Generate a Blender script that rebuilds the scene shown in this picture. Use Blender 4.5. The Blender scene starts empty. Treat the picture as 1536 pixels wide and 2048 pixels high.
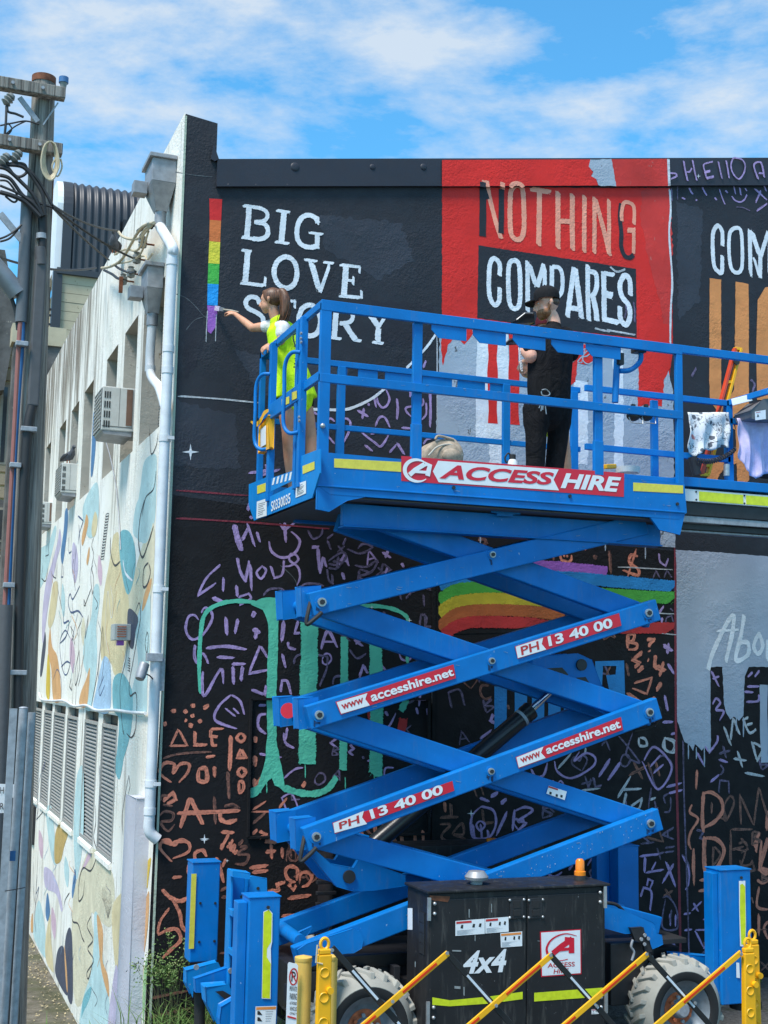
import bpy, math, random
from mathutils import Vector, Matrix
from mathutils.geometry import tessellate_polygon
R_ = math.radians
random.seed(7)
SC = bpy.context.scene
COL = SC.collection
# ---------------------------------------------------------------- camera
CH = 2.92                       # camera height above the lot
FPX, YAW, PITCH, ROLL = 2575.0, R_(20.7), R_(7.57), R_(1.01)
_fw = Vector((math.sin(YAW)*math.cos(PITCH), math.cos(YAW)*math.cos(PITCH), math.sin(PITCH)))
_r0 = Vector((math.cos(YAW), -math.sin(YAW), 0)); _u0 = _r0.cross(_fw)
_ri = _r0*math.cos(ROLL)+_u0*math.sin(ROLL); _up = -_r0*math.sin(ROLL)+_u0*math.cos(ROLL)
cam = bpy.data.cameras.new('camera'); camo = bpy.data.objects.new('camera', cam); COL.objects.link(camo)
cam.sensor_fit = 'VERTICAL'; cam.sensor_height = 36; cam.lens = 36*FPX/2048
cam.clip_start = .05; cam.clip_end = 3000
m3 = Matrix((_ri, _up, -_fw)).transposed()
camo.matrix_world = Matrix.Translation((0, 0, CH)) @ m3.to_4x4()
SC.camera = camo
SC.render.resolution_x, SC.render.resolution_y = 768, 1024
# ---------------------------------------------------------------- light
SUN_EL, SUN_AZ = R_(60), R_(-121)      # azimuth from +Y towards +X: sun stands behind the camera, to the left
w = bpy.data.worlds.new('World'); SC.world = w; w.use_nodes = True
nt = w.node_tree; nt.nodes.clear()
def wn(t, **k):
    n = nt.nodes.new(t)
    for a, b in k.items(): setattr(n, a, b)
    return n
out = wn('ShaderNodeOutputWorld'); bg = wn('ShaderNodeBackground'); sky = wn('ShaderNodeTexSky')
sky.sky_type = 'NISHITA'; sky.sun_disc = False; sky.sun_elevation = SUN_EL; sky.sun_rotation = SUN_AZ
sky.altitude = 50; sky.air_density = 1.0; sky.dust_density = .3; sky.ozone_density = 2.2
tint = wn('ShaderNodeMix', data_type='RGBA', blend_type='MULTIPLY'); tint.inputs[0].default_value = 1
tint.inputs[7].default_value = (.40, 1.16, 1.36, 1)
nt.links.new(sky.outputs[0], tint.inputs[6])
tc = wn('ShaderNodeTexCoord'); mp = wn('ShaderNodeMapping'); mp.inputs['Scale'].default_value = (1.0, 1.0, 2.4)
mp.inputs['Location'].default_value = (3.3, 1.2, .35); mp.inputs['Rotation'].default_value = (0, R_(12), 0)
nt.links.new(tc.outputs['Generated'], mp.inputs[0])
n1 = wn('ShaderNodeTexNoise'); n1.inputs['Scale'].default_value = 3.6; n1.inputs['Detail'].default_value = 9; n1.inputs['Roughness'].default_value = .62; n1.inputs['Distortion'].default_value = .25
n2 = wn('ShaderNodeTexNoise'); n2.inputs['Scale'].default_value = 9; n2.inputs['Detail'].default_value = 8; n2.inputs['Roughness'].default_value = .62
nt.links.new(mp.outputs[0], n1.inputs[0]); nt.links.new(mp.outputs[0], n2.inputs[0])
ad = wn('ShaderNodeMath', operation='MULTIPLY_ADD'); ad.inputs[1].default_value = .62
nt.links.new(n2.outputs[0], ad.inputs[0]); nt.links.new(n1.outputs[0], ad.inputs[2])
cr = wn('ShaderNodeValToRGB'); cr.color_ramp.elements[0].position = .725; cr.color_ramp.elements[1].position = .955
cr.color_ramp.elements[0].color = (0.04,)*3+(1,); cr.color_ramp.elements[1].color = (.84,)*3+(1,)
nt.links.new(ad.outputs[0], cr.inputs[0])
mx = wn('ShaderNodeMix', data_type='RGBA'); mx.inputs[7].default_value = (3.7, 4.1, 4.5, 1)
nt.links.new(cr.outputs[0], mx.inputs[0]); nt.links.new(tint.outputs[2], mx.inputs[6])
nt.links.new(mx.outputs[2], bg.inputs[0]); bg.inputs[1].default_value = .15
nt.links.new(bg.outputs[0], out.inputs[0])
sl = bpy.data.lights.new('sun', 'SUN'); sl.energy = 3.7; sl.angle = R_(16); sl.color = (1, .94, .86)
so = bpy.data.objects.new('sun', sl); COL.objects.link(so)
sd = Vector((math.sin(SUN_AZ)*math.cos(SUN_EL), math.cos(SUN_AZ)*math.cos(SUN_EL), math.sin(SUN_EL)))
so.rotation_euler = sd.to_track_quat('Z', 'Y').to_euler()
SC.view_settings.view_transform = 'Standard'; SC.view_settings.look = 'None'
SC.view_settings.exposure = .42; SC.view_settings.gamma = 1
SC.render.engine = 'CYCLES'
# ---------------------------------------------------------------- photograph rays onto real planes
def _ray(x, y): return _ri*((x-768)/FPX) - _up*((y-1024)/FPX) + _fw
CO = Vector((0, 0, CH))
def at(x, y, Y): d = _ray(x, y); return CO + d*(Y/d.y)
def atX(x, y, X): d = _ray(x, y); return CO + d*(X/d.x)
def atZ(x, y, z): d = _ray(x, y); return CO + d*((z-CH)/d.z)
# crop frames (origin and zoom of enlarged views the outlines were read from)
FA=(340,220,2.743); FB=(860,280,2.272); FC=(290,980,2.845); FD=(1300,1060,2.924); FE=(520,960,3.2); FF=(940,960,3.2)
FG=(520,1400,3.2); FH=(940,1400,3.2); FI=(300,1680,2.954); FJ=(780,1680,3.339); FK=(1180,1680,4.315)
FL=(480,540,3.94); FM=(820,560,4.042); FN=(1140,640,3.879)
S1=(0,100,3.835); S2=(0,500,3.835); S3=(0,1000,3.835); S4=(0,1514,3.835)
N1=(860,330,5.85); N2=(1100,330,5.85); N3=(1330,310,7.063); FP=(0,0,1); FQ=(780,890,2.56); FW5=(600,660,5.12)
def fp(F, p): return (F[0]+p[0]/F[2], F[1]+p[1]/F[2])
def onY(F, Y): return lambda p: at(*fp(F, p), Y)
def onX(F, X): return lambda p: atX(*fp(F, p), X)
# ---------------------------------------------------------------- materials
class NT:
    def __init__(s, name):
        s.m = bpy.data.materials.new(name); s.m.use_nodes = True; s.t = s.m.node_tree
        s.b = s.t.nodes['Principled BSDF']; s.o = s.t.nodes['Material Output']
        g = s.t.nodes.new('ShaderNodeNewGeometry'); s.pos = g.outputs['Position']
    def n(s, t, ins=None, **k):
        x = s.t.nodes.new(t)
        for a, b in k.items(): setattr(x, a, b)
        for a, b in (ins or {}).items(): s.set(x.inputs[a], b)
        return x
    def set(s, sock, v):
        if isinstance(v, bpy.types.NodeSocket): s.t.links.new(v, sock)
        else: sock.default_value = v
    def noise(s, scale, detail=4, rough=.5, vec=None, sc=None, dist=0):
        v = vec or s.pos
        if sc: v = s.n('ShaderNodeMapping', {0: v, 'Scale': sc}).outputs[0]
        return s.n('ShaderNodeTexNoise', {'Vector': v, 'Scale': scale, 'Detail': detail, 'Roughness': rough, 'Distortion': dist}).outputs[0]
    def ramp(s, v, a, b, ca=0., cb=1.):
        return s.n('ShaderNodeMapRange', {0: v, 1: a, 2: b, 3: ca, 4: cb}).outputs[0]
    def mix(s, f, a, b, mode='MIX'):
        def c(v): return v if isinstance(v, bpy.types.NodeSocket) else tuple(v)+((1,) if len(v) == 3 else ())
        x = s.n('ShaderNodeMix', data_type='RGBA', blend_type=mode); s.set(x.inputs[0], f); s.set(x.inputs[6], c(a)); s.set(x.inputs[7], c(b)); return x.outputs[2]
    def bump(s, h, st=.5, d=.01, nrm=None):
        x = s.n('ShaderNodeBump', {'Height': h, 'Strength': st, 'Distance': d})
        if nrm: s.set(x.inputs['Normal'], nrm)
        return x.outputs[0]
    def math(s, op, a, b=0.):
        return s.n('ShaderNodeMath', {0: a, 1: b}, operation=op).outputs[0]
    def fin(s, col, rough=.6, metal=0, nrm=None, **k):
        if not isinstance(col, bpy.types.NodeSocket) and len(col) == 3: col = tuple(col)+(1,)
        s.set(s.b.inputs['Base Color'], col); s.set(s.b.inputs['Roughness'], rough); s.set(s.b.inputs['Metallic'], metal)
        if nrm: s.set(s.b.inputs['Normal'], nrm)
        for a, b in k.items(): s.set(s.b.inputs[a.replace('_', ' ')], b)
        return s.m
def hexc(h):
    v = [int(h[i:i+2], 16)/255 for i in (0, 2, 4)]
    return tuple(c/12.92 if c <= .04045 else ((c+.055)/1.055)**2.4 for c in v)
def scl(c, k): return tuple(x*k for x in c)
def wall_nrm(N, st=.75):
    st *= .72
    a = N.noise(34, 5, .62); b = N.noise(11, 3, .5)
    v = N.n('ShaderNodeTexVoronoi', {'Vector': N.pos, 'Scale': 52.}, feature='SMOOTH_F1').outputs[0]
    h = N.math('ADD', N.math('ADD', N.math('MULTIPLY', a, .9), N.math('MULTIPLY', v, -.35)), N.math('MULTIPLY', b, .8))
    big = N.ramp(N.noise(1.6, 4), .38, .64, .12, 1.)
    return N.bump(N.math('MULTIPLY', h, big), st, .016)
def m_wall(name, col, rough=.62, var=.18, chips=None, st=.75):
    N = NT(name)
    c = N.mix(N.ramp(N.noise(1.7, 6, .6), .3, .7), scl(col, 1-var), scl(col, 1+var))
    c = N.mix(N.ramp(N.noise(26, 6, .7), .62, .74, 0, .35), c, scl(col, 1.7) if sum(col) < .6 else scl(col, .6))
    if chips:
        c = N.mix(N.ramp(N.noise(9, 8, .72, sc=(1, 1, .55)), .635, .66), c, chips)
    return N.fin(c, N.ramp(N.noise(8, 3), .3, .7, rough-.08, rough+.1), nrm=wall_nrm(N, st), Specular_IOR_Level=.35)
def m_brush(name, col, under=(.022, .022, .026), lo=.30, hi=.50, st=.75, var=.12):
    """brushed paint: streaks along the stroke (uv u = metres, v = across), the wall shows between them"""
    N = NT(name)
    uv = N.n('ShaderNodeUVMap').outputs[0]
    s1 = N.noise(1., 5, .6, vec=uv, sc=(3.2, 11, 1)); s2 = N.noise(30, 5, .7)
    f = N.ramp(N.math('ADD', N.math('MULTIPLY', s1, .72), N.math('MULTIPLY', s2, .28)), lo, hi)
    cc = N.mix(N.ramp(N.noise(5, 4), .3, .7), scl(col, 1-var), scl(col, 1+var))
    e = N.n('ShaderNodeAttribute', attribute_name='edge').outputs['Fac']      # 0 on the stroke's spine, 1 on its rim
    al = N.ramp(N.math('SUBTRACT', N.noise(55, 4, .7), N.math('MULTIPLY', N.ramp(e, .62, 1., 0, 1), .52)), .06, .10)
    return N.fin(N.mix(f, under, cc), .6, nrm=wall_nrm(N, st), Alpha=al, Specular_IOR_Level=.35)
def m_paint(name, col, rough=.38, dirt=.25, spec=.5, chipc=None, bump=.05):
    """enamel on steel with faint mottling, dust and small chips"""
    N = NT(name)
    c = N.mix(N.ramp(N.noise(3, 5, .6), .3, .7), scl(col, .86), scl(col, 1.12))
    c = N.mix(N.ramp(N.noise(1., 6, .7, sc=(16, 16, 2.5)), .56, .80, 0, dirt), c, (.20, .19, .17))
    c = N.mix(N.ramp(N.noise(42, 4, .7, sc=(1, 1, .5)), .69, .72, 0, .7), c, chipc or (.42, .5, .58))
    return N.fin(c, N.ramp(N.noise(9, 5), .3, .7, rough-.08, rough+.16), nrm=N.bump(N.noise(60, 3), bump, .004), Specular_IOR_Level=spec)
def m_plain(name, col, rough=.55, metal=0, var=.1, sc=12, bump=.08, **k):
    N = NT(name)
    c = N.mix(N.ramp(N.noise(sc, 5, .6), .3, .7), scl(col, 1-var), scl(col, 1+var))
    return N.fin(c, rough, metal, nrm=N.bump(N.noise(sc*5, 3), bump, .004), **k)
M = {}
BLUE = (.0006, .166, .51)
M['blue'] = m_paint('blue_enamel', BLUE, .42, .24, .3)
M['blue_pale_dusty'] = m_paint('pale_dusty_blue_enamel', (.003, .21, .56), .45, .35, .3)  # lighter blue: sunlit tone of the left end put into the colour, plus dust
M['charcoal'] = m_wall('charcoal_wall_paint', (.020, .022, .030))
M['flash'] = m_wall('charcoal_flashing_paint', (.028, .031, .044), .5, .1, st=.12)
M['black'] = m_wall('black_wall_paint', (.0055, .005, .007), .75, .25)
M['red'] = m_wall('red_wall_paint', (.68, .022, .016), .6, .12)
M['redworn'] = m_wall('worn_red_wall_paint', (.57, .036, .03), .65, .2, chips=(.50, .14, .12))
M['grey'] = m_wall('pale_grey_wall_paint', (.36, .42, .50), .65, .08, chips=(.10, .11, .12), st=1.0)
M['grey2'] = m_wall('blue_grey_wall_paint', (.37, .425, .52), .65, .08, st=.9)
M['white'] = m_brush('white_brushed_paint', (.72, .75, .80), (.30, .32, .36), .10, .30)
M['whitedry'] = m_brush('dry_white_paint', (.68, .71, .76), (.07, .08, .10), .34, .5)
M['peach'] = m_brush('peach_brushed_paint', (.86, .34, .23), (.30, .16, .15), .28, .46)
M['orange'] = m_brush('ochre_orange_paint', (.68, .26, .085), (.25, .11, .06), .22, .36)
M['mint'] = m_brush('mint_green_paint', (.10, .52, .36), (.03, .10, .08), .24, .40)
M['lilac'] = m_brush('lilac_marker_paint', (.44, .31, .60), (.035, .03, .045), .36, .52)
M['lilac2'] = m_brush('thin_lilac_paint', (.30, .23, .42), (.015, .015, .018), .44, .62)
M['coral'] = m_brush('coral_marker_paint', (.74, .25, .16), (.05, .03, .03), .36, .52)
M['coral2'] = m_brush('thin_coral_paint', (.48, .20, .14), (.015, .015, .018), .44, .62)
M['chalk'] = m_brush('white_chalk_paint', (.60, .62, .66), (.04, .04, .05), .36, .55)
M['redline'] = m_brush('thin_red_line_paint', (.26, .03, .05), (.03, .02, .025), .35, .55)
for k, c in dict(pred=(.62, .02, .02), porange=(.62, .16, .04), pyellow=(.72, .62, .05), pgreen=(.06, .42, .06), pblue=(.01, .30, .75), ppurple=(.34, .12, .50), mblue=(.02, .22, .55), dred=(.45, .03, .03), dorange=(.42, .11, .03), dyellow=(.52, .42, .03), dgreen=(.07, .36, .05)).items():
    M[k] = m_brush(k+'_paint', c, scl(c, .45), .18, .36)
M['sticker_red'] = m_plain('red_vinyl', (.62, .012, .035), .35, var=.05)
M['sticker_white'] = m_plain('white_vinyl', (.76, .78, .80), .35, var=.04)
M['sticker_grey'] = m_plain('grey_print', (.30, .30, .32), .5)
M['ink'] = m_plain('black_print', (.02, .02, .02), .5)
M['inkred'] = m_plain('red_print', (.50, .03, .03), .5)
M['inkorange'] = m_plain('orange_print', (.75, .25, .05), .5)
M['reflect'] = m_plain('yellow_reflective_tape', (.72, .62, .07), .32, var=.1, sc=25)
M['lime'] = m_plain('lime_reflective_tape', (.62, .70, .02), .35, var=.14, sc=20)
M['steel'] = m_plain('zinc_steel', (.45, .46, .47), .42, .7, .2, 20)
M['galv'] = m_plain('galvanised_steel', (.33, .35, .38), .55, .25, .22, 30)
M['darksteel'] = m_plain('dark_steel', (.03, .03, .034), .45, .3, .2)
M['rubber'] = m_plain('black_rubber', (.015, .015, .016), .7)
M['cabinet'] = m_paint('black_cabinet_enamel', (.014, .014, .016), .48, .42, .4, (.25, .25, .25))
M['rust'] = m_plain('rusted_steel', (.16, .055, .025), .85, 0, .5, 18, .3)
M['yellow'] = m_plain('yellow_plastic', (.86, .42, .008), .42, 0, .08, 8)
M['bollard'] = m_paint('old_yellow_paint', (.72, .46, .10), .55, .35, .4, (.45, .33, .15))
M['barblack'] = m_plain('black_plastic_bar', (.014, .014, .015), .45)
M['pvc'] = m_plain('white_pvc', (.66, .68, .71), .48, var=.12, sc=6)
M['zinc'] = m_plain('grey_sheet_metal', (.30, .31, .33), .5, .35, .2, 14)
M['tyre'] = m_plain('dusty_white_tyre', (.34, .33, .29), .88, 0, .14, 5, .3)
M['rim'] = m_plain('grey_wheel_rim', (.20, .23, .26), .5, .2, .25, 15)
M['rimo'] = m_plain('orange_worn_paint', (.50, .12, .04), .6, 0, .4, 25)
M['chrome'] = m_plain('chromed_rod', (.7, .72, .74), .15, 1., .05)
M['cylblack'] = m_plain('black_cylinder_paint', (.014, .014, .015), .3)
M['amber'] = m_plain('amber_lens', (.80, .22, .01), .25)
M['cable'] = m_plain('black_cable', (.018, .018, .020), .55)
M['beigecable'] = m_plain('beige_cable', (.52, .44, .30), .6)
# ---------------------------------------------------------------- mesh helpers
ORG = {}
def root_org(o):
    while o is not None:
        if o.name in ORG: return ORG[o.name]
        o = o.parent
    return Vector()
def tag(o, label=None, cat=None, group=None, kind=None):
    if label: o['label'] = label
    if cat: o['category'] = cat
    if group: o['group'] = group
    if kind: o['kind'] = kind
    return o
def thing(name, label, cat, loc, group=None):
    o = bpy.data.objects.new(name, None); COL.objects.link(o); o.location = loc; o.empty_display_size = .1
    ORG[o.name] = Vector(loc); return tag(o, label, cat, group)
class MB:
    def __init__(s): s.v = []; s.f = []; s.uv = []; s.hasuv = False; s.edge = {}
    def add(s, vs, fs, uvs=None):
        b = len(s.v); s.v += [Vector(v) for v in vs]; s.f += [tuple(i+b for i in f) for f in fs]
        if uvs: s.hasuv = True; s.uv += uvs
        else: s.uv += [(0, 0)]*len(vs)
        return s
    def hull8(s, c): return s.add(c, [(0,3,2,1),(4,5,6,7),(0,1,5,4),(1,2,6,5),(2,3,7,6),(3,0,4,7)])
    def box(s, x0, x1, y0, y1, z0, z1):
        return s.hull8([(x0,y0,z0),(x1,y0,z0),(x1,y1,z0),(x0,y1,z0),(x0,y0,z1),(x1,y0,z1),(x1,y1,z1),(x0,y1,z1)])
    def prism(s, pts, vec, caps=True):
        n = len(pts); vec = Vector(vec); P = [Vector(p) for p in pts]
        fs = [(i, (i+1) % n, (i+1) % n+n, i+n) for i in range(n)]
        if caps:
            tr = tessellate_polygon([P]); fs += [tuple(t) for t in tr] + [tuple(i+n for i in t[::-1]) for t in tr]
        return s.add(P+[p+vec for p in P], fs)
    def poly(s, pts):
        P = [Vector(p) for p in pts]; return s.add(P, [tuple(t) for t in tessellate_polygon([P])])
    def tube(s, pts, r, n=8, caps=True, closed=False):
        P = [Vector(p) for p in pts]; m = len(P); vs = []; fs = []; up = None
        for i, p in enumerate(P):
            a = P[(i-1) % m] if (closed or i > 0) else p; b = P[(i+1) % m] if (closed or i < m-1) else p
            t = (b-a); t = t.normalized() if t.length > 1e-9 else Vector((0,0,1))
            if up is None: up = t.orthogonal().normalized()
            up = (up-t*up.dot(t)); up = up.normalized() if up.length > 1e-6 else t.orthogonal().normalized()
            q = t.cross(up); rr = r[i] if isinstance(r, (list, tuple)) else r
            vs += [p+(up*math.cos(2*math.pi*k/n)+q*math.sin(2*math.pi*k/n))*rr for k in range(n)]
        for i in range(m if closed else m-1):
            for k in range(n):
                a = i*n+k; b = i*n+(k+1) % n; c = ((i+1) % m)*n+(k+1) % n; d = ((i+1) % m)*n+k; fs.append((a, b, c, d))
        if caps and not closed: fs += [tuple(range(n-1, -1, -1)), tuple(range((m-1)*n, m*n))]
        return s.add(vs, fs)
    def beam(s, p, q, wid, hei, up=(0,0,1)):
        p, q = Vector(p), Vector(q); t = (q-p).normalized(); up = Vector(up); sd_ = t.cross(up)
        sd_ = sd_.normalized() if sd_.length > 1e-6 else t.orthogonal().normalized(); u = sd_.cross(t).normalized()
        a = sd_*wid/2; b = u*hei/2
        return s.hull8([p-a-b, p+a-b, p+a+b, p-a+b, q-a-b, q+a-b, q+a+b, q-a+b])
    def lathe(s, prof, org, axis=(0,0,1), n=24, a0=0, a1=2*math.pi):
        org = Vector(org); ax = Vector(axis).normalized(); u = ax.orthogonal().normalized(); v = ax.cross(u); vs = []; fs = []; m = len(prof)
        for k in range(n):
            c = u*math.cos(2*math.pi*k/n)+v*math.sin(2*math.pi*k/n)
            vs += [org+ax*h+c*r for r, h in prof]
        for k in range(n):
            k2 = (k+1) % n
            for i in range(m-1): fs.append((k*m+i, k2*m+i, k2*m+i+1, k*m+i+1))
        return s.add(vs, fs)
    def disc(s, c, axis, r, h, n=16): return s.lathe([(0,0),(r,0),(r,h),(0,h)], c, axis, n)
    def ball(s, c, r, n=12, rot=None):
        c = Vector(c); r = (r,)*3 if isinstance(r, (int, float)) else r; vs = []; fs = []
        for i in range(n+1):
            th = math.pi*i/n
            for k in range(2*n):
                ph = math.pi*k/n; v = Vector((r[0]*math.sin(th)*math.cos(ph), r[1]*math.sin(th)*math.sin(ph), r[2]*math.cos(th)))
                vs.append(c+(rot @ v if rot else v))
        for i in range(n):
            for k in range(2*n):
                k2 = (k+1) % (2*n); fs.append((i*2*n+k, (i+1)*2*n+k, (i+1)*2*n+k2, i*2*n+k2))
        return s.add(vs, fs)
    def ribbon(s, P, half, nrm, widths=None, drift=.00003):
        """painted stroke of constant width lying on a plane whose outward normal is nrm"""
        vs = []; uv = []; L = 0; m = len(P); nrm = Vector(nrm)
        sd0 = random.random()*50
        for i, p in enumerate(P):
            a = P[max(i-1, 0)]; b = P[min(i+1, m-1)]; t = (b-a); t = t.normalized() if t.length > 1e-9 else Vector((0,0,1))
            sde = nrm.cross(t).normalized(); h = half*(widths[i] if widths else 1)
            if i: L += (p-P[i-1]).length
            for j, k in enumerate((-1, 0, 1)): vs.append(p+sde*h*k+nrm*drift*i); uv.append((sd0+L, j*.5+sd0)); s.edge[len(s.v)+len(vs)-1] = 1. if (k or i == 0 or i == m-1) else 0.
        fs = [f for i in range(m-1) for f in ((3*i, 3*i+1, 3*i+4, 3*i+3), (3*i+1, 3*i+2, 3*i+5, 3*i+4))]
        return s.add(vs, fs, uv)
    def build(s, name, mat, parent=None, smooth=False, bevel=0, **tags):
        me = bpy.data.meshes.new(name); off = root_org(parent)
        me.from_pydata([tuple(v-off) for v in s.v], [], s.f); me.update()
        if s.hasuv:
            ul = me.uv_layers.new(name='UVMap'); d = ul.data
            for lp in me.loops: d[lp.index].uv = s.uv[lp.vertex_index]
        if s.edge:
            at_ = me.attributes.new('edge', 'FLOAT', 'POINT')
            for i_, e_ in s.edge.items(): at_.data[i_].value = e_
        if smooth:
            me.polygons.foreach_set('use_smooth', [True]*len(me.polygons))
            try: me.set_sharp_from_angle(angle=R_(42))
            except Exception: pass
        me.materials.append(M[mat] if isinstance(mat, str) else mat)
        o = bpy.data.objects.new(name, me); COL.objects.link(o)
        if parent: o.parent = parent
        if bevel:
            b = o.modifiers.new('bevel', 'BEVEL'); b.width = bevel; b.segments = 2; b.limit_method = 'ANGLE'; b.angle_limit = R_(40)
        tag(o, **tags); return o
def cr(P, n=6, closed=False):
    """Catmull-Rom curve through 3D points"""
    P = [Vector(p) for p in P]; m = len(P)
    if m < 3: 
        return [P[0].lerp(P[1], i/6) for i in range(7)] if m == 2 else P
    out = []
    for i in range(m if closed else m-1):
        g = (lambda k: P[k % m]) if closed else (lambda k: P[min(max(k, 0), m-1)])
        a, b, c, d = g(i-1), g(i), g(i+1), g(i+2)
        for k in range(n):
            t = k/n; out.append(.5*((2*b)+(c-a)*t+(2*a-5*b+4*c-d)*t*t+(3*b-a-3*c+d)*t**3))
    if not closed: out.append(P[-1])
    return out
NY = Vector((0,-1,0)); NX = Vector((-1,0,0))
WY = 11.4; WX = 2.25
LIFT = .0013
NFILL = [0]
def paint(name, mat, F, strokes, w, parent, layer=2, Y=WY, X=None, taper=0, smooth=True, wob=.10, **t):
    """each stroke: list of crop points (closed if the last item is 'c'); w is the stroke width in crop pixels"""
    nrm = NX if X is not None else NY; mb = MB()
    for k, s in enumerate(strokes):
        ww = w
        if s and isinstance(s[0], (int, float)): ww = s[0]; s = s[1:]
        closed = s[-1] == 'c'
        if closed: s = s[:-1]
        a = fp(F, s[0])
        g = (onX(F, X) if X is not None else onY(F, Y))
        P = [g(p) for p in s]
        p0 = g(s[0]); p1 = g((s[0][0]+10, s[0][1])) if X is None else g((s[0][0], s[0][1]+10)); pm = (p1-p0).length/10
        if closed and len(P) <= 3: P = P+[P[0]]; closed = False; s = s+[s[0]]
        segs = [P]
        if not closed and 2 < len(P) <= 4 and smooth:      # split at sharp corners so that they stay sharp
            segs = []; cur = [P[0]]
            for i in range(1, len(P)-1):
                cur.append(P[i]); a_, b_ = P[i]-P[i-1], P[i+1]-P[i]
                if a_.length > 0 and b_.length > 0 and a_.angle(b_) > R_(84): segs.append(cur); cur = [P[i]]
            cur.append(P[-1]); segs.append(cur)
        for sgi, P in enumerate(segs):
          C = cr(P, 7, closed) if smooth and len(P) > 2 else (cr(P) if len(P) == 2 else P)
          if closed: C = C+[C[0], C[1]]
          m = len(C)
          if len(segs) > 1:
            if sgi > 0: C[0] = C[0]-(C[1]-C[0]).normalized()*ww*pm*.42
            if sgi < len(segs)-1: C[-1] = C[-1]+(C[-1]-C[-2]).normalized()*ww*pm*.42
          paint_seg(mb, C, m, k, wob, taper if len(segs) == 1 else 0, ww*pm/2, nrm, layer+.05*sgi)
    return mb.build(name, mat, parent, **t)
def paint_seg(mb, C, m, k, wob, taper, half, nrm, layer):
        if True:
          wd = [1+wob*math.sin(i*.9+k)+random.uniform(-wob, wob)*.6 for i in range(m)]
          if taper:
            for i in range(m):
                e = min(i, m-1-i)/max(1, (m-1)*taper)
                if e < 1: wd[i] *= .5+.5*e
          C = [c+nrm*(LIFT*layer+.0003*(k % 5)) for c in C]
          mb.ribbon(C, half, nrm, wd)
def fill(name, mat, F, pts, parent, layer=1, Y=WY, X=None, curve=False, rag=0, **t):
    nrm = NX if X is not None else NY
    g = (onX(F, X) if X is not None else onY(F, Y)); P = [g(p) for p in pts]
    if curve: P = cr(P, 6, True)
    elif rag:
        Q = []
        for i, p in enumerate(P):
            q = P[(i+1) % len(P)]; n = max(1, int((q-p).length/.035))
            for k in range(n):
                z = p.lerp(q, k/n); z = z+Vector((random.uniform(-rag, rag) if X is None else 0, 0 if X is None else random.uniform(-rag, rag), random.uniform(-rag, rag))); Q.append(z)
        P = Q
    NFILL[0] += 1; mb = MB(); P = [p+nrm*(LIFT*layer+.00004*(NFILL[0] % 25)) for p in P]; tr = tessellate_polygon([P])
    mb.add(P, [tuple(q) for q in tr], [((p.x+p.y)*1., p.z) for p in P])
    return mb.build(name, mat, parent, **t)
def text(body, mat, quad, parent, name='lettering', bold=0., shear=0., off=.003, depth=0, nrm=NY, **t):
    """flat lettering mapped on the quad of world points tl, tr, br, bl"""
    cu = bpy.data.curves.new('c', 'FONT'); cu.body = body; cu.offset = bold; cu.shear = shear; cu.resolution_u = 4
    o = bpy.data.objects.new('c', cu); COL.objects.link(o); bpy.context.view_layer.update()
    me = bpy.data.meshes.new_from_object(o); bpy.data.objects.remove(o)
    xs = [v.co.x for v in me.vertices]; ys = [v.co.y for v in me.vertices]
    x0, x1, y0, y1 = min(xs), max(xs), min(ys), max(ys); tl, tr, br, bl = [Vector(q) for q in quad]
    mb = MB(); vs = []
    for v in me.vertices:
        a = (v.co.x-x0)/(x1-x0); b = (v.co.y-y0)/(y1-y0)
        vs.append(bl.lerp(br, a).lerp(tl.lerp(tr, a), b)+Vector(nrm)*off)
    mb.add(vs, [tuple(p.vertices) for p in me.polygons]); bpy.data.meshes.remove(me)
    return mb.build(name, mat, parent, **t)
def quadpts(F, pts, Y=None, X=None):
    g = onX(F, X) if X is not None else onY(F, Y); return [g(p) for p in pts]
# ================================================================ GROUND
def gz(x):   # lot level falls away towards the corner
    return 0 if x > 6.4 else (x-6.4)*.085
N = NT('gravel_ground'); a = N.noise(28, 6, .7); b = N.noise(3, 5, .6)
c = N.mix(N.ramp(a, .35, .68), (.045, .043, .040), (.16, .155, .145)); c = N.mix(N.ramp(b, .52, .66), c, (.05, .055, .032))
M['gravel'] = N.fin(c, .9, nrm=N.bump(a, .9, .03))
N = NT('mossy_concrete'); a = N.noise(7, 9, .75, sc=(1, 1, 1)); b = N.noise(45, 5, .7); d = N.noise(1.3, 4, .6)
c = N.mix(N.ramp(a, .38, .62), (.085, .075, .052), (.21, .185, .145)); c = N.mix(N.ramp(d, .48, .62, 0, .75), c, (.07, .075, .03)); c = N.mix(N.ramp(b, .62, .72), c, (.30, .26, .18))
M['lane'] = N.fin(c, .92, nrm=N.bump(N.math('ADD', a, b), .8, .025))
mb = MB()
xs = [WX+.02, 3.2, 4.2, 5.2, 6.4, 12, 40, 400]; ys = [-60, 0, 6, 8, 9, 10, 11.5]
vs = [(x, y, gz(x)) for y in ys for x in xs]; n = len(xs)
mb.add(vs, [(j*n+i, j*n+i+1, (j+1)*n+i+1, (j+1)*n+i) for j in range(len(ys)-1) for i in range(n-1)])
mb.build('lot_ground', 'gravel', kind='structure')
LZ = -1.0
mb = MB(); mb.box(-400, WX-.0, -60, 400, LZ-.5, LZ); mb.build('lane_ground', 'lane', kind='structure')
mb = MB(); mb.box(WX+.003, WX+.02, -60, WY-.02, LZ, gz(WX)); mb.build('lot_edge_wall', 'lane', kind='structure')
mb = MB(); mb.box(-60, 400, WY+.6, 400, LZ-.6, LZ-.05); mb.build('far_ground', 'gravel', kind='structure')
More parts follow.
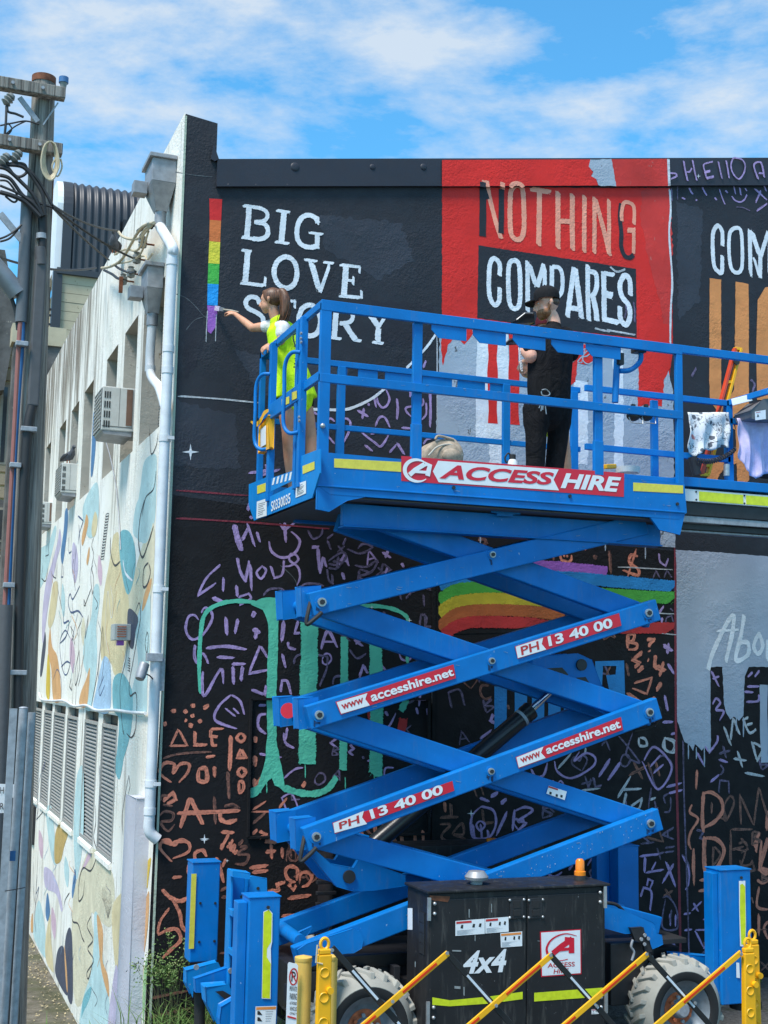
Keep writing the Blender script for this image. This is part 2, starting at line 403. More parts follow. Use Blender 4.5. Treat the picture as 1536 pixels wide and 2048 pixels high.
# leaf litter along the foot of the side wall
random.seed(5); mb = MB()
for i in range(900):
    y = random.uniform(11.5, 26); x = WX-abs(random.gauss(0, .16))-.03 if random.random() < .7 else random.uniform(-.6, WX)
    r = random.uniform(.008, .026); a = random.uniform(0, 6.28); z = LZ+.004+random.random()*.02
    mb.add([(x+r*math.cos(a), y+r*math.sin(a), z+random.uniform(0, .02)), (x-r*.5*math.sin(a), y+r*.5*math.cos(a), z+.012), (x-r*math.cos(a), y-r*math.sin(a), z), (x+r*.5*math.sin(a), y-r*.5*math.cos(a), z+.006)], [(0,1,2,3)])
M['litter'] = m_plain('dry_leaf_litter', (.42, .34, .20), .8, 0, .5, 30)
mb.build('leaf_litter', 'litter', kind='stuff', label='dry leaf litter scattered along the foot of the painted side wall', cat='leaf litter')
# ================================================================ PAINTED BUILDING
bld = thing('painted_building', 'two storey rendered building with black lettered mural wall and colourful side wall', 'building', (WX, WY, 0))
top = lambda x: (4.84+.1690*(x-2.55))+CH      # roof line rises to the right
PZ = 5.23+CH; PIER = 2.56; XR = 16.
mb = MB()
mb.prism([(WX+.006, WY, -1.1), (PIER, WY, -1.1), (PIER, WY, PZ-.02), (WX+.006, WY, PZ+.02)], (0, .30, 0))
mb.prism([(PIER, WY, -1.1), (XR, WY, -1.1), (XR, WY, top(XR)-.02), (PIER, WY, top(PIER)-.02)], (0, .28, 0))
wall = mb.build('mural_wall', 'charcoal', bld)
# side wall with openings on the plane X = WX
g2 = lambda F, a, b: atX(*fp(F, (a, b)), WX)
def rect(F, xl, yt_l, xr, yb_l):   # left edge x with top/bottom; right edge x
    A = g2(F, xl, yt_l); B = g2(F, xl, yb_l); C = g2(F, xr, yt_l); return [C.y, A.y, B.z, A.z]   # y0(near) y1(far) z0 z1
ZT = 1.55+CH; 
wins = []
for xl, xr, yt, yb in ((1085,1235,None,1410),(945,1040,640,1680),(815,895,840,1740),(655,720,1120,1935),(563,617,1270,2030),(478,525,1420,2100),(385,418,1590,2200),(330,357,1700,2290)):
    y0 = g2(S2, xr, 1000).y; y1 = g2(S2, xl, 1000).y; wins.append((y0, y1))
zt = [g2(S2, 945, 640).z, g2(S2, 815, 840).z, g2(S2, 655, 1120).z]; zb = [g2(S2, 1077, 1410).z, g2(S2, 775, 1770).z, g2(S2, 618, 1965).z]
WZT = sum(zt)/3; WZB = sum(zb)/3
grl = []
for xl, xr in ((245,320),(340,398),(415,500),(520,600),(655,755),(790,905)):
    grl.append((g2(S3, xr, 1700).y, g2(S3, xl, 1700).y))
GZT = g2(S3, 790, 1635).z; GZB = g2(S4, 850, 800).z; 
YE = 23.2
def holes_wall(mb, holes, y0, y1, z0, z1, X):
    ys = sorted({y0, y1, *[h[0] for h in holes], *[h[1] for h in holes]}); zs = sorted({z0, z1, *[h[2] for h in holes], *[h[3] for h in holes]})
    for a, b in zip(ys, ys[1:]):
        for c, d in zip(zs, zs[1:]):
            if any(h[0] <= a and b <= h[1] and h[2] <= c and d <= h[3] for h in holes): continue
            mb.add([(X, a, c), (X, b, c), (X, b, d), (X, a, d)], [(0, 3, 2, 1)])
holes = [(a, b, WZB, WZT) for a, b in wins]+[(a, b, GZB, GZT) for a, b in grl]
for h in holes: pass
N = NT('side_wall_paint'); 
c0 = N.mix(N.ramp(N.noise(1.2, 5), .35, .65), (.80, .76, .67), (.86, .83, .77))
zz = N.n('ShaderNodeSeparateXYZ', {0: N.pos}).outputs[2]; yy = N.n('ShaderNodeSeparateXYZ', {0: N.pos}).outputs[1]
st = N.noise(1., 8, .72, sc=(9, 9, .55)); hi = N.ramp(zz, 5.2, 8.4, 0, .16)
c1 = N.mix(N.ramp(N.math('ADD', st, hi), .73, .84, 0, .7), c0, (.24, .19, .13))
far = N.math('MULTIPLY', N.ramp(yy, 15.5, 18, 0, .14), N.ramp(zz, 5.4, 7.4, 0, 1))
c1 = N.mix(N.ramp(N.math('ADD', N.noise(1., 8, .7, sc=(6, 6, .35)), far), .56, .68, 0, .9), c1, (.15, .115, .08))
c1 = N.mix(N.ramp(N.noise(14, 8, .75), .64, .67), c1, (.22, .18, .14))
low = N.math('ADD', N.noise(1., 7, .7, sc=(5, 5, .8)), N.ramp(zz, -1., 1.2, .14, 0))
c1 = N.mix(N.ramp(low, .58, .74, 0, .55), c1, (.38, .34, .27))
M['side'] = N.fin(c1, .75, nrm=wall_nrm(N, .9))
mb = MB(); holes_wall(mb, holes, WY+.0, YE, LZ-.1, 5.27+CH, WX)
side = mb.build('side_wall', 'side', bld)
M['reveal'] = m_wall('weathered_reveal_render', (.44, .42, .37), .8, .2, chips=(.20, .16, .10))
for i, h in enumerate(holes):
    mb = MB(); a, b, c, d = h; dd = .30 if i < len(wins) else .10
    mb.add([(WX, a, c), (WX, b, c), (WX, b, d), (WX, a, d), (WX+dd, a, c), (WX+dd, b, c), (WX+dd, b, d), (WX+dd, a, d)], [(0,1,5,4), (1,2,6,5), (2,3,7,6), (3,0,4,7)]); mb.build('opening_reveal', 'reveal', side)
M['reveal'] = m_wall('weathered_reveal_render', (.44, .42, .37), .8, .2, chips=(.20, .16, .10))
mb = MB(); mb.box(WX+.001, WX+.3, WY+.301, YE, 5.27+CH-.05, 5.27+CH+.004); mb.build('parapet_cap', 'reveal', side)
# roof
M['roofm'] = m_plain('metal_roof', (.25, .26, .27), .5, .3)
mb = MB(); mb.prism([(PIER, WY+.28, top(PIER)-.5), (XR, WY+.28, top(XR)-.5), (XR, WY+.28, top(XR)-.4), (PIER, WY+.28, top(PIER)-.4)], (0, YE-WY-.3, 0)); mb.build('roof', 'roofm', bld)
mb = MB(); mb.box(WX+.3, XR, YE-.2, YE, LZ, top(PIER)-.5); mb.box(XR-.2, XR, WY+.3, YE, LZ, top(XR)-.5); mb.build('back_wall', 'side', bld)
# windows
M['glass'] = m_plain('dark_dusty_glass', (.06, .065, .07), .12, 0, .2, 3, 0)
M['frame'] = m_plain('old_timber_frame', (.34, .30, .24), .6)
for i, (a, b) in enumerate(wins):
    mb = MB(); t = .05
    mb.box(WX+.25, WX+.295, a, a+t, WZB, WZT); mb.box(WX+.25, WX+.295, b-t, b, WZB, WZT); mb.box(WX+.25, WX+.295, a+t, b-t, WZB, WZB+t); mb.box(WX+.25, WX+.295, a+t, b-t, WZT-t, WZT)
    mb.box(WX+.252, WX+.292, a+t, b-t, (WZT+WZB)/2-.02, (WZT+WZB)/2+.02)
    f = mb.build('window', 'frame', bld)
    mb = MB(); mb.box(WX+.275, WX+.285, a+t, b-t, WZB+t, WZT-t); mb.build('pane', 'glass', f)
# security mesh in the nearest window
a, b = wins[0]; mb = MB(); k = WZB+.04
while k < WZT: mb.box(WX+.19, WX+.20, a, b, k, k+.012); k += .03
mb.build('security_mesh', 'zinc', bld, kind='stuff')
# louvre grilles
M['louvre'] = m_plain('pale_grille_paint', (.36, .36, .35), .5, .2, .15)
for i, (a, b) in enumerate(grl):
    zt_ = GZT-.11; mb = MB(); t = .035
    mb.box(WX-.01, WX+.03, a, a+t, GZB, zt_); mb.box(WX-.01, WX+.03, b-t, b, GZB, zt_); mb.box(WX-.01, WX+.03, a+t, b-t, GZB, GZB+t); mb.box(WX-.01, WX+.03, a+t, b-t, zt_-t, zt_)
    f = mb.build('louvre_grille', 'louvre' if i < 5 else 'mintwall' if 'mintwall' in M else 'louvre', bld)
    mb = MB(); k = GZB+t+.02
    while k < zt_-t:
        mb.prism([(WX+.004, a+t, k), (WX+.006, a+t, k-.012), (WX+.04, a+t, k+.012), (WX+.038, a+t, k+.022)], (0, b-a-2*t, 0)); k += .043
    mb.build('slats', 'louvre', f, kind='stuff')
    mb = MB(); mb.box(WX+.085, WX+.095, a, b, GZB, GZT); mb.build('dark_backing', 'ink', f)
    mb = MB(); mb.prism([(WX+.01, a, GZB+.002), (WX-.03, a, GZB-.03), (WX-.03, a, GZB-.08), (WX-.001, a, GZB-.08), (WX-.001, a, GZB+.002)], (0, b-a, 0)); mb.build('sill', 'side', f)
# flashing
FB_ = lambda x: (4.58+.1605*(x-2.56))+CH
mb = MB(); Yf = WY-.028
mb.prism([(PIER+.005, Yf, FB_(PIER)), (XR, Yf, FB_(XR)), (XR, Yf, top(XR)), (PIER+.005, Yf, top(PIER))], (0, .026, 0))
mb.prism([(PIER+.005, Yf-.012, FB_(PIER)-.004), (XR, Yf-.012, FB_(XR)-.004), (XR, Yf-.012, FB_(XR)+.012), (PIER+.005, Yf-.012, FB_(PIER)+.012)], (0, .030, 0))
mb.prism([(PIER, Yf+.004, top(PIER)), (XR, Yf+.004, top(XR)), (XR, Yf+.004, top(XR)+.008), (PIER, Yf+.004, top(PIER)+.008)], (0, .34, 0))
fl = mb.build('metal_flashing', 'flash', bld)
mb = MB()
for px, py in ((457,370),(512,371),(575,371)): 
    p = at(px, py, Yf); mb.ball(p, (.014, .01, .014), 6)
for px, py, r in ((745,334,.03),(847,334,.035),(1085,335,.03),(590,334,.045),(1245,352,.02)): p = at(px, py, Yf); mb.ball(p, (r, .012, r), 8)
mb.build('rivets', 'flash', fl, smooth=True)
mb = MB(); mb.prism([at(428,288,WY-.03), at(438,318,WY-.03), at(430,322,WY-.03), at(422,318,WY-.03)], (0,.2,0)); mb.build('flashing_offcut', 'flash', bld)
# pilaster and thin edge strip at the foot of the corner
M['pil'] = m_wall('lilac_grey_wall_paint', (.50, .51, .58), .7, .06, chips=(.6,.6,.6))
p0 = atX(243, 1800, WX-.12); p1 = atX(266, 1800, WX-.12); pz = atX(252, 1590, WX-.12).z
mb = MB(); mb.prism([(WX-.12, p1.y, LZ), (WX-.12, p0.y, LZ), (WX-.12, p0.y, pz), (WX-.12, p1.y, pz+.02)], (.118, 0, 0))
mb.build('pilaster', 'pil', bld, bevel=.01)
# thin pale corner strip that shows beside the black paint
mb = MB(); mb.box(WX-.004, WX+.016, WY-.006, WY-.0005, -1.0, PZ-.0)
M['edge'] = m_wall('pale_green_corner_paint', (.44, .50, .40), .7, .15, chips=(.25,.2,.15))
mb.build('corner_edge_strip', 'edge', wall)
# ================================================================ MURAL PAINT (parts of the mural wall)
random.seed(11)
M['crackc'] = m_brush('crack_line',(.09,.10,.11),(.03,.032,.04),.3,.45)
YF = Yf-.0125          # front of the flashing
# lower zone of the wall in a blacker tone
fill('blacker_lower_field','black',FP,[(347,990),(700,1040),(1536,1120),(1700,1140),(1700,2300),(240,2300),(289,2048),(314,1535)],wall,.4)
M['charcoal2'] = m_wall('charcoal_touch_up_paint',(.034,.037,.050),.5,.2); M['charcoal3'] = m_wall('darker_touch_up_paint',(.016,.018,.027),.7,.2)
for mt_, q_ in (('charcoal2',[(640,430),(800,445),(830,520),(760,560),(650,500)]),('charcoal3',[(380,470),(412,480),(408,700),(372,760),(360,600)]),('charcoal2',[(470,700),(700,735),(690,800),(520,790)]),('charcoal3',[(740,600),(868,610),(866,700),(760,690)]),('charcoal2',[(1352,400),(1405,420),(1400,600),(1356,640)]),('charcoal2',[(350,800),(470,830),(480,940),(348,930)])):
    fill('roller_patch',mt_,FP,q_,wall,.5,rag=.02)
# --- red and grey panels
fill('red_paint_field','red',FP,[(884,375),(1340,376),(1346,700),(1330,810),(1300,800),(1240,820),(1180,700),(884,700)],wall,1,rag=.004)
fill('red_paint_field','red',FP,[(884,320),(1181,318.8),(1178,332),(1186,345),(1182,352),(1192,358),(1196,371),(884,372.5)],fl,1,Y=YF)
fill('worn_red_paint_field','redworn',FP,[(1223,318.5),(1334,317.6),(1339,372),(1232,372.5)],fl,1,Y=YF)
fill('grey_paint_patch','grey',FP,[(1181,318.8),(1223,318.5),(1232,372.5),(1196,371),(1192,358),(1182,352),(1186,345),(1178,332)],fl,1.2,Y=YF,rag=.006)
fill('worn_red_paint_field','redworn',FP,[(1284,378),(1340,376),(1345,500),(1341,640),(1334,690),(1318,600),(1296,520),(1280,440)],wall,1.6,rag=.015)
fill('white_paint_edge','whitedry',FP,[(1334,318),(1339,318),(1341,371),(1336,372)],fl,1.4,Y=YF)
paint('white_paint_edge','whitedry',FP,[[(1339,378),(1341,420),(1338,470),(1344,560),(1341,620),(1340,690)]],4,wall,3)
fill('grey_paint_field','grey',FP,[(880,660),(960,655),(1276,690),(1280,760),(1336,740),(1346,780),(1350,1080),(1330,1093),(1240,1083),(1100,1072),(1000,1066),(866,1058),(872,850)],wall,2,rag=.008)
fill('red_paint_field','red',FP,[(1276,640),(1340,650),(1340,735),(1328,760),(1324,812),(1298,810),(1275,812),(1277,740)],wall,3,rag=.008)
fill('red_paint_drip','red',FP,[(884,655),(944,650),(946,668),(928,690),(910,672),(896,690),(886,730),(882,700)],wall,2.4,rag=.008)
# white halo bars with red bars
for a,b,c in ((960,1006,1268),(1006,1014,1268)): pass
fill('white_paint_bar','white',FM,[(545,420),(790,440),(800,820),(752,1260),(640,1300),(530,1290),(530,800)],wall,2.6,rag=.004)
paint('red_painted_bar','red',FM,[[76,(669,462),(666,700),(668,1160)],[80,(838,390),(838,760),(840,1170)]],76,wall,3.4)
fill('white_paint_bar','white',FM,[(640,1290),(760,1260),(760,1480),(640,1480)],wall,2.8,rag=.01)
fill('white_paint_bar','white',FN,[(30,460),(140,480),(135,1130),(30,1120)],wall,2.6,rag=.01)
fill('white_paint_bar','white',FN,[(330,220),(410,240),(415,1140),(345,1140)],wall,2.6,rag=.01)
fill('red_paint_field','red',FN,[(0,170),(258,215),(262,235),(200,250),(195,310),(120,350),(60,330),(40,480),(0,510)],wall,3,rag=.006)
paint('painted_script_letter','grey',FN,[[(30,270),(75,240),(115,225),(90,330)],[(90,330),(60,320),(150,225),(170,240),(130,280),(95,290),(110,330),(150,340),(200,300)]],8,wall,4)
# --- BIG LOVE STORY
def L(ch, F, mat, strokes, w, layer=2, sm=True, **k): return paint('painted_letter', mat, F, strokes, w, wall, layer, wob=.03, smooth=sm, **k)
W_='white'
L('B',FA,W_,[[20,(398,524),(472,534)],[32,(433,528),(428,620),(420,702)],[20,(390,697),(470,709)],[23,(455,533),(500,541),(530,562),(532,590),(510,610),(460,616)],[27,(465,616),(515,624),(536,655),(530,692),(495,709),(450,706)]],20)
L('I',FA,W_,[[18,(580,550),(660,563)],[34,(626,556),(618,640),(610,728)],[18,(573,722),(656,735)]],20)
L('G',FA,W_,[[28,(812,622),(795,590),(755,577),(718,597),(697,650),(700,710),(730,745),(775,754),(815,742)],[28,(808,675),(806,762)],[16,(760,672),(842,684)],[13,(813,584),(811,632)]],20)
L('L',FA,W_,[[18,(390,768),(449,777)],[34,(426,772),(420,860),(411,950)],[22,(384,947),(526,965)],[16,(524,915),(518,968)]],20)
L('O',FA,W_,[[29,(636,806),(680,832),(696,895),(680,955),(636,978),(592,953),(570,895),(588,832),'c']],20)
L('V',FA,W_,[[16,(735,820),(810,831)],[34,(772,826),(822,1002)],[20,(878,842),(822,1002)],[16,(838,834),(900,843)]],20)
L('E',FA,W_,[[18,(928,848),(1046,863)],[14,(1041,856),(1038,898)],[34,(965,852),(960,930),(952,1022)],[16,(962,932),(1006,939)],[14,(1007,912),(1003,962)],[20,(925,1018),(1053,1031)],[15,(1050,988),(1050,1036)]],20)
L('S',FA,W_,[[27,(492,1068),(478,1034),(442,1026),(416,1050),(425,1085),(475,1112),(508,1140),(505,1180),(470,1196),(425,1182),(400,1150)],[14,(490,1030),(492,1072)]],20)
L('T',FA,W_,[[20,(560,1035),(688,1053)],[15,(686,1040),(683,1090)],[15,(562,1030),(556,1075)],[34,(626,1045),(618,1130),(612,1228)],[18,(575,1222),(650,1233)]],20)
L('O',FA,W_,[[29,(768,1070),(808,1098),(825,1158),(808,1220),(766,1240),(725,1215),(706,1155),(722,1094),'c']],20)
L('R',FA,W_,[[18,(878,1083),(950,1093)],[32,(912,1088),(906,1170),(900,1250)],[18,(876,1247),(942,1258)],[24,(930,1092),(980,1099),(1003,1130),(985,1163),(928,1172)],[33,(958,1170),(985,1215),(1018,1262)],[18,(1005,1261),(1051,1268)]],20)
L('Y',FA,W_,[[16,(1056,1103),(1115,1110)],[34,(1088,1108),(1145,1192)],[19,(1188,1122),(1140,1196)],[16,(1160,1115),(1208,1122)],[33,(1143,1188),(1138,1275)],[18,(1107,1272),(1172,1282)]],20)
# --- rainbow stripe being painted
zz_ = [(215,486),(286,490),(279,606),(276,724),(272,842),(266,955),(262,1074)]
lf = [(215,486),(217,603),(215,720),(210,840),(206,953),(204,1070)]; rt = [(286,490),(280,608),(275,726),(271,845),(266,957),(261,1075)]
for i, m in enumerate(('pred','porange','pyellow','pgreen','pblue')):
    fill('painted_stripe',m,FA,[lf[i],rt[i],rt[i+1],lf[i+1]],wall,2)
fill('painted_stripe','ppurple',FA,[(204,1072),(261,1076),(252,1185),(222,1228),(206,1215)],wall,2,rag=.004)
paint('chalk_guide_line','chalk',FA,[[(206,1100),(200,1190),(197,1275)],[(254,1120),(251,1200),(249,1270)]],5,wall,2.6)
# --- NOTHING / COMPARES
A_=dict(layer=3)
L('N',N1,'peach',[[55,(662,182),(700,400),(760,640),(832,868)],[60,(848,205),(845,290)],[50,(612,180),(612,240)]],55,3)
L('N',N1,'charcoal',[[78,(618,240),(616,540),(612,835)],[62,(834,285),(832,560),(828,800)],[40,(640,290),(676,400)]],60,3.6)
L('O',N1,'peach',[[60,(1010,240),(1080,290),(1095,500),(1095,760),(1060,860),(1000,870),(945,800),(933,600),(935,420),(950,290),'c']],58,3)
L('T',N1,'peach',[[58,(1165,278),(1418,322)],[64,(1278,300),(1275,620),(1268,950)]],60,3)
L('H',N2,'peach',[[62,(92,305),(90,640),(92,985)],[62,(260,335),(258,660),(262,1005)],[58,(90,655),(258,665)]],60,3)
L('I',N2,'peach',[[55,(402,352),(398,700),(398,1030)]],55,3)
L('N',N2,'peach',[[52,(518,372),(518,700),(515,1042)],[55,(522,385),(610,700),(698,1070)],[48,(686,398),(688,700),(688,1060)]],50,3)
L('G',N2,'peach',[[44,(980,702),(980,500),(920,440),(860,450),(835,560),(838,660)],[44,(975,740),(978,900),(972,1040)],[56,(898,762),(1000,765)]],45,3)
L('G',N2,'charcoal',[[48,(830,450),(815,600),(832,800),(830,950),(870,1060),(930,1085),(975,1050)]],48,2.9)
paint('painted_letter','peach',N1,[[55,(662,180),(672,258)],[60,(848,200),(846,260)],[52,(945,264),(960,232),(1010,216),(1062,230),(1090,264)],[40,(625,178),(622,200)]],55,fl,1.8,Y=YF,wob=.02)
paint('painted_letter','charcoal',N1,[[70,(618,200),(618,258)]],70,fl,2,Y=YF,wob=.02)
fill('charcoal_paint_box','charcoal',FP,[(957,491),(1272,538),(1273,676),(1150,662),(954,636)],wall,2,rag=.003)
L('C',N1,W_,[[56,(812,1302),(812,1160),(745,1095),(695,1190),(690,1500),(745,1635),(806,1590),(812,1430)]],55,3)
L('O',N1,W_,[[56,(978,1120),(1042,1190),(1050,1590),(990,1682),(925,1590),(918,1200),'c']],55,3)
L('M',N1,W_,[[55,(1138,1118),(1140,1420),(1142,1725)],[60,(1150,1140),(1245,1430)],[60,(1335,1155),(1250,1430)],[52,(1340,1152),(1338,1700)]],50,3)
L('P',N2,W_,[[50,(20,1195),(105,1205),(142,1300),(138,1470),(95,1540)],[56,(20,1180),(18,1440),(10,1700)]],58,3)
L('A',N2,W_,[[62,(282,1195),(240,1490),(200,1785)],[66,(288,1195),(330,1490),(368,1805)],[60,(220,1670),(350,1690)]],60,3)
L('R',N2,W_,[[58,(440,1160),(440,1500),(452,1830)],[58,(440,1245),(530,1270),(545,1400),(520,1500),(470,1540)],[66,(500,1540),(530,1680),(548,1830)]],58,3)
L('E',N2,W_,[[62,(625,1245),(630,1540),(632,1840)],[52,(605,1262),(758,1290)],[84,(640,1510),(735,1532)],[62,(610,1800),(815,1850)]],60,3)
L('S',N2,W_,[[60,(938,1535),(930,1350),(870,1295),(815,1400),(840,1540),(920,1650),(930,1790),(885,1870),(822,1800),(815,1650)]],60,3)
paint('chalk_mark','chalk',N2,[[(660,1930),(800,1955),(1000,1990)],[(520,1910),(620,1935),(700,1950)],[(700,1190),(780,1250),(880,1220)]],22,wall,3)
paint('lilac_mark','lilac2',N2,[[(870,1790),(890,1700),(880,1640)],[(975,1600),(990,1720),(985,1840)]],20,wall,2.7)
# --- right panel
for nm, st in (('S',[[(62,255),(150,265),(165,300),(80,340)]]),('H',[[26,(262,80),(285,220),(320,370)],[22,(388,70),(415,220),(448,365)],[22,(300,240),(345,235),(378,185)]]),
 ('E',[[22,(675,95),(610,110),(545,140),(560,230),(590,340)],[34,(560,245),(640,225)],[34,(580,330),(692,305)]]),('l',[[22,(752,90),(780,230),(806,340)]]),('l',[[22,(862,75),(885,200),(905,330)]]),
 ('O',[[20,(960,50),(930,150),(960,260),(1040,340),(1110,260),(1130,150),(1090,70),(1010,45),'c']]),('A',[[26,(1315,345),(1255,145),(1340,100),(1375,170),(1400,320)],[24,(1320,255),(1400,265)]])):
    paint('painted_letter','lilac',N3,st,24,fl,1.6,Y=YF)
ST=lambda F,x,y,r,lay=2.4,nm='painted_star',mat='white',par=None,Y=WY: fill(nm,mat,F,[(x,y-r),(x+r*.15,y-r*.15),(x+r,y),(x+r*.15,y+r*.15),(x,y+r),(x-r*.15,y+r*.15),(x-r,y),(x-r*.15,y-r*.15)],par or wall,lay,Y=Y)
ST(N3,470,300,34,2,par=fl,Y=YF)
for st in ([[(340,465),(365,520),(395,555)]],[[(525,455),(555,520),(590,575)]],[[(235,600),(285,630)]],[[(430,635),(455,640)]],[[(700,600),(730,640)]],[[(850,500),(885,540)]],[[18,(765,480),(800,590),(845,700)]],
  [[18,(970,435),(995,560)],[26,(1055,460),(1070,575)],[20,(1130,470),(1155,515)],[20,(940,580),(985,640),(1060,665),(1120,630),(1155,560)]],[[24,(1260,470),(1440,640)],[24,(1355,500),(1275,680)]],[[24,(1290,790),(1445,685)]],[[24,(1385,390),(1430,520)]]):
    paint('painted_scribble','lilac',N3,st,24,wall,2)
paint('painted_scribble','lilac2',N3,[[18,(175,395),(175,640)],[26,(90,470),(95,660)],[14,(1000,735),(1100,745),(1200,790)]],18,wall,2)
L('C',N3,W_,[[58,(808,1290),(805,1090),(745,1000),(680,1090),(670,1300),(690,1560),(750,1650),(800,1650),(805,1415)]],58,2.6)
L('O',N3,W_,[[52,(1000,1032),(1070,1080),(1090,1350),(1080,1600),(1010,1665),(930,1590),(900,1340),(915,1100),'c']],52,2.6)
L('M',N3,W_,[[60,(1195,1045),(1205,1730)],[70,(1215,1060),(1340,1440)],[60,(1460,1080),(1345,1440)],[40,(1250,1440),(1335,1740)],[50,(1475,1080),(1470,1760)],[60,(1345,1400),(1340,1745)]],58,2.6)
for pts in ([(1419,556),(1442,559),(1442,790),(1460,830),(1470,860),(1450,850),(1420,800),(1418,760)],[(1471,563),(1497,568),(1498,960),(1475,990),(1470,830),(1455,800),(1468,780)]):
    fill('painted_letter_bar','orange',FP,pts,wall,2.2,rag=.003)
paint('painted_letter_bar','orange',FN,[[95,(1120,560),(1180,660),(1280,740)],[90,(1340,0),(1342,760)],[90,(1345,1050),(1150,1130),(1080,1330)]],90,wall,2.1)
fill('painted_letter_bar','orange',FP,[(1560,570),(1530,575),(1515,600),(1512,700),(1514,800),(1560,800)],wall,2.2)
paint('painted_scribble','lilac2',FN,[[(1400,460),(1430,500),(1410,560)],[(940,440),(980,370)]],18,wall,2.5)
# --- lower right: grey letters
fill('blue_grey_letter_field','grey2',FD,[(148,115),(400,130),(760,160),(760,800),(425,800),(430,1080),(440,1060),(470,1110),(500,1090),(530,1120),(548,1080),(545,900),(575,820),(620,810),(760,810),(720,420),(352,800),(355,1270),(345,1305),(325,1260),(300,1290),(262,1250),(250,1290),(235,1260),(200,1240),(160,1120),(145,1040),(143,700)][:4]+[(425,800),(352,800),(355,1270),(345,1305),(325,1260),(300,1290),(262,1250),(250,1290),(235,1260),(200,1240),(160,1120),(145,1040),(143,700)],wall,2,rag=.004)
fill('blue_grey_letter_bar','grey2',FD,[(422,795),(580,795),(552,860),(545,1085),(520,1115),(490,1090),(470,1110),(440,1060),(430,1000)],wall,2.2,rag=.004)
paint('blue_grey_letter_bar','grey2',FD,[[44,(664,905),(664,1100),(670,1360)]],44,wall,2.4)
for st in ([[26,(338,820),(365,720),(440,560),(485,500),(480,600),(440,775)],[14,(385,590),(520,585)]],[[24,(550,495),(530,620),(500,760),(570,730),(570,660),(520,660)]],[[22,(630,615),(605,680),(630,725),(658,680),(640,615),'c']],[[24,(690,640),(685,770)]]):
    paint('painted_letter','white',FD,st,20,wall,3.4)
def scr(mat, F, sts, w=16, **k):
    for s in sts: paint('painted_scribble', mat, F, s, w, wall, 2+random.random()*.3, taper=.16, **k)
scr('chalk',FD,[[[(430,1145),(475,1265)],[(470,1230),(485,1095)],[(485,1095),(525,1200)]],[[(575,1095),(545,1110),(580,1185),(620,1165)],[(565,1140),(600,1130)]],[[(595,1235),(625,1350),(665,1275),(600,1240)]],[[(510,1290),(540,1390)],[(485,1335),(565,1350)]],[[(550,1418),(670,1442)]],[[(90,1210),(75,1265),(125,1300),(145,1240),(95,1215)]]],14)
scr('lilac',FD,[[[(355,820),(405,920)],[(365,870),(405,855)]],[[(365,1020),(385,985),(410,1010),(385,1050),(430,1060),(405,1115)]],[[(550,945),(605,950)],[(565,915),(640,915)]],[[(560,1005),(630,1000),(635,960)]],[[(600,830),(570,860)],[(640,820),(610,860)]],[[(300,1230),(345,1300),(390,1240),(395,1200)]],[[(75,680),(130,710)],[(110,660),(95,720)]],[[(105,780),(140,845)]],[[(85,965),(105,1060)]],[[(270,1295),(320,1385)]],[[(400,1340),(455,1360)]],[[(350,1475),(405,1430)]],[[(75,1120),(130,1122)]],[[(120,1195),(155,1185)]]],13)
scr('lilac2',FD,[[[(0,1380),(75,1320),(130,1390),(48,1520),(0,1400)],[(20,1410),(80,1370)]],[[(120,1560),(115,1640),(80,1650)]],[[(90,1600),(80,1560),(110,1540)]],[[(140,1740),(70,1780),(140,1810)],[(100,1755),(105,1800)]],[[(85,1860),(145,1850)],[(85,1885),(140,1878)]],[[(45,1620),(40,1720)]],[[(185,1895),(225,1960),(215,2040)]]],11)
scr('coral',FD,[[[(275,1400),(268,1520)]],[[(245,1605),(232,1650),(280,1690),(240,1760),(225,1820),(240,1870)]],[[(255,1860),(250,1960),(258,2040)]],[[22,(312,1530),(305,1680),(312,1770)],[20,(310,1540),(360,1535),(415,1580),(420,1650),(370,1710),(300,1745)]],[[26,(318,1790),(315,1900),(322,2020)],[22,(320,1800),(390,1810),(432,1870),(400,1960),(345,2020)]],[[22,(690,1640),(680,1760)]],[[(25,730),(35,820)]],[[(40,790),(95,820)],[(80,770),(60,850)]],[[(70,895),(35,945)]],[[(30,980),(0,1000)]],[[24,(690,1800),(640,1980),(690,1990)]],[[18,(610,1840),(640,1770)],[(610,1840),(625,1870)]]],15)
scr('coral2',FD,[[[(360,1590),(358,1660)]],[[(435,1610),(470,1555),(490,1600),(440,1700),'c']],[[(525,1540),(530,1725)],[(525,1545),(605,1730)],[(605,1730),(635,1500)],[(635,1500),(690,1690)]],[[14,(470,1750),(600,1750)],[12,(470,1750),(475,1990)],[12,(600,1760),(595,1850)],[12,(480,1860),(560,1880),(520,1990),(610,1990)]],[[(370,1850),(365,1960),(410,1900),(375,1850)]],[[(480,1870),(550,1850)],[(530,1800),(570,1850)]]],13)
paint('thin_red_line','redline',FP,[[(1350,1090),(1352,1500),(1357,1720),(1362,1990)]],5,wall,2.6,wob=.02)
paint('thin_white_line','lilac2',FP,[[(1366,1480),(1368,1600),(1374,1780),(1380,1990)]],3.5,wall,2.7,wob=.02)
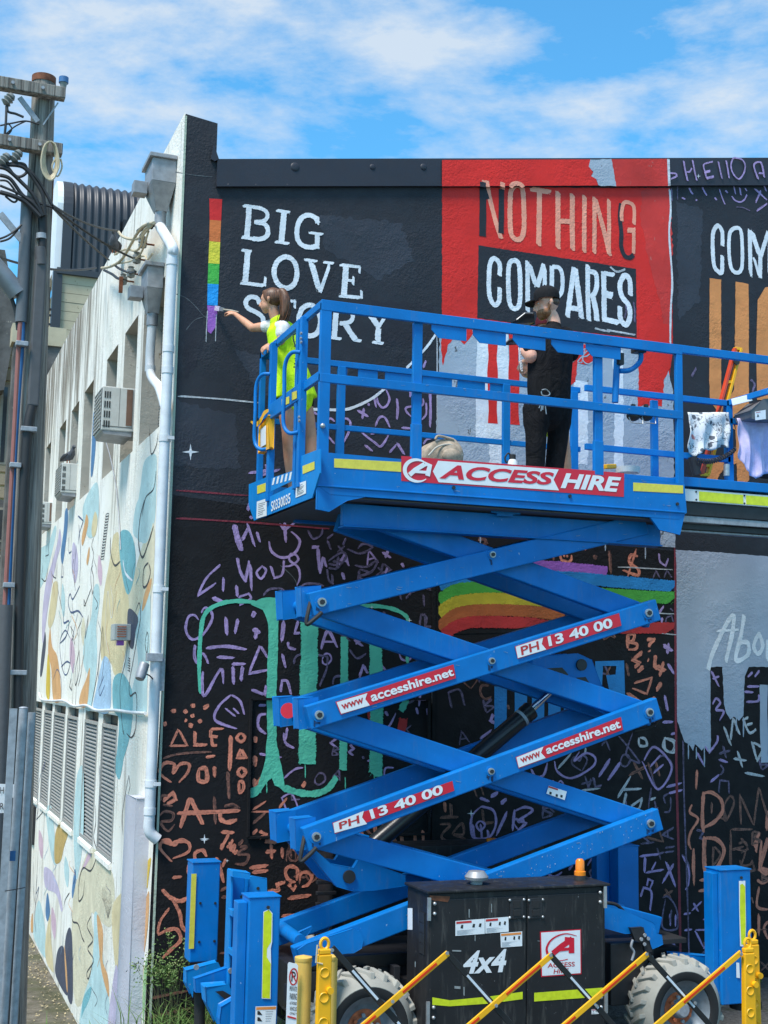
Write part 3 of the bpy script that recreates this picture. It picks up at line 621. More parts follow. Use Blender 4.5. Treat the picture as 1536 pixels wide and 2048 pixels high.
# white and red setting-out lines, swoosh
paint('white_guide_line','chalk',FP,[[(355,792),(440,798),(520,806)]],3.6,wall,2)
paint('white_swoosh','white',FW5,[[30,(100,812),(350,818),(480,812),(600,770),(740,700),(880,590)],[26,(1085,395),(1200,280),(1300,170),(1400,30),(1440,-20)]],28,wall,2,wob=.06)
paint('thin_red_line','redline',FP,[[(350,980),(500,992)],[(350,1036),(500,1045),(660,1058)]],4,wall,2)
paint('thin_white_line','chalk',FP,[[(874,670),(874,860)],[(868,1170),(868,1300)],[(864,1370),(866,1500)],[(864,1600),(866,1720)]],2.5,wall,2.7)
mb = MB(); q = [at(866,1080,WY-.012), at(872,1080,WY-.012), at(868,2000,WY-.012), at(862,2000,WY-.012)]; mb.prism(q, (0,.011,0)); mb.build('wall_joint_strip','black',wall)
# --- lower left mural: lilac words
ST(FA,125*0+ (381-340)*2.743,(904-220)*2.743,46,2)
ST(FC,338,1985,28); ST(FE,955,898,18,3.6); ST(FE,715,815,14,3.6); ST(FG,1350,726,26); ST(FI,320,0,22); ST(FI,455,122,12)
scr('lilac',FW5,[[[30,(585,820),(700,890)],[30,(655,800),(635,915)]],[[(700,750),(705,780)]],[[22,(755,670),(780,800)]],[[24,(880,610),(915,700),(890,770),(840,795),(795,740),(790,690)]],[[24,(1000,580),(1120,620),(1125,690)],[20,(1000,580),(985,620)]],[[28,(990,700),(1000,800),(990,920)]],[[28,(1330,620),(1335,800),(1330,1000)]],[[22,(1260,700),(1250,770),(1100,790),(1085,830),(1140,890)]],[[22,(1290,740),(1290,860),(1245,920)]],[[24,(770,990),(810,900),(870,900),(920,1000)],[22,(720,1060),(765,1060)]],
 [[24,(630,1050),(760,1150),(830,1190),(910,1070)]],[[24,(660,1175),(745,1245)]],[[22,(910,1260),(990,1170)],[30,(990,1150),(1070,1280)]],[[22,(270,940),(310,905),(355,940)],[24,(425,910),(480,910),(515,950),(500,1040),(425,1190)],[22,(265,1060),(355,1170)]],[[22,(110,900),(140,840),(180,870)],[26,(110,1010),(170,1040)],[24,(115,1050),(160,1080)]],[[24,(1260,390),(1290,310)]],[[24,(1035,1000),(1150,1010)]],[[22,(1260,1170),(1300,1120),(1350,1110)]]],26)
scr('lilac',FL,[[[(65,1600),(200,1580),(220,1540)],[(150,1620),(320,1570)],[(200,1530),(240,1620)]],[[(60,1900),(75,1830)]],[[(75,1940),(100,1960)]]],24)
scr('lilac',FC,[[[34,(508,195),(525,270),(550,348)],[20,(550,290),(590,210)],[16,(580,185),(625,325)]],[[16,(635,235),(655,300)]],[[20,(795,180),(800,300)],[14,(765,190),(790,230),(860,180)],[16,(830,235),(880,290),(850,360),(780,385),(720,350),(705,290)]],
 [[18,(525,385),(540,460),(570,520),(595,400)],[18,(600,420),(605,575)]],[[14,(670,430),(635,470),(660,505),(688,460),(665,432)]],[[14,(715,430),(735,500),(780,480),(790,400)]],[[14,(795,435),(830,430),(870,400),(860,370),(830,365),(822,400),(870,440),(880,500),(862,545)]],
 [[14,(430,425),(350,500),(300,600),(405,530)]],[[16,(447,495),(443,580)]],[[18,(520,540),(525,610)],[14,(530,610),(590,590),(600,620),(535,655)]],[[24,(380,610),(465,650)]],[[16,(320,700),(340,670),(375,690),(380,740),(330,820),(270,850),(232,800),(245,725),(280,712),(305,740)]],
 [[22,(460,720),(465,830)],[20,(530,730),(510,820)]],[[26,(625,690),(610,725)]],[[26,(612,790),(655,815)],[24,(625,850),(640,785)]],[[20,(345,900),(460,890),(580,908)]],[[18,(405,950),(512,955)]],[[18,(285,880),(280,940),(295,990)],[16,(300,930),(335,935),(360,990)]],
 [[18,(330,1030),(325,1100),(340,1170),(430,1020),(445,1105)]],[[18,(490,990),(575,990)],[22,(500,1000),(503,1110)],[22,(555,1000),(545,1090)]],[[16,(655,885),(590,1045),(715,1020)],[14,(655,885),(700,960)]],[[16,(490,1165),(420,1230),(400,1310),(525,1360)],[14,(490,1165),(540,1200),(565,1280)],[12,(455,1240),(515,1290)],[12,(500,1240),(535,1275)]],
 [[18,(605,1135),(680,1165),(690,1110)]],[[16,(780,930),(800,1015)]],[[16,(770,1150),(780,1085),(810,1090),(830,1165)]],[[22,(790,740),(780,860)]],[[16,(645,1225),(690,1225)]],[[18,(690,1275),(650,1285),(645,1350),(690,1390)]],[[14,(650,1500),(700,1510)],[14,(690,1520),(780,1522)]],[[16,(790,1380),(800,1440),(850,1470)],[14,(810,1350),(800,1420)]],[[12,(790,1640),(850,1590),(900,1580)]]],16)
scr('lilac2',FE,[[[(305,320),(340,375),(390,350),(400,310)]],[[(425,380),(470,345)],[(430,385),(455,450)]],[[(530,420),(550,370)]],[[(555,440),(640,470),(720,430),(660,410),(625,440)]],[[(605,545),(680,555),(750,515),(720,580),(660,615)]],[[(435,520),(520,465),(550,490),(500,560),(460,570)]],[[(430,570),(440,640),(465,665),(460,600)]],[[(245,700),(290,665),(370,665),(410,680)]],[[(20,740),(60,700),(130,695),(165,720)]],[[(820,700),(830,760)]],[[(890,720),(905,770)]],[[(930,760),(985,700)]],[[(1045,730),(1050,810)]],[[(1020,930),(1030,860),(1065,880),(1050,960)]],[[(790,840),(800,870)]],
 [[(570,1080),(620,1140),(680,1110)]],[[(215,1180),(230,1130),(280,1110)]],[[(370,1120),(430,1130),(425,1210),(380,1320)]],[[(465,1310),(480,1260),(540,1260),(570,1290)]],[[(940,1430),(990,1410)]],[[(720,720),(700,760)]],[[(0,1060),(40,1110)]]],15)
scr('lilac',FE,[[[22,(330,430),(370,430),(380,590),(405,490)],[18,(405,490),(425,560)]],[[18,(780,460),(840,500)],[20,(820,450),(800,500)]],[[22,(390,1085),(420,985),(445,975),(495,1075)],[14,(405,1035),(480,1035)]],[[22,(150,900),(135,1040)]],[[18,(245,900),(220,980),(255,980)]],[[18,(600,1020),(660,1065)],[18,(650,1020),(610,1050)]],[[18,(180,1035),(185,1070),(230,1085)]],[[18,(635,1265),(660,1185),(690,1240)]],[[18,(905,530),(920,560)],[16,(815,560),(800,600)]],[[20,(525,590),(540,640)]],[[16,(1000,1455),(1010,1500)],[18,(1070,1460),(1075,1510)]],[[18,(800,1480),(820,1510)]],[[14,(750,1460),(770,1560),(820,1580),(870,1490)]]],18)
# coral drawings lower left
scr('coral',FC,[[[28,(160,1245),(165,1270)]],[[26,(105,1320),(118,1342)]],[[26,(270,1215),(275,1240)]],[[24,(330,1245),(365,1222)]],[[24,(220,1252),(240,1270)]],[[24,(265,1275),(275,1295)]],[[20,(225,1310),(240,1312)]],[[24,(305,1305),(320,1325)]],[[26,(262,1325),(258,1355)]],
 [[14,(190,1360),(145,1455),(240,1455),'c']],[[20,(285,1370),(282,1450),(355,1450)]],[[16,(370,1360),(450,1358)],[20,(375,1365),(372,1400),(415,1405)],[20,(378,1405),(385,1450),(410,1452)]],[[18,(345,1520),(400,1512)],[22,(395,1570),(395,1635)]],
 [[20,(150,1665),(85,1610),(110,1555),(165,1560),(160,1610),(200,1560),(250,1560),(240,1610),(190,1665)]],[[26,(305,1590),(305,1650),(350,1655),(345,1585),(300,1590)]],[[26,(488,1395),(485,1500),(480,1600)]],[[20,(545,1385),(522,1410),(545,1432),(568,1410),'c']],[[22,(548,1475),(525,1520),(572,1522),'c']],[[22,(550,1580),(528,1605),(550,1630),(572,1605),'c']],[[20,(535,1660),(538,1720),(560,1700),(558,1665),'c']],
 [[24,(628,1400),(628,1440)]],[[28,(625,1510),(625,1575)]],[[22,(622,1640),(622,1690)]],[[28,(255,1750),(230,1830),(200,1925)],[28,(258,1750),(295,1830),(330,1905)],[26,(180,1840),(300,1835),(545,1825)]],[[26,(430,1820),(430,1870),(470,1890),(525,1875)]],
 [[22,(100,1770),(160,1720),(175,1760),(120,1790)]],[[20,(90,1995),(130,1990),(165,2020),(200,1990),(245,2000)]],[[22,(430,1945),(510,1950)],[20,(480,1950),(430,2045)],[18,(500,1985),(480,2040)]],[[22,(615,1690),(700,1600)]],[[14,(610,1820),(690,1770)],[16,(760,1810),(810,1750)],[12,(600,1830),(800,1830)]],[[18,(610,1960),(640,1930)],[18,(650,1940),(690,1960),(650,1980)]]],20)
scr('coral2',FC,[[[22,(470,1600),(475,1700),(480,1760)]],[[14,(100,1528),(200,1500),(380,1490)]],[[20,(395,1740),(400,1905)]],[[18,(440,1830),(530,1810),(500,1790),(450,1800)]],[[16,(85,1770),(95,1740),(130,1740)],[14,(100,1790),(160,1800)]],[[16,(75,1860),(110,1830),(160,1840),(150,1880),(90,1890),(130,1940),(170,1900)]],[[18,(610,1900),(690,1830)]],[[18,(530,2020),(560,1990)]]],16)
scr('coral',FI,[[[20,(130,130),(60,50),(75,10),(125,25),(150,10),(225,15),(225,70),(130,110)]],[[20,(130,222),(190,216)]],[[26,(70,290),(120,340),(180,360),(240,330)],[22,(130,345),(175,430),(190,510),(235,560)]],[[16,(115,400),(60,480),(45,560)],[24,(45,560),(110,530),(160,530),(180,590),(120,650),(70,700)]],[[22,(270,130),(265,80),(310,60),(335,100)],[18,(270,140),(230,150),(225,190),(245,210)]],[[22,(390,100),(415,170),(435,255)],[20,(450,110),(425,160)]],[[24,(430,20),(420,60)],[22,(470,10),(480,70)],[20,(450,40),(490,35)]],[[22,(500,20),(490,80)],[20,(520,60),(495,85)]],[[24,(585,165),(700,150)]],[[24,(600,190),(700,180)]],
 [[26,(690,20),(690,5),(750,15)],[24,(680,70),(745,65)],[20,(715,20),(718,115)]],[[20,(780,40),(782,110)]],[[22,(845,20),(860,70)]],[[22,(860,250),(815,230),(800,180),(830,155),(870,175),(865,240)],[18,(845,240),(820,265),(845,295),(865,265)],[20,(885,240),(890,200),(925,190),(955,220),(930,265),(895,275)]],[[22,(760,300),(750,260),(800,250)]],[[22,(695,300),(770,300)]],[[24,(810,345),(955,325)]],[[22,(775,450),(880,440),(955,425)]]],20)
scr('coral2',FI,[[[20,(530,40),(570,40),(520,80),(580,90),(560,140),(500,140)]],[[18,(415,300),(470,270)]],[[20,(420,340),(485,330)]],[[20,(450,550),(480,490)]],[[18,(820,0),(835,110)]],[[18,(0,935),(120,910),(230,890)]],[[16,(0,1050),(120,1020),(250,990)]],[[14,(410,670),(480,660)]]],18)
scr('coral',FG,[[[22,(640,830),(660,870)]],[[24,(735,800),(738,870)]],[[22,(790,790),(788,840)]],[[24,(905,870),(910,925),(985,920),(990,860)]],[[20,(1040,830),(1045,920)]],[[20,(1180,650),(1185,720)]],[[24,(270,560),(290,520)]],[[24,(840,870),(880,925)]]],20)
scr('coral2',FG,[[[20,(1220,660),(1225,750),(1150,750)],[20,(1190,745),(1270,750)]],[[18,(1150,795),(1215,800),(1160,870),(1210,920),(1170,925)]],[[18,(1225,860),(1290,790),(1300,860),(1240,860),(1310,890),(1260,930)]],[[20,(400,960),(430,1030)]],[[20,(480,990),(540,1030)]],[[16,(680,830),(720,870)]]],16)
# mint letters
fill('mint_letter_top','mint',FC,[(665,615),(755,610),(762,700),(752,1000),(745,1195),(748,1440),(790,1640),(795,1720),(760,1690),(740,1680),(720,1640),(700,1650),(640,1740),(588,1755),(590,1700),(640,1680),(680,1560),(695,1400),(692,1150),(700,900),(700,760),(670,680),(600,650)],wall,2.7,rag=.004)
paint('mint_letter_arc','mint',FC,[[26,(312,1160),(308,1000),(318,800),(345,700),(420,650),(520,632),(620,640),(680,665)]],26,wall,2.8,taper=.15)
paint('mint_letter_arc','mint',FE,[[26,(560,815),(700,805),(830,820),(920,860),(945,920),(940,1180)]],26,wall,2.8)
paint('mint_letter_arc','mint',FG,[[44,(150,560),(240,590),(340,600),(430,570),(490,490)]],40,wall,2.8)
paint('mint_letter_bar','mint',FE,[[118,(316,900),(314,1150),(306,1400),(302,1700),(300,1820)],[52,(540,1000),(538,1300),(532,1720),(530,1860)],[88,(740,1050),(742,1240),(745,1500),(740,1900)]],100,wall,2.6,wob=.04)
paint('mint_letter_bar','mint',FE,[[44,(935,1400),(920,1440),(900,1480)]],44,wall,2.6)
paint('red_paint_splash','dred',FG,[[60,(690,115),(740,90)],[90,(880,160),(940,165)]],60,wall,2.9)
paint('red_painted_circle','pred',FG,[[(190,105),(245,100)]],60,wall,2.9)
# door panel outlines standing a little proud
q = [at(502,1398,WY-.02), at(858,1398,WY-.02), at(858,1668,WY-.02), at(496,1675,WY-.02)]
for a, b in ((0,1),(1,2),(2,3),(3,0)):
    mb = MB(); mb.beam(q[a], q[b], .02, .03, up=(0,-1,0)); mb.build('panel_edge','black',wall)
# rainbow and the lower middle
def band(mat, F, pts, w, lay=2.2): paint('rainbow_band', mat, F, [pts], w, wall, lay, wob=.02)
band('ppurple',FP,[(1030,1128),(1100,1132),(1170,1138),(1215,1143)],20)
band('mblue',FP,[(878,1170),(930,1155),(1040,1150),(1150,1156),(1230,1163),(1350,1173)],25)
band('dgreen',FP,[(878,1203),(905,1184),(950,1175),(1050,1174),(1180,1187),(1350,1196)],26,2.3)
band('dyellow',FP,[(877,1228),(905,1208),(950,1199),(1050,1199),(1130,1206),(1140,1207)],25,2.4)
band('dorange',FP,[(878,1258),(905,1232),(950,1221),(1050,1222),(1130,1232)],24,2.5)
band('dred',FP,[(886,1272),(910,1254),(950,1244),(1050,1246),(1130,1254),(1350,1256)],24,2.6)
paint('thin_white_line','chalk',FF,[[(940,555),(1300,575)],[(1150,850),(1305,858)],[(1180,975),(1320,992)]],7,wall,2.8)
fill('black_field','black',FP,[(862,1140),(876.5,1140),(876.5,1300),(862,1300)],wall,3.2)
fill('black_field','black',FP,[(905,1268),(1140,1262),(1140,1240),(1000,1262),(940,1258)],wall,2.7)
fill('grey_paint_field','grey',FP,[(1150,1050),(1350,1058),(1350,1095),(1300,1092),(1180,1080)],wall,2.3)
scr('coral',FF,[[[22,(690,420),(700,455)],[20,(740,415),(735,450)]],[[18,(575,480),(590,515),(640,520),(650,480)]],[[14,(600,480),(605,495)],[14,(620,480),(622,495)]],[[20,(1075,490),(1030,480),(1020,530),(1075,570),(1070,610),(975,575)],[14,(1065,440),(1005,625)]],[[24,(1010,985),(1008,1080)],[20,(1010,990),(1050,990),(1040,1030),(1010,1035),(1065,1050),(1060,1080),(1010,1085)]],[[20,(1130,1020),(1180,1020),(1150,1050),(1145,1070)]],[[22,(1145,1090),(1150,1100)]],[[22,(1105,1100),(1040,1150),(1085,1170),(1050,1200)]],[[26,(1110,1190),(1070,1230)]],[[20,(1190,1120),(1175,1200)]],[[24,(1170,1190),(1250,1225)],[20,(1240,1160),(1210,1260)]],[[22,(1135,1150),(1145,1155)]],[[14,(1045,1300),(1165,1265),(1130,1370),(1035,1330)]],[[24,(1225,1295),(1190,1345)]],[[24,(1185,1390),(1145,1425)]],[[20,(1000,1360),(1090,1420)]]],18)
scr('coral2',FF,[[[22,(850,1020),(900,990),(930,1010)]],[[22,(890,450),(900,600)]],[[14,(535,460),(535,520)]],[[26,(800,480),(800,510)]],[[12,(870,1250),(900,1190)],[18,(1000,1170),(1015,1260)]],[[20,(50,380),(90,380),(105,405),(80,420)]]],16)
scr('lilac',FF,[[[12,(1210,470),(1215,520),(1250,550),(1270,500)]],[[16,(1235,1050),(1300,1095)],[14,(1280,1065),(1260,1115)]],[[18,(1265,1175),(1305,1240)]],[[16,(1245,1375),(1262,1480)]],[[16,(1230,1550),(1300,1548)]],[[16,(1230,880),(1225,915)]],[[20,(1145,830),(1195,825)]],[[14,(1210,850),(1240,805)]]],14)
scr('lilac2',FF,[[[(1170,630),(1190,580),(1215,630)],[(1240,625),(1260,580),(1290,625)]],[[(1280,820),(1300,840)]],[[(1250,910),(1260,880),(1290,870),(1300,910)]],[[(1175,1510),(1185,1580)]]],10)
# blue letters behind the cylinder
fill('blue_painted_letter','mblue',FF,[(800,1160),(985,1155),(992,1420),(900,1400),(870,1250),(930,1245),(935,1190),(850,1190),(840,1400),(800,1340)],wall,2.4)
for x in (155,285,395,500,600): fill('blue_painted_letter','mblue',FF,[(x,1320),(x+80,1330),(x+78,1580),(x,1600)],wall,2.4)
scr('coral2',FH,[[[(240,30),(250,60)]],[[(460,30),(455,80),(400,90)]],[[(370,140),(440,130)]]],16)
scr('lilac',FH,[[[22,(150,90),(130,130),(160,150)]],[[16,(60,250),(140,190)]],[[16,(390,440),(420,490),(470,480),(495,400)]],[[14,(540,390),(560,460),(650,500),(780,430),(800,370),(740,340),(665,390),(700,330)]],[[20,(898,375),(820,495)]],[[20,(965,395),(880,515)]],
 [[16,(60,690),(10,750),(10,860),(60,890),(130,870),(165,790),(150,710),(90,685),'c']],[[14,(65,775),(40,800),(65,835),(95,800),'c']],[[20,(240,710),(165,870)]],[[18,(285,700),(270,840)],[16,(285,710),(350,685),(400,705),(340,750),(300,770)],[16,(300,770),(360,790),(300,840)]],[[24,(130,620),(180,590)]],[[24,(195,665),(235,630)]],[[18,(60,625),(125,650)]],[[14,(1110,390),(1180,300),(1290,430),(1200,570),(1100,390)],[12,(1150,430),(1220,350)],[12,(1170,470),(1240,410)]],[[16,(1140,1110),(1310,1090),(1320,1200)][:2]],[[16,(1255,1035),(1315,1195)],[16,(1305,1045),(1230,1170)]],[[18,(1120,1000),(1115,1110)],[14,(1080,1000),(1215,985)],[14,(1120,1105),(1240,1085)],[12,(1190,1035),(1160,1090)]],
 [[14,(1090,1260),(1110,1200),(1160,1230),(1150,1350)],[12,(1130,1190),(1140,1145),(1170,1160),(1150,1210)]],[[14,(750,1060),(790,1010),(850,1040),(840,1120),(750,1140)]],[[14,(630,1090),(660,1050)]],[[12,(785,1125),(800,1060)]],[[14,(490,1110),(540,1130),(590,1100)]],[[16,(1090,1390),(1110,1430),(1150,1380)]],[[16,(1250,1520),(1300,1560),(1310,1600)]],[[16,(840,985),(865,1000)]],[[14,(190,170),(240,160)]]],14)
scr('lilac2',FH,[[[(1230,1265),(1270,1260),(1320,1340),(1325,1460),(1230,1450),(1250,1270)],[(1290,1340),(1275,1430)]],[[(1000,640),(990,760)]],[[(950,230),(1010,300),(1085,400),(1000,350),(1040,210)]],[[(840,290),(870,260),(895,325)]],[[(1090,920),(1180,910)],[(1100,870),(1160,920)]],[[(1180,640),(1200,760)]],[[(1160,560),(1140,700)]],[[(510,690),(540,720)]]],12)
scr('chalk',FH,[[[16,(940,630),(1030,485)],[16,(960,575),(1100,568)]],[[18,(1000,590),(980,680)]],[[14,(1030,680),(1100,630),(1080,695),(1040,690)]],[[14,(1145,640),(1190,625)]],[[12,(700,580),(835,565)]],[[14,(560,440),(650,340)]],[[16,(1080,240),(1085,290),(1130,290),(1120,250),(1085,240)]],[[16,(1240,240),(1300,270),(1310,330),(1250,320),(1245,245)]],[[12,(735,345),(740,305)]]],14)
scr('lilac',FK,[[[16,(650,180),(735,410)],[16,(720,210),(620,375)]],[[14,(795,135),(850,250),(850,370),(820,430)]],[[16,(805,640),(870,630)]],[[18,(890,540),(935,620)],[14,(965,530),(875,610)]],[[12,(1000,620),(1010,550),(1060,530),(1070,640),(1010,640)],[12,(970,685),(1050,680)]],[[16,(810,780),(880,770)]],[[16,(905,780),(980,930),(1085,840)],[14,(905,775),(1085,775)]],[[16,(645,860),(700,840),(735,930)]],[[18,(1045,970),(1085,920)]]],15)
scr('coral',FK,[[[22,(895,80),(895,400)]],[[24,(940,345),(1080,345)]],[[22,(930,440),(1080,420)]],[[24,(1440,340),(1480,370),(1536,350)]],[[22,(1460,400),(1440,570),(1536,600)]],[[24,(1455,630),(1455,830)]],[[22,(1536,700),(1500,760),(1536,860)]],[[26,(1480,0),(1465,230),(1510,290),(1536,270)]],[[22,(1400,40),(1440,20),(1430,110)]]],22)
scr('coral2',FK,[[[20,(1215,0),(1205,230)]],[[18,(1280,30),(1340,20),(1360,80),(1300,110)]],[[18,(1290,170),(1310,220),(1380,210),(1400,170)],[18,(1380,270),(1420,260),(1400,180)]],[[16,(1390,490),(1410,550)]],[[12,(1390,780),(1536,770)]]],18)
# thin black wash stains on the coping

# more hand-drawn marks, row upon row behind the lift
random.seed(77)
GL = [[[(0,0),(6,10),(0,20)]],[[(0,0),(20,2)],[(0,8),(18,10)]],[[(0,0),(3,22)],[(10,0),(12,22)]],[[(10,0),(0,18),(22,18),(10,0)]],[[(0,10),(5,0),(14,0),(18,10),(10,20),(2,18),(0,10)]],[[(0,0),(18,18)],[(18,0),(0,18)]],[[(9,0),(9,20)],[(0,10),(18,10)]],[[(0,20),(0,0),(14,0),(16,20)]],[[(10,20),(0,8),(4,0),(10,6),(16,0),(20,8),(10,20)]],[[(0,20),(8,0),(16,20)],[(4,12),(13,12)]],[[(0,0),(0,22)],[(0,0),(12,3),(0,10),(13,15),(0,22)]],[[(14,2),(4,0),(0,10),(5,20),(15,18)]],[[(0,0),(8,6),(0,12),(8,18)]],[[(0,0),(0,20),(14,20)]],[[(2,0),(4,4)]]]
def rows(x0, x1, y0, y1, n, mats, skip=()):
    k = 0
    while k < n:
        x, y = random.uniform(x0, x1), random.uniform(y0, y1); k += 1
        if any(a < x < c and b < y < d for a, b, c, d in skip): continue
        sc_ = random.uniform(.8, 1.7); r = random.uniform(-.35, .35); gl = random.choice(GL)
        st = [[(x+(px*math.cos(r)-py*math.sin(r))*sc_, y+(px*math.sin(r)+py*math.cos(r))*sc_) for px, py in q] for q in gl]
        paint('painted_scribble', random.choice(mats), FP, st, random.uniform(3.2, 5.4), wall, 1.6, taper=.16)
rows(640, 858, 1060, 1400, 34, ['lilac','lilac2','lilac2'])
rows(560, 858, 1440, 1640, 26, ['lilac','lilac2','lilac2'])
rows(560, 858, 1640, 1760, 18, ['coral','coral2','coral2'])
rows(885, 1340, 1500, 1900, 56, ['lilac','lilac2','lilac2','coral2'])
rows(885, 1200, 1290, 1500, 14, ['lilac2','coral2'])
rows(1385, 1536, 1480, 1940, 16, ['coral2','lilac2'])
for pts in ([(350,344),(385,350),(425,354)],[(352,588),(372,596),(390,612),(410,634),(430,640)],[(372,660),(390,640),(415,632)],[(1330,700),(1338,640),(1344,560)],[(560,1130),(590,1160),(600,1200)]):
    paint('hairline_crack','crackc',FP,[pts],1.6,wall,1.2,wob=.3)

for mt_, q_ in (('mint',[(521,1560,26),(533,1570,16),(610,1534,22),(690,1560,18),(748,1552,30)]),('grey2',[(1376,1492,26),(1392,1500,18),(1408,1500,34),(1472,1440,22),(1486,1440,34)]),('white',[(530,690,0)]),('red',[(1310,812,14)]),('grey',[(900,1062,16),(960,1064,24),(1210,1082,20),(1290,1092,26)])):
    for x_, y_, l_ in q_:
        if l_: paint('paint_drip',mt_,FP,[[(x_,y_-6),(x_+.4,y_+l_*.5),(x_+.2,y_+l_)]],2.6,wall,3.2,taper=.4)
# ================================================================ SIDE WALL MURAL
random.seed(3)
def sp(name, col, under=None, **k): M[name] = m_brush(name+'_wall_paint', col, under or scl(col, .8), .12, .25, .9); 
sp('s_aqua',(.46,.63,.64)); sp('s_teal',(.17,.42,.47)); sp('s_sand',(.66,.55,.33)); sp('s_cream',(.66,.60,.44)); sp('s_orange',(.66,.36,.16)); sp('s_lilac',(.52,.46,.60)); sp('s_blue',(.08,.20,.38)); sp('s_navy',(.06,.07,.11)); sp('s_mustard',(.50,.34,.12)); sp('s_sky',(.36,.52,.68)); sp('s_line',(.045,.045,.06)); sp('s_bline',(.06,.09,.20)); sp('s_white',(.74,.75,.78)); sp('s_yel',(.66,.46,.06)); sp('s_green',(.30,.50,.25)); sp('s_pink',(.60,.42,.50))
def sb(mat, F, pts, lay=1, **k): return fill('painted_shape', mat, F, pts, side, lay, X=WX, curve=True)
def sline(mat, F, pts, w=6, lay=2.6): return paint('painted_line', mat, F, [pts], w*1.5, side, lay, X=WX, taper=.12)
sb('s_aqua',S2,[(1110,1620),(1195,1570),(1200,1750),(1190,2048),(1150,2190),(1060,2230),(1050,2048),(1080,1800)],1)
sb('s_aqua',S3,[(1060,0),(1180,0),(1190,90),(1130,320),(1060,300),(1020,230)],1.2)
sb('s_cream',S3,[(1100,330),(1180,180),(1175,640),(1100,850),(990,870),(975,720),(1020,600)],1)
sb('s_teal',S3,[(935,235),(990,240),(1030,330),(1042,480),(1020,640),(985,725),(955,660),(925,480),(915,300)],1.5)
sb('s_sand',S3,[(880,260),(910,260),(925,440),(960,620),(985,740),(995,900),(980,1080),(930,1330),(905,1375),(870,1320),(850,1250),(780,1230),(775,1000),(800,700),(840,480),(865,300)],1.2)
sb('s_orange',S3,[(1160,600),(1160,660),(1120,800),(1090,850),(1110,720)],1.6)
sb('s_aqua',S3,[(1085,800),(1150,700),(1150,1100),(1130,1400),(1120,1640),(1030,1640),(1010,1480),(1060,1250),(1040,1000)],1.1)
sb('s_navy',S3,[(985,840),(1060,900),(1040,1020),(1020,1140),(985,1080)],2)
sb('s_teal',S3,[(870,1380),(940,1330),(1010,1450),(1020,1600),(1000,1800),(950,1980),(925,2048),(890,2048),(915,1700),(870,1600)],1.4)
sb('s_teal',S4,[(885,0),(945,0),(925,150),(905,165),(885,100)],1.4)
sb('s_aqua',S3,[(720,680),(755,650),(765,760),(740,980),(745,1230),(700,1600),(640,1560),(690,1400),(640,1250),(650,1050),(700,900)],1.1)
sb('s_sky',S3,[(790,1220),(830,1215),(850,1300),(840,1620),(720,1600),(740,1450)],1.3)
sb('s_orange',S3,[(690,1285),(685,1420),(665,1580),(610,1570),(620,1480),(660,1380)],1.5)
sb('s_orange',S3,[(385,980),(400,1120),(440,1200),(465,1400),(465,1535),(410,1530),(395,1300),(370,1170)],1.5)
sb('s_sand',S3,[(410,640),(440,630),(445,720),(420,900),(385,985),(370,930),(390,760)],1.4)
sb('s_lilac',S3,[(440,330),(460,220),(470,330),(440,450),(400,640),(370,820),(330,1100),(325,900),(350,650),(400,480)],1.2)
sb('s_blue',S3,[(500,90),(520,70),(520,200),(490,450),(475,485),(468,400),(490,230)],1.6)
sb('s_blue',S2,[(718,1250),(735,1290),(735,1500),(712,1720),(698,1710),(705,1500)],1.6)
sb('s_aqua',S2,[(640,1960),(740,1780),(760,1960),(740,2150),(690,2210),(650,2130)],1.1)
sb('s_orange',S3,[(665,110),(680,170),(655,290),(632,350),(628,290),(650,180)],1.6)
sb('s_orange',S3,[(685,360),(688,420),(672,500),(665,460)],1.6)
sb('s_sand',S3,[(730,90),(750,150),(735,260),(710,280),(705,200)],1.5)
sb('s_yel',S3,[(370,1180),(385,1300),(380,1520),(355,1490),(358,1330)],1.4)
sb('s_navy',S3,[(345,1010),(352,1120),(325,1330),(308,1340),(320,1180)],1.5)
sb('s_aqua',S3,[(300,400),(370,330),(420,200),(430,260),(370,520),(330,640),(300,660)],1)
# between and under the grilles
sb('s_aqua',S4,[(355,410),(400,400),(430,800),(400,780),(370,600)],1.4)
sb('s_mustard',S4,[(470,500),(525,560),(490,700),(465,800),(420,800),(425,590)],1.5)
sb('s_aqua',S4,[(600,110),(640,100),(640,600),(600,900),(580,900),(565,560),(580,250)],1.3)
sb('s_cream',S4,[(610,900),(700,700),(850,860),(880,1100),(850,1300),(760,1250),(700,1200),(720,1400),(700,1650),(620,1900),(570,1850),(550,1500),(560,1100)],.8)
sb('s_pink',S4,[(690,720),(700,760),(650,850),(632,860),(660,780)],1.5)
sb('s_blue',S4,[(575,860),(585,930),(560,1080),(553,1020)],1.6)
sb('s_aqua',S4,[(725,1200),(760,1240),(800,1600),(830,1800),(830,2080),(620,2080),(640,1850),(700,1650),(720,1400)],1.1)
sb('s_orange',S4,[(745,1210),(790,1330),(790,1560),(828,1680),(835,1840),(780,1640),(760,1450)],1.6)
sb('s_teal',S4,[(700,1760),(690,1850),(640,1960),(625,2000),(640,1850)],1.5)
sb('s_navy',S4,[(530,1310),(555,1400),(558,1860),(520,1840),(515,1640),(500,1430)],1.5)
sb('s_navy',S4,[(450,1470),(490,1460),(510,1640),(515,1830),(430,1680),(430,1560)],1.3)
sb('s_sand',S4,[(385,1210),(390,1350),(410,1600),(405,1650),(355,1560),(350,1400)],1.3)
sb('s_aqua',S4,[(300,1100),(330,1200),(350,1360),(350,1540),(260,1380),(270,1200)],1.1)
sb('s_blue',S4,[(365,1040),(385,1180),(365,1260),(350,1180)],1.5)
sb('s_orange',S4,[(250,1200),(255,1330),(240,1340),(238,1260)],1.5)
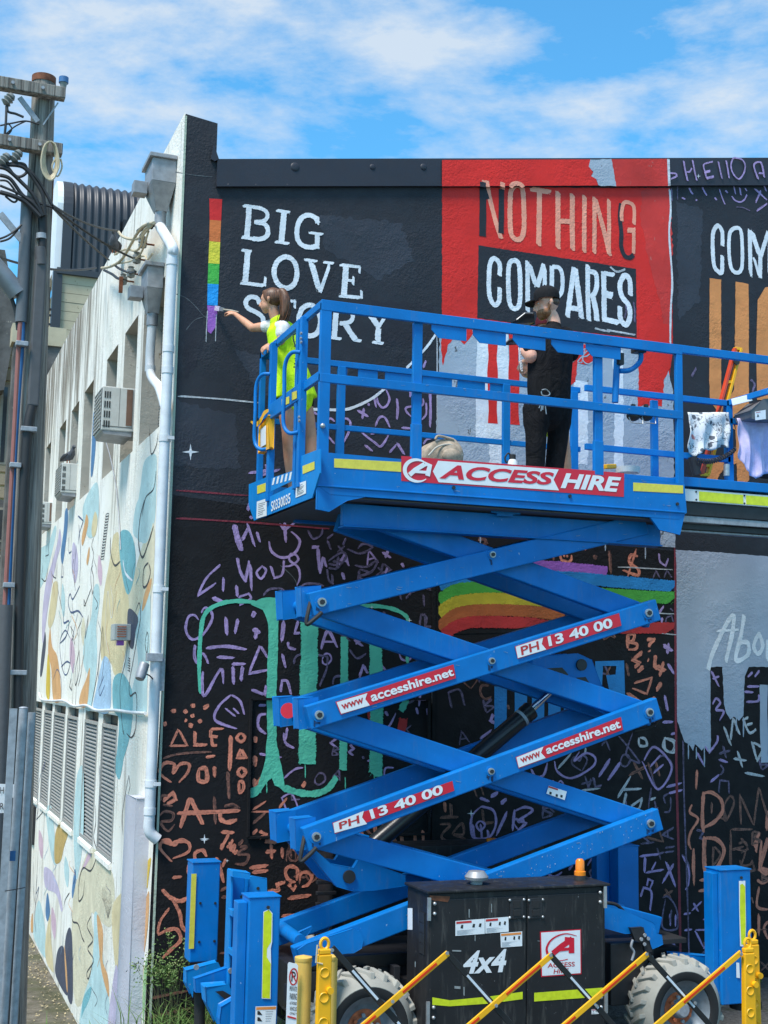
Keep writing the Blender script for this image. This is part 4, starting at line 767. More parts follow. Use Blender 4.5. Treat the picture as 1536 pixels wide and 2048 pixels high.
sb('s_lilac',S4,[(340,850),(400,880),(450,1000),(480,1150),(470,1180),(430,1050),(350,1000)],1.4)
sb('s_orange',S4,[(495,1440),(515,1640),(520,1800),(510,1760),(500,1600)],2)
sb('s_sand',S4,[(925,1050),(940,1100),(935,1300),(905,1600),(880,1560),(860,1180)],1.3)
sb('s_lilac',S4,[(890,1600),(905,1700),(880,2080),(830,2080),(850,1850)],1.3)
sb('s_orange',S4,[(1140,1030),(1145,1150),(1130,1350),(1100,1530),(1085,1430),(1100,1200)],1.5)
sb('s_yel',S4,[(1160,780),(1145,900),(1130,1010),(1120,900),(1135,800)],1.4)
sb('s_green',S4,[(1130,1540),(1125,1700),(1110,1950),(1100,2050),(1095,1900),(1105,1650)],1.6)
sb('s_sand',S4,[(1070,1560),(1110,1620),(1100,1850),(1050,1850),(1045,1650)],1.3)
sb('s_navy',S4,[(1060,1840),(1082,1950),(1070,2080),(1040,2080),(1035,1950)],1.6)
for F, w, P in ((S3,14,[(1110,0),(1075,150),(1065,330),(1095,440),(1140,330),(1180,200)]),(S3,10,[(850,285),(850,400),(880,500),(925,470)]),(S3,13,[(1140,480),(1105,530),(1100,660),(1130,650),(1155,560),(1145,490)]),(S3,9,[(1130,1010),(1115,1100),(1130,1175),(1140,1050),(1130,1010)]),
 (S3,9,[(1040,860),(1070,790),(1080,900),(1050,1080),(1020,1250),(995,1400),(1000,1500),(1045,1480),(1052,1600),(1040,1760),(1010,1820),(975,1790)]),(S3,8,[(985,1080),(960,1250),(925,1400),(925,1560),(945,1760),(955,1800)]),
 (S3,7,[(720,290),(705,350),(720,420),(705,520),(720,600),(715,720),(700,640),(700,540),(715,500)]),(S3,7,[(700,680),(650,810),(645,760),(660,820)]),(S3,8,[(680,880),(660,1000),(655,1060),(670,990),(680,900)]),(S3,8,[(610,1150),(580,1300),(580,1420),(610,1300),(610,1150)]),
 (S3,8,[(545,1370),(535,1430),(550,1460),(555,1400)]),(S3,7,[(640,1190),(625,1320),(600,1430)]),(S3,9,[(790,965),(770,1150),(745,1350),(700,1580)]),(S3,7,[(790,965),(800,1200),(780,1400)]),
 (S2,8,[(1200,1690),(1180,1830),(1120,1900),(1090,2048)]),(S2,8,[(1150,1350),(1160,1560),(1200,1500),(1215,1400)]),(S3,6,[(410,400),(400,560),(430,600),(440,480)]),(S3,6,[(330,500),(320,600),(350,620),(370,520)]),(S3,5,[(370,330),(375,420),(350,430)]),
 (S4,9,[(730,360),(735,500),(720,620),(745,740),(700,870),(640,850),(610,950),(605,1100),(640,1060),(650,940)]),(S4,9,[(550,1180),(560,1260),(600,1280),(630,1380),(650,1420)]),(S4,9,[(700,1220),(670,1300),(715,1400),(675,1470),(720,1560),(670,1650),(680,1700),(710,1600)]),(S4,6,[(240,760),(215,900),(220,1150),(235,1000),(240,760)]),(S4,6,[(260,800),(258,1000),(270,1130)]),
 (S4,7,[(990,140),(960,300),(940,450),(945,600)]),(S4,6,[(990,140),(1000,220),(985,290)]),(S4,7,[(535,1040),(500,1100),(490,1170)]),(S4,5,[(300,380),(280,480),(330,420),(350,380)])):
    sline('s_line', F, P, w)
for F, w, P in ((S3,8,[(600,120),(640,160),(610,260),(600,340)]),(S3,9,[(615,655),(560,760),(540,720),(525,780),(545,860),(600,850),(640,900)]),(S3,7,[(590,340),(570,560),(580,700)]),(S3,7,[(605,180),(620,420),(610,640)]),(S3,7,[(600,860),(560,1050),(540,1250),(510,1340),(480,1290),(460,1100),(500,1000),(540,1060)]),(S3,9,[(490,850),(490,940),(530,930),(510,1040),(460,1100)]),(S3,7,[(530,280),(530,400),(550,390)]),(S3,6,[(480,480),(470,590),(485,590),(490,500)]),(S3,8,[(470,1280),(510,1240),(540,1250)]),(S3,6,[(410,1380),(440,1300),(470,1380),(470,1540)]),(S3,8,[(800,1350),(760,1450),(770,1500),(805,1420)]),(S4,6,[(290,900),(275,1050),(300,1000),(265,1200),(280,1350)]),(S4,6,[(330,120),(350,30),(300,200),(285,500)]),(S4,9,[(1015,1240),(1030,1400),(1030,1470)]),(S4,8,[(765,60),(765,200),(770,380)])):
    sline('s_bline', F, P, w)
for F, w, P in ((S3,14,[(945,460),(965,560),(1020,620)]),(S3,6,[(850,650),(870,800),(855,900),(830,700),(810,1000),(840,1190)])): sline('s_white', F, P, w, 2.8)
random.seed(19)
def wavy(F, x, y, L_, mat):
    pts = []; n = random.randint(4, 7); a = random.uniform(8, 26); ph = random.uniform(0, 6)
    for i in range(n): pts.append((x+a*math.sin(ph+i*.75), y+L_*i/(n-1)))
    sline(mat, F, pts, random.uniform(3.5, 6))
for k in range(30):
    x = random.uniform(340, 1060); wavy(S3, x, random.uniform(430+max(0, 300-x)*.6, 1280), random.uniform(80, 230), random.choice(['s_line','s_line','s_bline','s_teal','s_orange']))
for k in range(16):
    x = random.uniform(280, 860); y0 = 330+.92*(x-245)+60; y1 = 1260+1.77*(x-180)-260
    if y1 > y0+150: wavy(S4, x, random.uniform(y0, min(y1-120, 1850)), random.uniform(70, 180), random.choice(['s_line','s_bline','s_sky','s_aqua','s_orange']))
for F, pts, m_ in ((S3,[(560,330),(590,380),(600,520),(575,640),(550,500)],'s_lilac'),(S3,[(480,640),(500,760),(490,900),(470,800)],'s_aqua'),(S3,[(640,900),(655,1000),(640,1120),(622,1010)],'s_cream'),(S3,[(545,1050),(575,1180),(560,1330),(535,1200)],'s_pink'),(S3,[(760,420),(785,540),(775,660),(750,560)],'s_pink'),(S4,[(300,560),(330,640),(325,780),(300,700)],'s_pink'),(S4,[(500,760),(530,860),(520,1000),(495,900)],'s_aqua'),(S4,[(400,1150),(430,1260),(420,1400),(395,1280)],'s_pink')):
    sb(m_, F, pts, 1.05)
# black scrawl lettering
for k in range(16):
    x = 820-k*2.5; y = 110+k*22
    sline('s_line', S3, [(x-8,y),(x+14,y-8),(x+16,y+9),(x-6,y+14),(x-10,y+2)], 4)
for k in range(7): sline('s_line', S4, [(790+k*10,1000+k*8),(785+k*11,1080),(805+k*9,1130),(830,1240)], 4)
for k in range(6): sline('s_line', S3, [(985-k,1210+k*19),(1000,1215+k*19),(990,1222+k*19)], 4)
# ================================================================ DOWNPIPE, RAINWATER HEADS
PX_ = WX-.075
def sx(px, py, X=PX_): return atX(px, py, X)
pY = sx(324.6, 1000).y
pz = lambda py, px=325: at(px, py, pY).z
def P3(px, py): q = at(px, py, pY); return Vector((q.x, q.y, q.z))
yb = pY
dp = thing('downpipe', 'long white plastic downpipe strapped to the side wall beside the black corner', 'downpipe', (PX_, pY, .2))
# pixel heights on the pipe
zt1 = atX(338, 512, PX_).z; zb1 = atX(291, 1640, PX_).z
mb = MB(); mb.tube([(PX_, pY, zb1), (PX_, pY, zt1)], .048, 16); mb.build('pipe', 'pvc', dp, smooth=True)
top1 = atX(326, 415, PX_); 
mb = MB(); mb.tube(cr([(PX_, pY, zb1+.02), (PX_, pY, zb1-.05), (PX_+.02, pY, zb1-.10), (PX_+.08, pY, zb1-.15)], 6), .049, 16); mb.build('shoe', 'pvc', dp, smooth=True)
for py in (552, 712, 752, 881, 1176, 1577, 1636): 
    z = atX(325, py, PX_).z; mb = MB(); mb.tube([(PX_, pY, z-.03), (PX_, pY, z+.03)], .054, 16); mb.build('pipe_socket' if py in (712,752,1636,552) else 'pipe_strap', 'pvc', dp, smooth=True)
for py in (881, 1176, 1577):
    z = atX(325, py, PX_).z; mb = MB(); mb.box(WX-.06, WX-.003, pY-.075, pY-.055, z-.015, z+.015); mb.build('bracket', 'pvc', dp)
def rainhead(nwall, nout, farout, zrim, zmid, zbot, lab, cut=False):
    Y0 = atX(*nwall, WX).y; q = at(*nout, Y0); Xo = q.x; Yf_ = atX(*farout, Xo).y; zr = q.z
    zm = at(nout[0], zmid, Y0).z; zb_ = at(nout[0], zbot, Y0).z; yc = (Y0+Yf_)/2; xc = (Xo+WX)/2
    t = thing('rainwater_head', lab, 'rainwater head', (xc, yc, zr), 'sheet metal rainwater heads on the side wall')
    mb = MB(); i = .03
    a = [(Xo+i, Y0+i, zm), (WX-.003, Y0+i, zm), (WX-.003, Yf_-i, zm), (Xo+i, Yf_-i, zm)]; b = [(Xo+i, Y0+i, zr-.04), (WX-.003, Y0+i, zr-.04), (WX-.003, Yf_-i, zr-.04), (Xo+i, Yf_-i, zr-.04)]
    mb.hull8(a+b); mb.build('head_box', 'zinc', t, bevel=.004)
    mb = MB(); r = .055; mb.hull8([(xc-r+.03, yc-r, zb_), (xc+r+.03, yc-r, zb_), (xc+r+.03, yc+r, zb_), (xc-r+.03, yc+r, zb_)]+[(Vector(v)-Vector((0,0,.002))) for v in a]); mb.build('funnel', 'zinc', t, bevel=.003)
    mb = MB(); mb.box(Xo, WX-.003, Y0, Yf_, zr-.04, zr); mb.build('rim', 'zinc', t, bevel=.004)
    mb = MB(); mb.tube([(xc+.03, yc, zb_-.12), (xc+.03, yc, zb_+.0)], .055, 14); mb.build('outlet', 'zinc', t, smooth=True)
    mb = MB(); mb.box(Xo-.10, Xo+.03, yc+.02, yc+.16, zm-.06, zm+.06); mb.build('overflow_spout', 'zinc', t, bevel=.003)
    return t, (xc+.03, yc, zb_-.12)
rh1, o1 = rainhead((356,312),(301,302),(283,344),0,356,405,'upper grey sheet metal rainwater head just below the top of the wall corner')
rh2, o2 = rainhead((330,527),(291,520),(276,547),0,571,615,'lower grey sheet metal rainwater head beside the white downpipe, below the cable insulators')
o1 = Vector(o1)
mb = MB(); mb.tube(cr([(PX_, pY, zt1-.02), (PX_, pY, zt1+.03), (PX_*.25+o1.x*.75, pY*.3+o1.y*.7, zt1*.25+o1.z*.75-.02), (o1.x, o1.y, o1.z-.01), (o1.x, o1.y, o1.z+.03)], 7), .050, 16)
mb.build('offset_bend', 'pvc', dp, smooth=True)
d2 = thing('downpipe', 'short white plastic branch pipe under the lower rainwater head joining the long pipe', 'downpipe', o2)
mb = MB(); mb.tube(cr([o2, Vector(o2)+Vector((0,0,-.45)), (PX_+.02, (o2[1]+pY)/2, o2[2]-.72), (PX_, pY+.03, o2[2]-1.0)], 6), .045, 14); mb.build('pipe', 'pvc', d2, smooth=True)
mb = MB(); mb.tube([Vector(o2)+Vector((0,0,-.40)), Vector(o2)+Vector((0,0,-.46))], .052, 14); mb.build('pipe_socket', 'pvc', d2, smooth=True)
# ================================================================ AIR CONDITIONERS
M['acw'] = m_plain('aged_white_plastic', (.50, .51, .49), .5, 0, .08, 10); M['acd'] = m_plain('dark_fins', (.07, .07, .07), .6)
M['acrust'] = m_plain('brown_side_panel', (.16, .09, .06), .6)
def aircon(nwall, nout, nbot, farout, lab, dark=True, brown=False):
    Y0 = atX(*nwall, WX).y; q = at(*nout, Y0); Xo, zt = q.x, q.z; zb = at(*nbot, Y0).z; Y1 = atX(*farout, Xo).y; Xi = WX+.2
    t = thing('air_conditioner', lab, 'air conditioner', (Xo, Y0, zb), 'window air conditioners on the side wall')
    W, H = WX-Xo, zt-zb
    mb = MB(); mb.box(Xo, Xi, Y0, Y1, zb, zt); mb.build('casing', 'acw', t, bevel=.012)
    mb = MB(); mb.box(Xo-.006, Xo-.001, Y0+.02, Y1-.02, zb+.02, zt-.02); g = mb.build('rear_grille', 'acd', t)
    mb = MB(); n = 11
    for i in range(n): k = zb+.03+(H-.06)*i/(n-1); mb.box(Xo-.016, Xo-.007, Y0+.02, Y1-.02, k-.004, k+.004)
    for i in range(6): k = Y0+.03+(Y1-Y0-.06)*i/5; mb.box(Xo-.013, Xo-.008, k-.004, k+.004, zb+.02, zt-.02)
    mb.build('grille_bars', 'acw', g, kind='stuff')
    for r in range(4):
        for c in range(3):
            x = Xo+W*.07+c*W*.075; z = zt-H*.12-r*H*.22; mb = MB(); mb.box(x, x+W*.04, Y0-.004, Y0-.0005, z-H*.15, z); mb.build('vent_slot', 'ink', t)
    mb = MB(); mb.box(Xo+W*.02, WX-.003, Y0-.003, Y0-.0005, zb+H*.09, zb+H*.105); mb.box(Xo+W*.55, Xo+W*.56, Y0-.002, Y0-.0005, zb+H*.12, zt-.01); mb.build('panel_seam', 'acd', t)
    if brown: mb = MB(); mb.box(WX-W*.22, WX-.01, Y0-.005, Y0-.0005, zb+H*.14, zt-H*.04); mb.build('side_opening', 'acrust', t)
    mb = MB(); mb.prism([(Xo+.01, Y0+.01, zb-.001), (WX-.005, Y0+.01, zb-.001), (WX-.005, Y0+.01, zb-.05), (Xo+.03, Y0+.01, zb-.035)], (0, Y1-Y0-.02, 0)); mb.build('base_tray', 'zinc', t)
    return t
ac1 = aircon((268.6,771),(206,771),(208,860),(191,801),'large pale window air conditioner jutting from the upper window nearest the black corner', brown=True)
ac2 = aircon((155.6,925),(124,925),(125,985),(113,940),'grey window air conditioner with a pigeon sitting on its top')
ac3 = aircon((105,1003),(84,1003),(84,1048),(77,1010),'small brown faced air conditioner close to the utility pole', brown=True)
mb = MB(); mb.tube(cr([sx(212,884,WX-.05), sx(222,920,WX-.02), sx(233,980,WX-.012), sx(238,1040,WX-.012), sx(241,1100,WX-.012)], 6), .007, 8)
tag(mb.build('drain_hose', 'zinc', smooth=True), 'thin grey drain hose hanging from the large air conditioner down the wall', 'hose')
# ================================================================ SMALL THINGS ON THE SIDE WALL
Y0 = atX(262, 1275, WX).y
t = thing('wall_vent_box', 'small beige louvred vent box on the yellow painted patch of the side wall', 'vent', (WX-.1, Y0, 4))
a = at(223,1247,Y0); b = at(262,1281,Y0)
mb = MB(); mb.box(a.x+.03, WX-.002, Y0, Y0+.22, b.z, a.z); mb.build('housing', 'acw', t, bevel=.006)
for i in range(5): mb = MB(); z = b.z+(a.z-b.z)*(.2+.15*i); mb.box(a.x+.06, WX-.05, Y0-.008, Y0-.0005, z, z+.008); mb.build('slat', 'rimo', t)
mb = MB(); mb.box(a.x+.08, WX-.06, Y0+.05, Y0+.15, b.z-.05, b.z-.001); mb.build('sensor', 'ppurple', t)
t = thing('security_camera', 'grey security camera on a metal bracket beside the white downpipe', 'camera', atX(318,1330,WX-.02))
q = at(294,1322,WY-.1); q2 = at(321,1322,WY-.1)
mb = MB(); mb.box(q.x, q2.x+.02, WY-.1, WY-.02, q.z-.001, q.z+.07); mb.build('bracket', 'galv', t, bevel=.003)
mb = MB(); a = at(289,1328,WY-.12); b = at(281,1352,WY-.16); mb.tube([a, b, b+(b-a)*.25], [.045,.045,.038], 14); mb.build('camera_body', 'zinc', t, smooth=True)
mb = MB(); mb.tube(cr([at(290,1348,WY-.1), at(300,1352,WY-.08), at(312,1366,WY-.05)]), .006, 6); mb.build('lead', 'cable', t)
mb = MB(); a = at(318,1322,WY-.03); b = at(314,1382,WY-.03); mb.box(WX-.03, WX+.006, WY-.04, WY-.012, b.z, a.z+.03); mb.build('mounting_plate', 'galv', t)
mb = MB(); mb.tube(cr([sx(*fp(S3,p),WX-.03) for p in ((300,1480),(320,1530),(400,1540),(490,1540),(570,1580),(660,1575),(740,1612),(870,1612),(1000,1628),(1115,1637))], 6), .016, 8)
tag(mb.build('wall_conduit', 'pvc', smooth=True), 'wavy white conduit running along the side wall above the louvre grilles', 'conduit')
mb = MB(); mb.box(WX-.04, WX-.003, atX(71,1650,WX).y, atX(58,1650,WX).y, atX(64,1684,WX).z, atX(64,1606,WX).z)
tag(mb.build('notice_board', 'darksteel', bevel=.004), 'dark flat board fixed low on the side wall behind the sign posts', 'board')
# cable insulators at the wall top
ins = thing('cable_bracket', 'porcelain insulators and beige service cables fixed near the top of the side wall', 'cable bracket', sx(270,480,WX-.05))
M['porc'] = m_plain('glazed_porcelain', (.20, .21, .20), .3)
for p in ((1095,1470),(1050,1590),(1005,1700),(945,1755)):
    c = sx(*fp(S1,p), WX-.12); mb = MB(); prof = []
    for r, h in ((.015,-.07),(.04,-.06),(.045,-.03),(.025,-.02),(.045,-.01),(.045,.02),(.025,.03),(.035,.05),(.0,.07)): prof.append((r, h))
    mb.lathe(prof, c, (0,0,1), 12); mb.build('insulator', 'porc', ins, smooth=True)
    mb = MB(); mb.tube([c+Vector((0,0,-.02)), c+Vector((.13,0,-.02))], .010, 6); mb.build('pin', 'rust', ins)
for pts, mm, r in (([(910,1395),(940,1430),(1000,1450),(1075,1440),(1110,1380),(1165,1335)],'beigecable',.016),([(780,1672),(850,1660),(930,1610),(1000,1500),(1050,1410),(1100,1350),(1180,1325)],'beigecable',.016),([(880,1570),(960,1530),(1040,1540),(1080,1500),(1100,1420),(1170,1340)],'beigecable',.012),([(1060,1590),(1110,1580),(1130,1610),(1170,1560)],'beigecable',.010),([(880,1640),(1000,1620),(1080,1560),(1140,1390)],'beigecable',.010),([(800,1690),(860,1720),(900,1750),(930,1755)],'cable',.016),([(880,1650),(920,1680),(1000,1710),(1040,1700)],'cable',.014),([(1060,1390),(1120,1350),(1160,1360)],'cable',.022),([(1080,1430),(1130,1360),(1175,1345)],'cable',.02)):
    mb = MB(); mb.tube(cr([sx(*fp(S1,p),WX-.12-.01*i) for i, p in enumerate(pts)], 5), r, 7); mb.build('service_cable', mm, ins, smooth=True)
mb = MB(); a = sx(*fp(S1,(930,1740)),WX-.15); b = sx(*fp(S1,(925,1860)),WX-.15); mb.beam(a, b, .04, .03); mb.build('rusty_hook', 'rust', ins)
# ================================================================ UTILITY POLE
N = NT('weathered_pole_timber'); g_ = N.noise(1., 8, .7, sc=(26, 26, .8)); zz = N.n('ShaderNodeSeparateXYZ', {0: N.pos}).outputs[2]
c = N.mix(N.ramp(g_, .35, .66), (.07, .062, .055), (.36, .335, .30)); c = N.mix(N.ramp(N.noise(1., 4, .6, sc=(60, 60, .5)), .60, .64), c, (.03, .027, .025))
M['pole'] = N.fin(c, .85, nrm=N.bump(g_, .8, .02))
PY = 12.
pt_ = at(88,158,PY); pb = at(40,1450,PY); pl = thing('utility_pole', 'weathered timber utility pole with two crossarms at the left edge', 'utility pole', (pb.x, PY, LZ))
pbot = pb+(pb-pt_)*((pb.z-LZ)/(pt_.z-pb.z))
mb = MB(); mb.tube([pbot, pb, pt_.lerp(pb,.35), pt_], [.150,.135,.122,.105], 24); mb.build('pole_shaft', 'pole', pl, smooth=True)
mb = MB(); mb.tube([pt_-Vector((0,0,.05)), pt_+Vector((0,0,.015))], .112, 24); mb.build('rusty_band', 'rust', pl, smooth=True)
def pf(F, x, y, Y=PY-.14): return at(*fp(F,(x,y)), Y)
za = at(129,190,PY-.16).z; zb_ = at(129,303,PY-.16).z; xe = at(130,190,PY-.16).x
M['arm'] = M['pole'].copy(); M['arm'].name = 'weathered_arm_timber'
for zc in (za, zb_):
    mb = MB(); mb.box(xe-2.4, xe, PY-.22, PY-.115, zc-.055, zc+.055); a = mb.build('crossarm', 'arm', pl, bevel=.008)
    for x in (xe-.21, xe-.48, xe-.95): mb = MB(); mb.tube([(x, PY-.245, zc), (x, PY-.22, zc)], .016, 8); mb.build('bolt', 'galv', a)
for (x1,y1,x2,y2) in ((150,365,290,550),(445,405,330,575)): mb = MB(); mb.beam(pf(S1,x1,y1), pf(S1,x2,y2), .012 if x1>300 else .02, .045 if x1<300 else .012); mb.build('brace', 'galv', pl)
mb = MB(); mb.beam(pf(S1,0,1255), pf(S1,170,1460), .02, .06); mb.build('brace', 'galv', pl)
mb = MB(); c = pf(S1,485,300,PY-.16); mb.tube([c-Vector((0,0,.02)), c+Vector((0,0,.06))], [.02,.035], 12); mb.build('insulator', 'porc', pl, smooth=True)
M['bluecap'] = m_plain('blue_cap', (.05,.16,.36), .4)
mb = MB(); mb.tube([c+Vector((0,0,.06)), c+Vector((0,0,.115))], .045, 14); mb.build('blue_cap', 'bluecap', pl, smooth=True)
for x, y in ((35,840),(125,815),(65,380)):
    c = pf(S1,x,y,PY-.2); mb = MB(); mb.lathe([(0,.07),(.03,.06),(.045,.03),(.03,.02),(.05,0),(.03,-.02),(.05,-.04),(.0,-.07)], c, (.5,0,.8), 12); mb.build('insulator', 'porc', pl, smooth=True)
for k in range(6):
    mb = MB(); pts = [pf(S1,385+math.cos(a)*(42+k*5)+(a>3)*0+random.uniform(-4,4), 835-math.sin(a)*(135+k*3)+k*3, PY-.25-.008*k) for a in [i*math.pi/9 for i in range(18)]]; mb.tube(pts, .008, 6, closed=True); mb.build('rope_loop', 'beigecable', pl, smooth=True)
mb = MB(); mb.tube(cr([pf(S1,465,835,PY-.26), pf(S1,475,900,PY-.26), pf(S1,440,970,PY-.26), pf(S1,400,900,PY-.26), pf(S1,420,840,PY-.26)]), .008, 6); mb.build('rope_loop', 'beigecable', pl, smooth=True)
for pts, r in (([(0,880),(60,900),(110,960),(160,970),(205,935),(190,880),(130,868),(50,875)],.014),([(0,900),(60,920),(160,1010),(260,1120),(330,1270)],.018),([(0,960),(80,990),(170,1110),(260,1180),(325,1275)],.018),([(60,880),(180,900),(270,1010),(330,1120),(345,1270)],.018),([(0,1090),(100,1120),(200,1170),(310,1280)],.022),([(170,880),(260,960),(330,1060),(400,1190)],.015),([(0,1040),(120,1090),(230,1150),(400,1205)],.012),([(0,1000),(60,1010),(120,1090),(130,1150),(100,1165),(40,1120)],.010),([(0,580),(100,560),(200,545),(300,570)],.008),([(30,660),(110,590),(200,545)],.007),([(60,400),(60,470),(120,490),(180,515)],.012),([(50,430),(45,560),(35,660)],.012),([(60,560),(90,600),(70,640),(30,650)],.007),([(0,1470),(80,1440),(165,1340)],.010)):
    mb = MB(); mb.tube(cr([pf(S1,x,y,PY-.2-.01*(i%2)) for i, (x,y) in enumerate(pts)], 5), r, 7); mb.build('pole_cable', 'cable', pl, smooth=True)
mb = MB(); mb.tube([pf(S1,325,1265), pf(S1,330,1420), pf(S1,325,1560)], [.045,.040,.035], 10); mb.build('cable_boot', 'cable', pl, smooth=True)
mb = MB(); mb.tube([pf(S1,318,1410), pf(S1,318,1450)], .05, 12); mb.build('hose_clamp', 'galv', pl, smooth=True)
# covers and conduits down the pole
M['conduit'] = m_plain('grey_conduit', (.12, .125, .135), .5); M['cover'] = m_plain('dark_grey_cable_cover', (.085,.085,.09), .6)
mb = MB(); mb.tube([at(54,395,PY-.12), at(42,645,PY-.12)], .052, 14); mb.build('conduit', 'conduit', pl, smooth=True)
mb = MB(); mb.beam(at(82,520,PY-.15), at(66,813,PY-.15), .10, .06, up=(0,1,0)); mb.build('cable_cover', 'cover', pl, bevel=.015)
mb = MB(); mb.tube([at(80,495,PY-.15), at(82,530,PY-.15)], .05, 12); mb.build('cable_cover', 'cover', pl, smooth=True)
M['redp'] = m_plain('faded_red_conduit', (.30,.11,.09), .6); M['bluep'] = m_plain('blue_conduit', (.015,.10,.26), .5)
mb = MB(); mb.tube(cr([at(41,645,PY-.14), at(37,700,PY-.14), at(27,900,PY-.14), at(10,1210,PY-.14)]), .022, 8); mb.build('conduit', 'redp', pl, smooth=True)
mb = MB(); mb.tube(cr([at(46,645,PY-.14), at(44,700,PY-.14), at(31,900,PY-.14), at(17,1210,PY-.14)]), .018, 8); mb.build('conduit', 'bluep', pl, smooth=True)
mb = MB(); mb.tube(cr([at(64,813,PY-.15), at(52,900,PY-.16), at(38,1250,PY-.16), at(33,1700,PY-.17), at(10,2200,PY-.17)]), .045, 12); mb.build('cable_run', 'cable', pl, smooth=True)
mb = MB(); mb.tube([at(12,1210,PY-.2), at(2,1500,PY-.2), at(-20,2000,PY-.2)], .06, 10); mb.build('cable_cover', 'cover', pl, smooth=True)
for px, py, wd in ((44,687,.11),(58,858,.14),(31,930,.10),(18,1170,.10),(35,1345,.16)): 
    mb = MB(); c = at(px,py,PY-.2); mb.box(c.x-wd/2, c.x+wd/2, c.y-.02, c.y+.06, c.z-.022, c.z+.022); mb.build('saddle_clamp', 'galv', pl, bevel=.006)
mb = MB(); mb.tube([at(106,355,PY-.02), at(100,480,PY-.02), at(86,760,PY-.02), at(79,1000,PY-.02), at(62,1425,PY-.02)], .010, 6); mb.build('earth_wire_cover', 'rust', pl, smooth=True)
# street lamp arm coming in at the left
M['lamparm'] = m_plain('grey_lamp_arm', (.20,.22,.24), .45, .3)
mb = MB(); mb.tube(cr([at(-160,470,PY-.1), at(-60,490,PY-.1), at(0,545,PY-.1), at(36,590,PY-.1)], 6), [.09]*99, 14)
tag(mb.build('lamp_arm', 'lamparm', smooth=True), 'thick grey curved arm meeting the utility pole from the left', 'lamp arm')
mb = MB(); mb.tube(cr([at(-60,560,PY-.1), at(0,560,PY-.12), at(28,610,PY-.1), at(36,660,PY-.1)], 6), .018, 8)
tag(mb.build('hanging_cable', 'cable', smooth=True), 'dark cable sagging under the grey lamp arm', 'cable')
# overhead wires from pole to wall
def wire(p, q, sag, r, lab):
    mb = MB(); P = [Vector(p).lerp(Vector(q), i/16)-Vector((0,0,sag*4*(i/16)*(1-i/16))) for i in range(17)]; mb.tube(P, r, 6)
    tag(mb.build('overhead_wire', 'cable', smooth=True), lab, 'wire', 'service wires from the pole to the side wall')
wire(pf(S1,400,1190,PY-.2), sx(*fp(S1,(900,1385)),WX-.15), .05, .013, 'uppermost dark service wire ending at the highest wall insulator')
wire(pf(S1,400,1200,PY-.2), sx(*fp(S1,(1030,1600)),WX-.13), .04, .012, 'dark service wire ending at the second wall insulator beside the pigeon')
wire(pf(S1,410,1215,PY-.2), sx(*fp(S1,(835,1610)),WX-.16), .02, .011, 'thin dark service wire ending under the perched pigeon')
wire(pf(S1,-300,1470,PY-.3), sx(*fp(S1,(735,1670)),WX-.14), .12, .014, 'lowest dark service wire crossing in front of the utility pole')
wire(pf(S1,-200,1400,PY-.4), pf(S1,165,1340,PY-.2), .10, .010, 'thin loose wire running up to the pole from the left edge')
# ================================================================ PIGEONS
def pigeon(c, head, lab):
    c = Vector(c); h = Vector(head).normalized(); M_ = Matrix.Rotation(math.atan2(h.y, h.x), 3, 'Z')
    t = thing('pigeon', lab, 'pigeon', c, None)
    f = lambda v: c+M_ @ Vector(v)
    mb = MB(); mb.tube([f(p) for p in ((-.20,0,.055),(-.12,0,.07),(-.05,0,.085),(.03,0,.10),(.08,0,.13),(.10,0,.175),(.105,0,.20),(.125,0,.225),(.145,0,.215),(.155,0,.21))], [.012,.028,.052,.062,.050,.030,.024,.028,.016,.004], 12)
    mb.build('body', 'pig', t, smooth=True)
    for s in (-1, 1):
        mb = MB(); mb.tube([f(p) for p in ((.06,s*.045,.12),(.0,s*.058,.10),(-.10,s*.042,.075),(-.18,s*.015,.06))], [.016,.03,.022,.006], 8); mb.build('wing', 'pigw', t, smooth=True)
        mb = MB(); mb.tube([f((.0,s*.02,.06)), f((.005,s*.02,.0))], .006, 6); mb.build('leg', 'rimo', t)
    mb = MB(); mb.tube([f((.152,0,.212)), f((.175,0,.205))], [.006,.002], 6); mb.build('beak', 'ink', t)
M['pig'] = m_plain('slate_grey_feathers', (.07,.075,.09), .7, 0, .3, 30); M['pigw'] = m_plain('dark_wing_feathers', (.04,.042,.05), .7, 0, .3, 30)
q = sx(*fp(S2,(530,1628)),WX-.12); pigeon((q.x, q.y+.1, q.z+.0), (.5,-1,0), 'grey pigeon sitting on top of an air conditioner')
q = sx(*fp(S1,(875,1560)),WX-.12); pigeon((q.x, q.y, q.z), (-.3,-1,0), 'dark pigeon perched among the beige cables near the wall top')
# ================================================================ BUILDINGS BEHIND
CY = 26.
cb = thing('corrugated_building', 'dark corrugated metal building with curved roof edge above pale timber boards', 'building', at(125,700,CY))
M['corr'] = m_plain('charcoal_corrugated_steel', (.042, .045, .053), .45, .2, .06, 2); M['board'] = m_wall('pale_timber_board', (.46,.40,.28), .8, .15, chips=(.22,.18,.12), st=.3); M['bwhite'] = m_plain('white_fascia', (.74,.76,.78), .5, 0, .04, 3)
xl = at(130,420,CY).x; xr = xl+6.5; z1 = at(200,548,CY).z; z2 = at(125,420,CY).z
prof = [(0, z1)]+[(0, z1+(z2-z1)*k/4) for k in (1,2,3,4)]
zt_ = at(125,346,CY).z; R0 = zt_-z2
for k in range(1, 9): a = k*math.pi/16; prof.append((R0*.7*(1-math.cos(a)), z2+R0*math.sin(a)))
mb = MB(); n = int((xr-xl)/.0185); vs = []
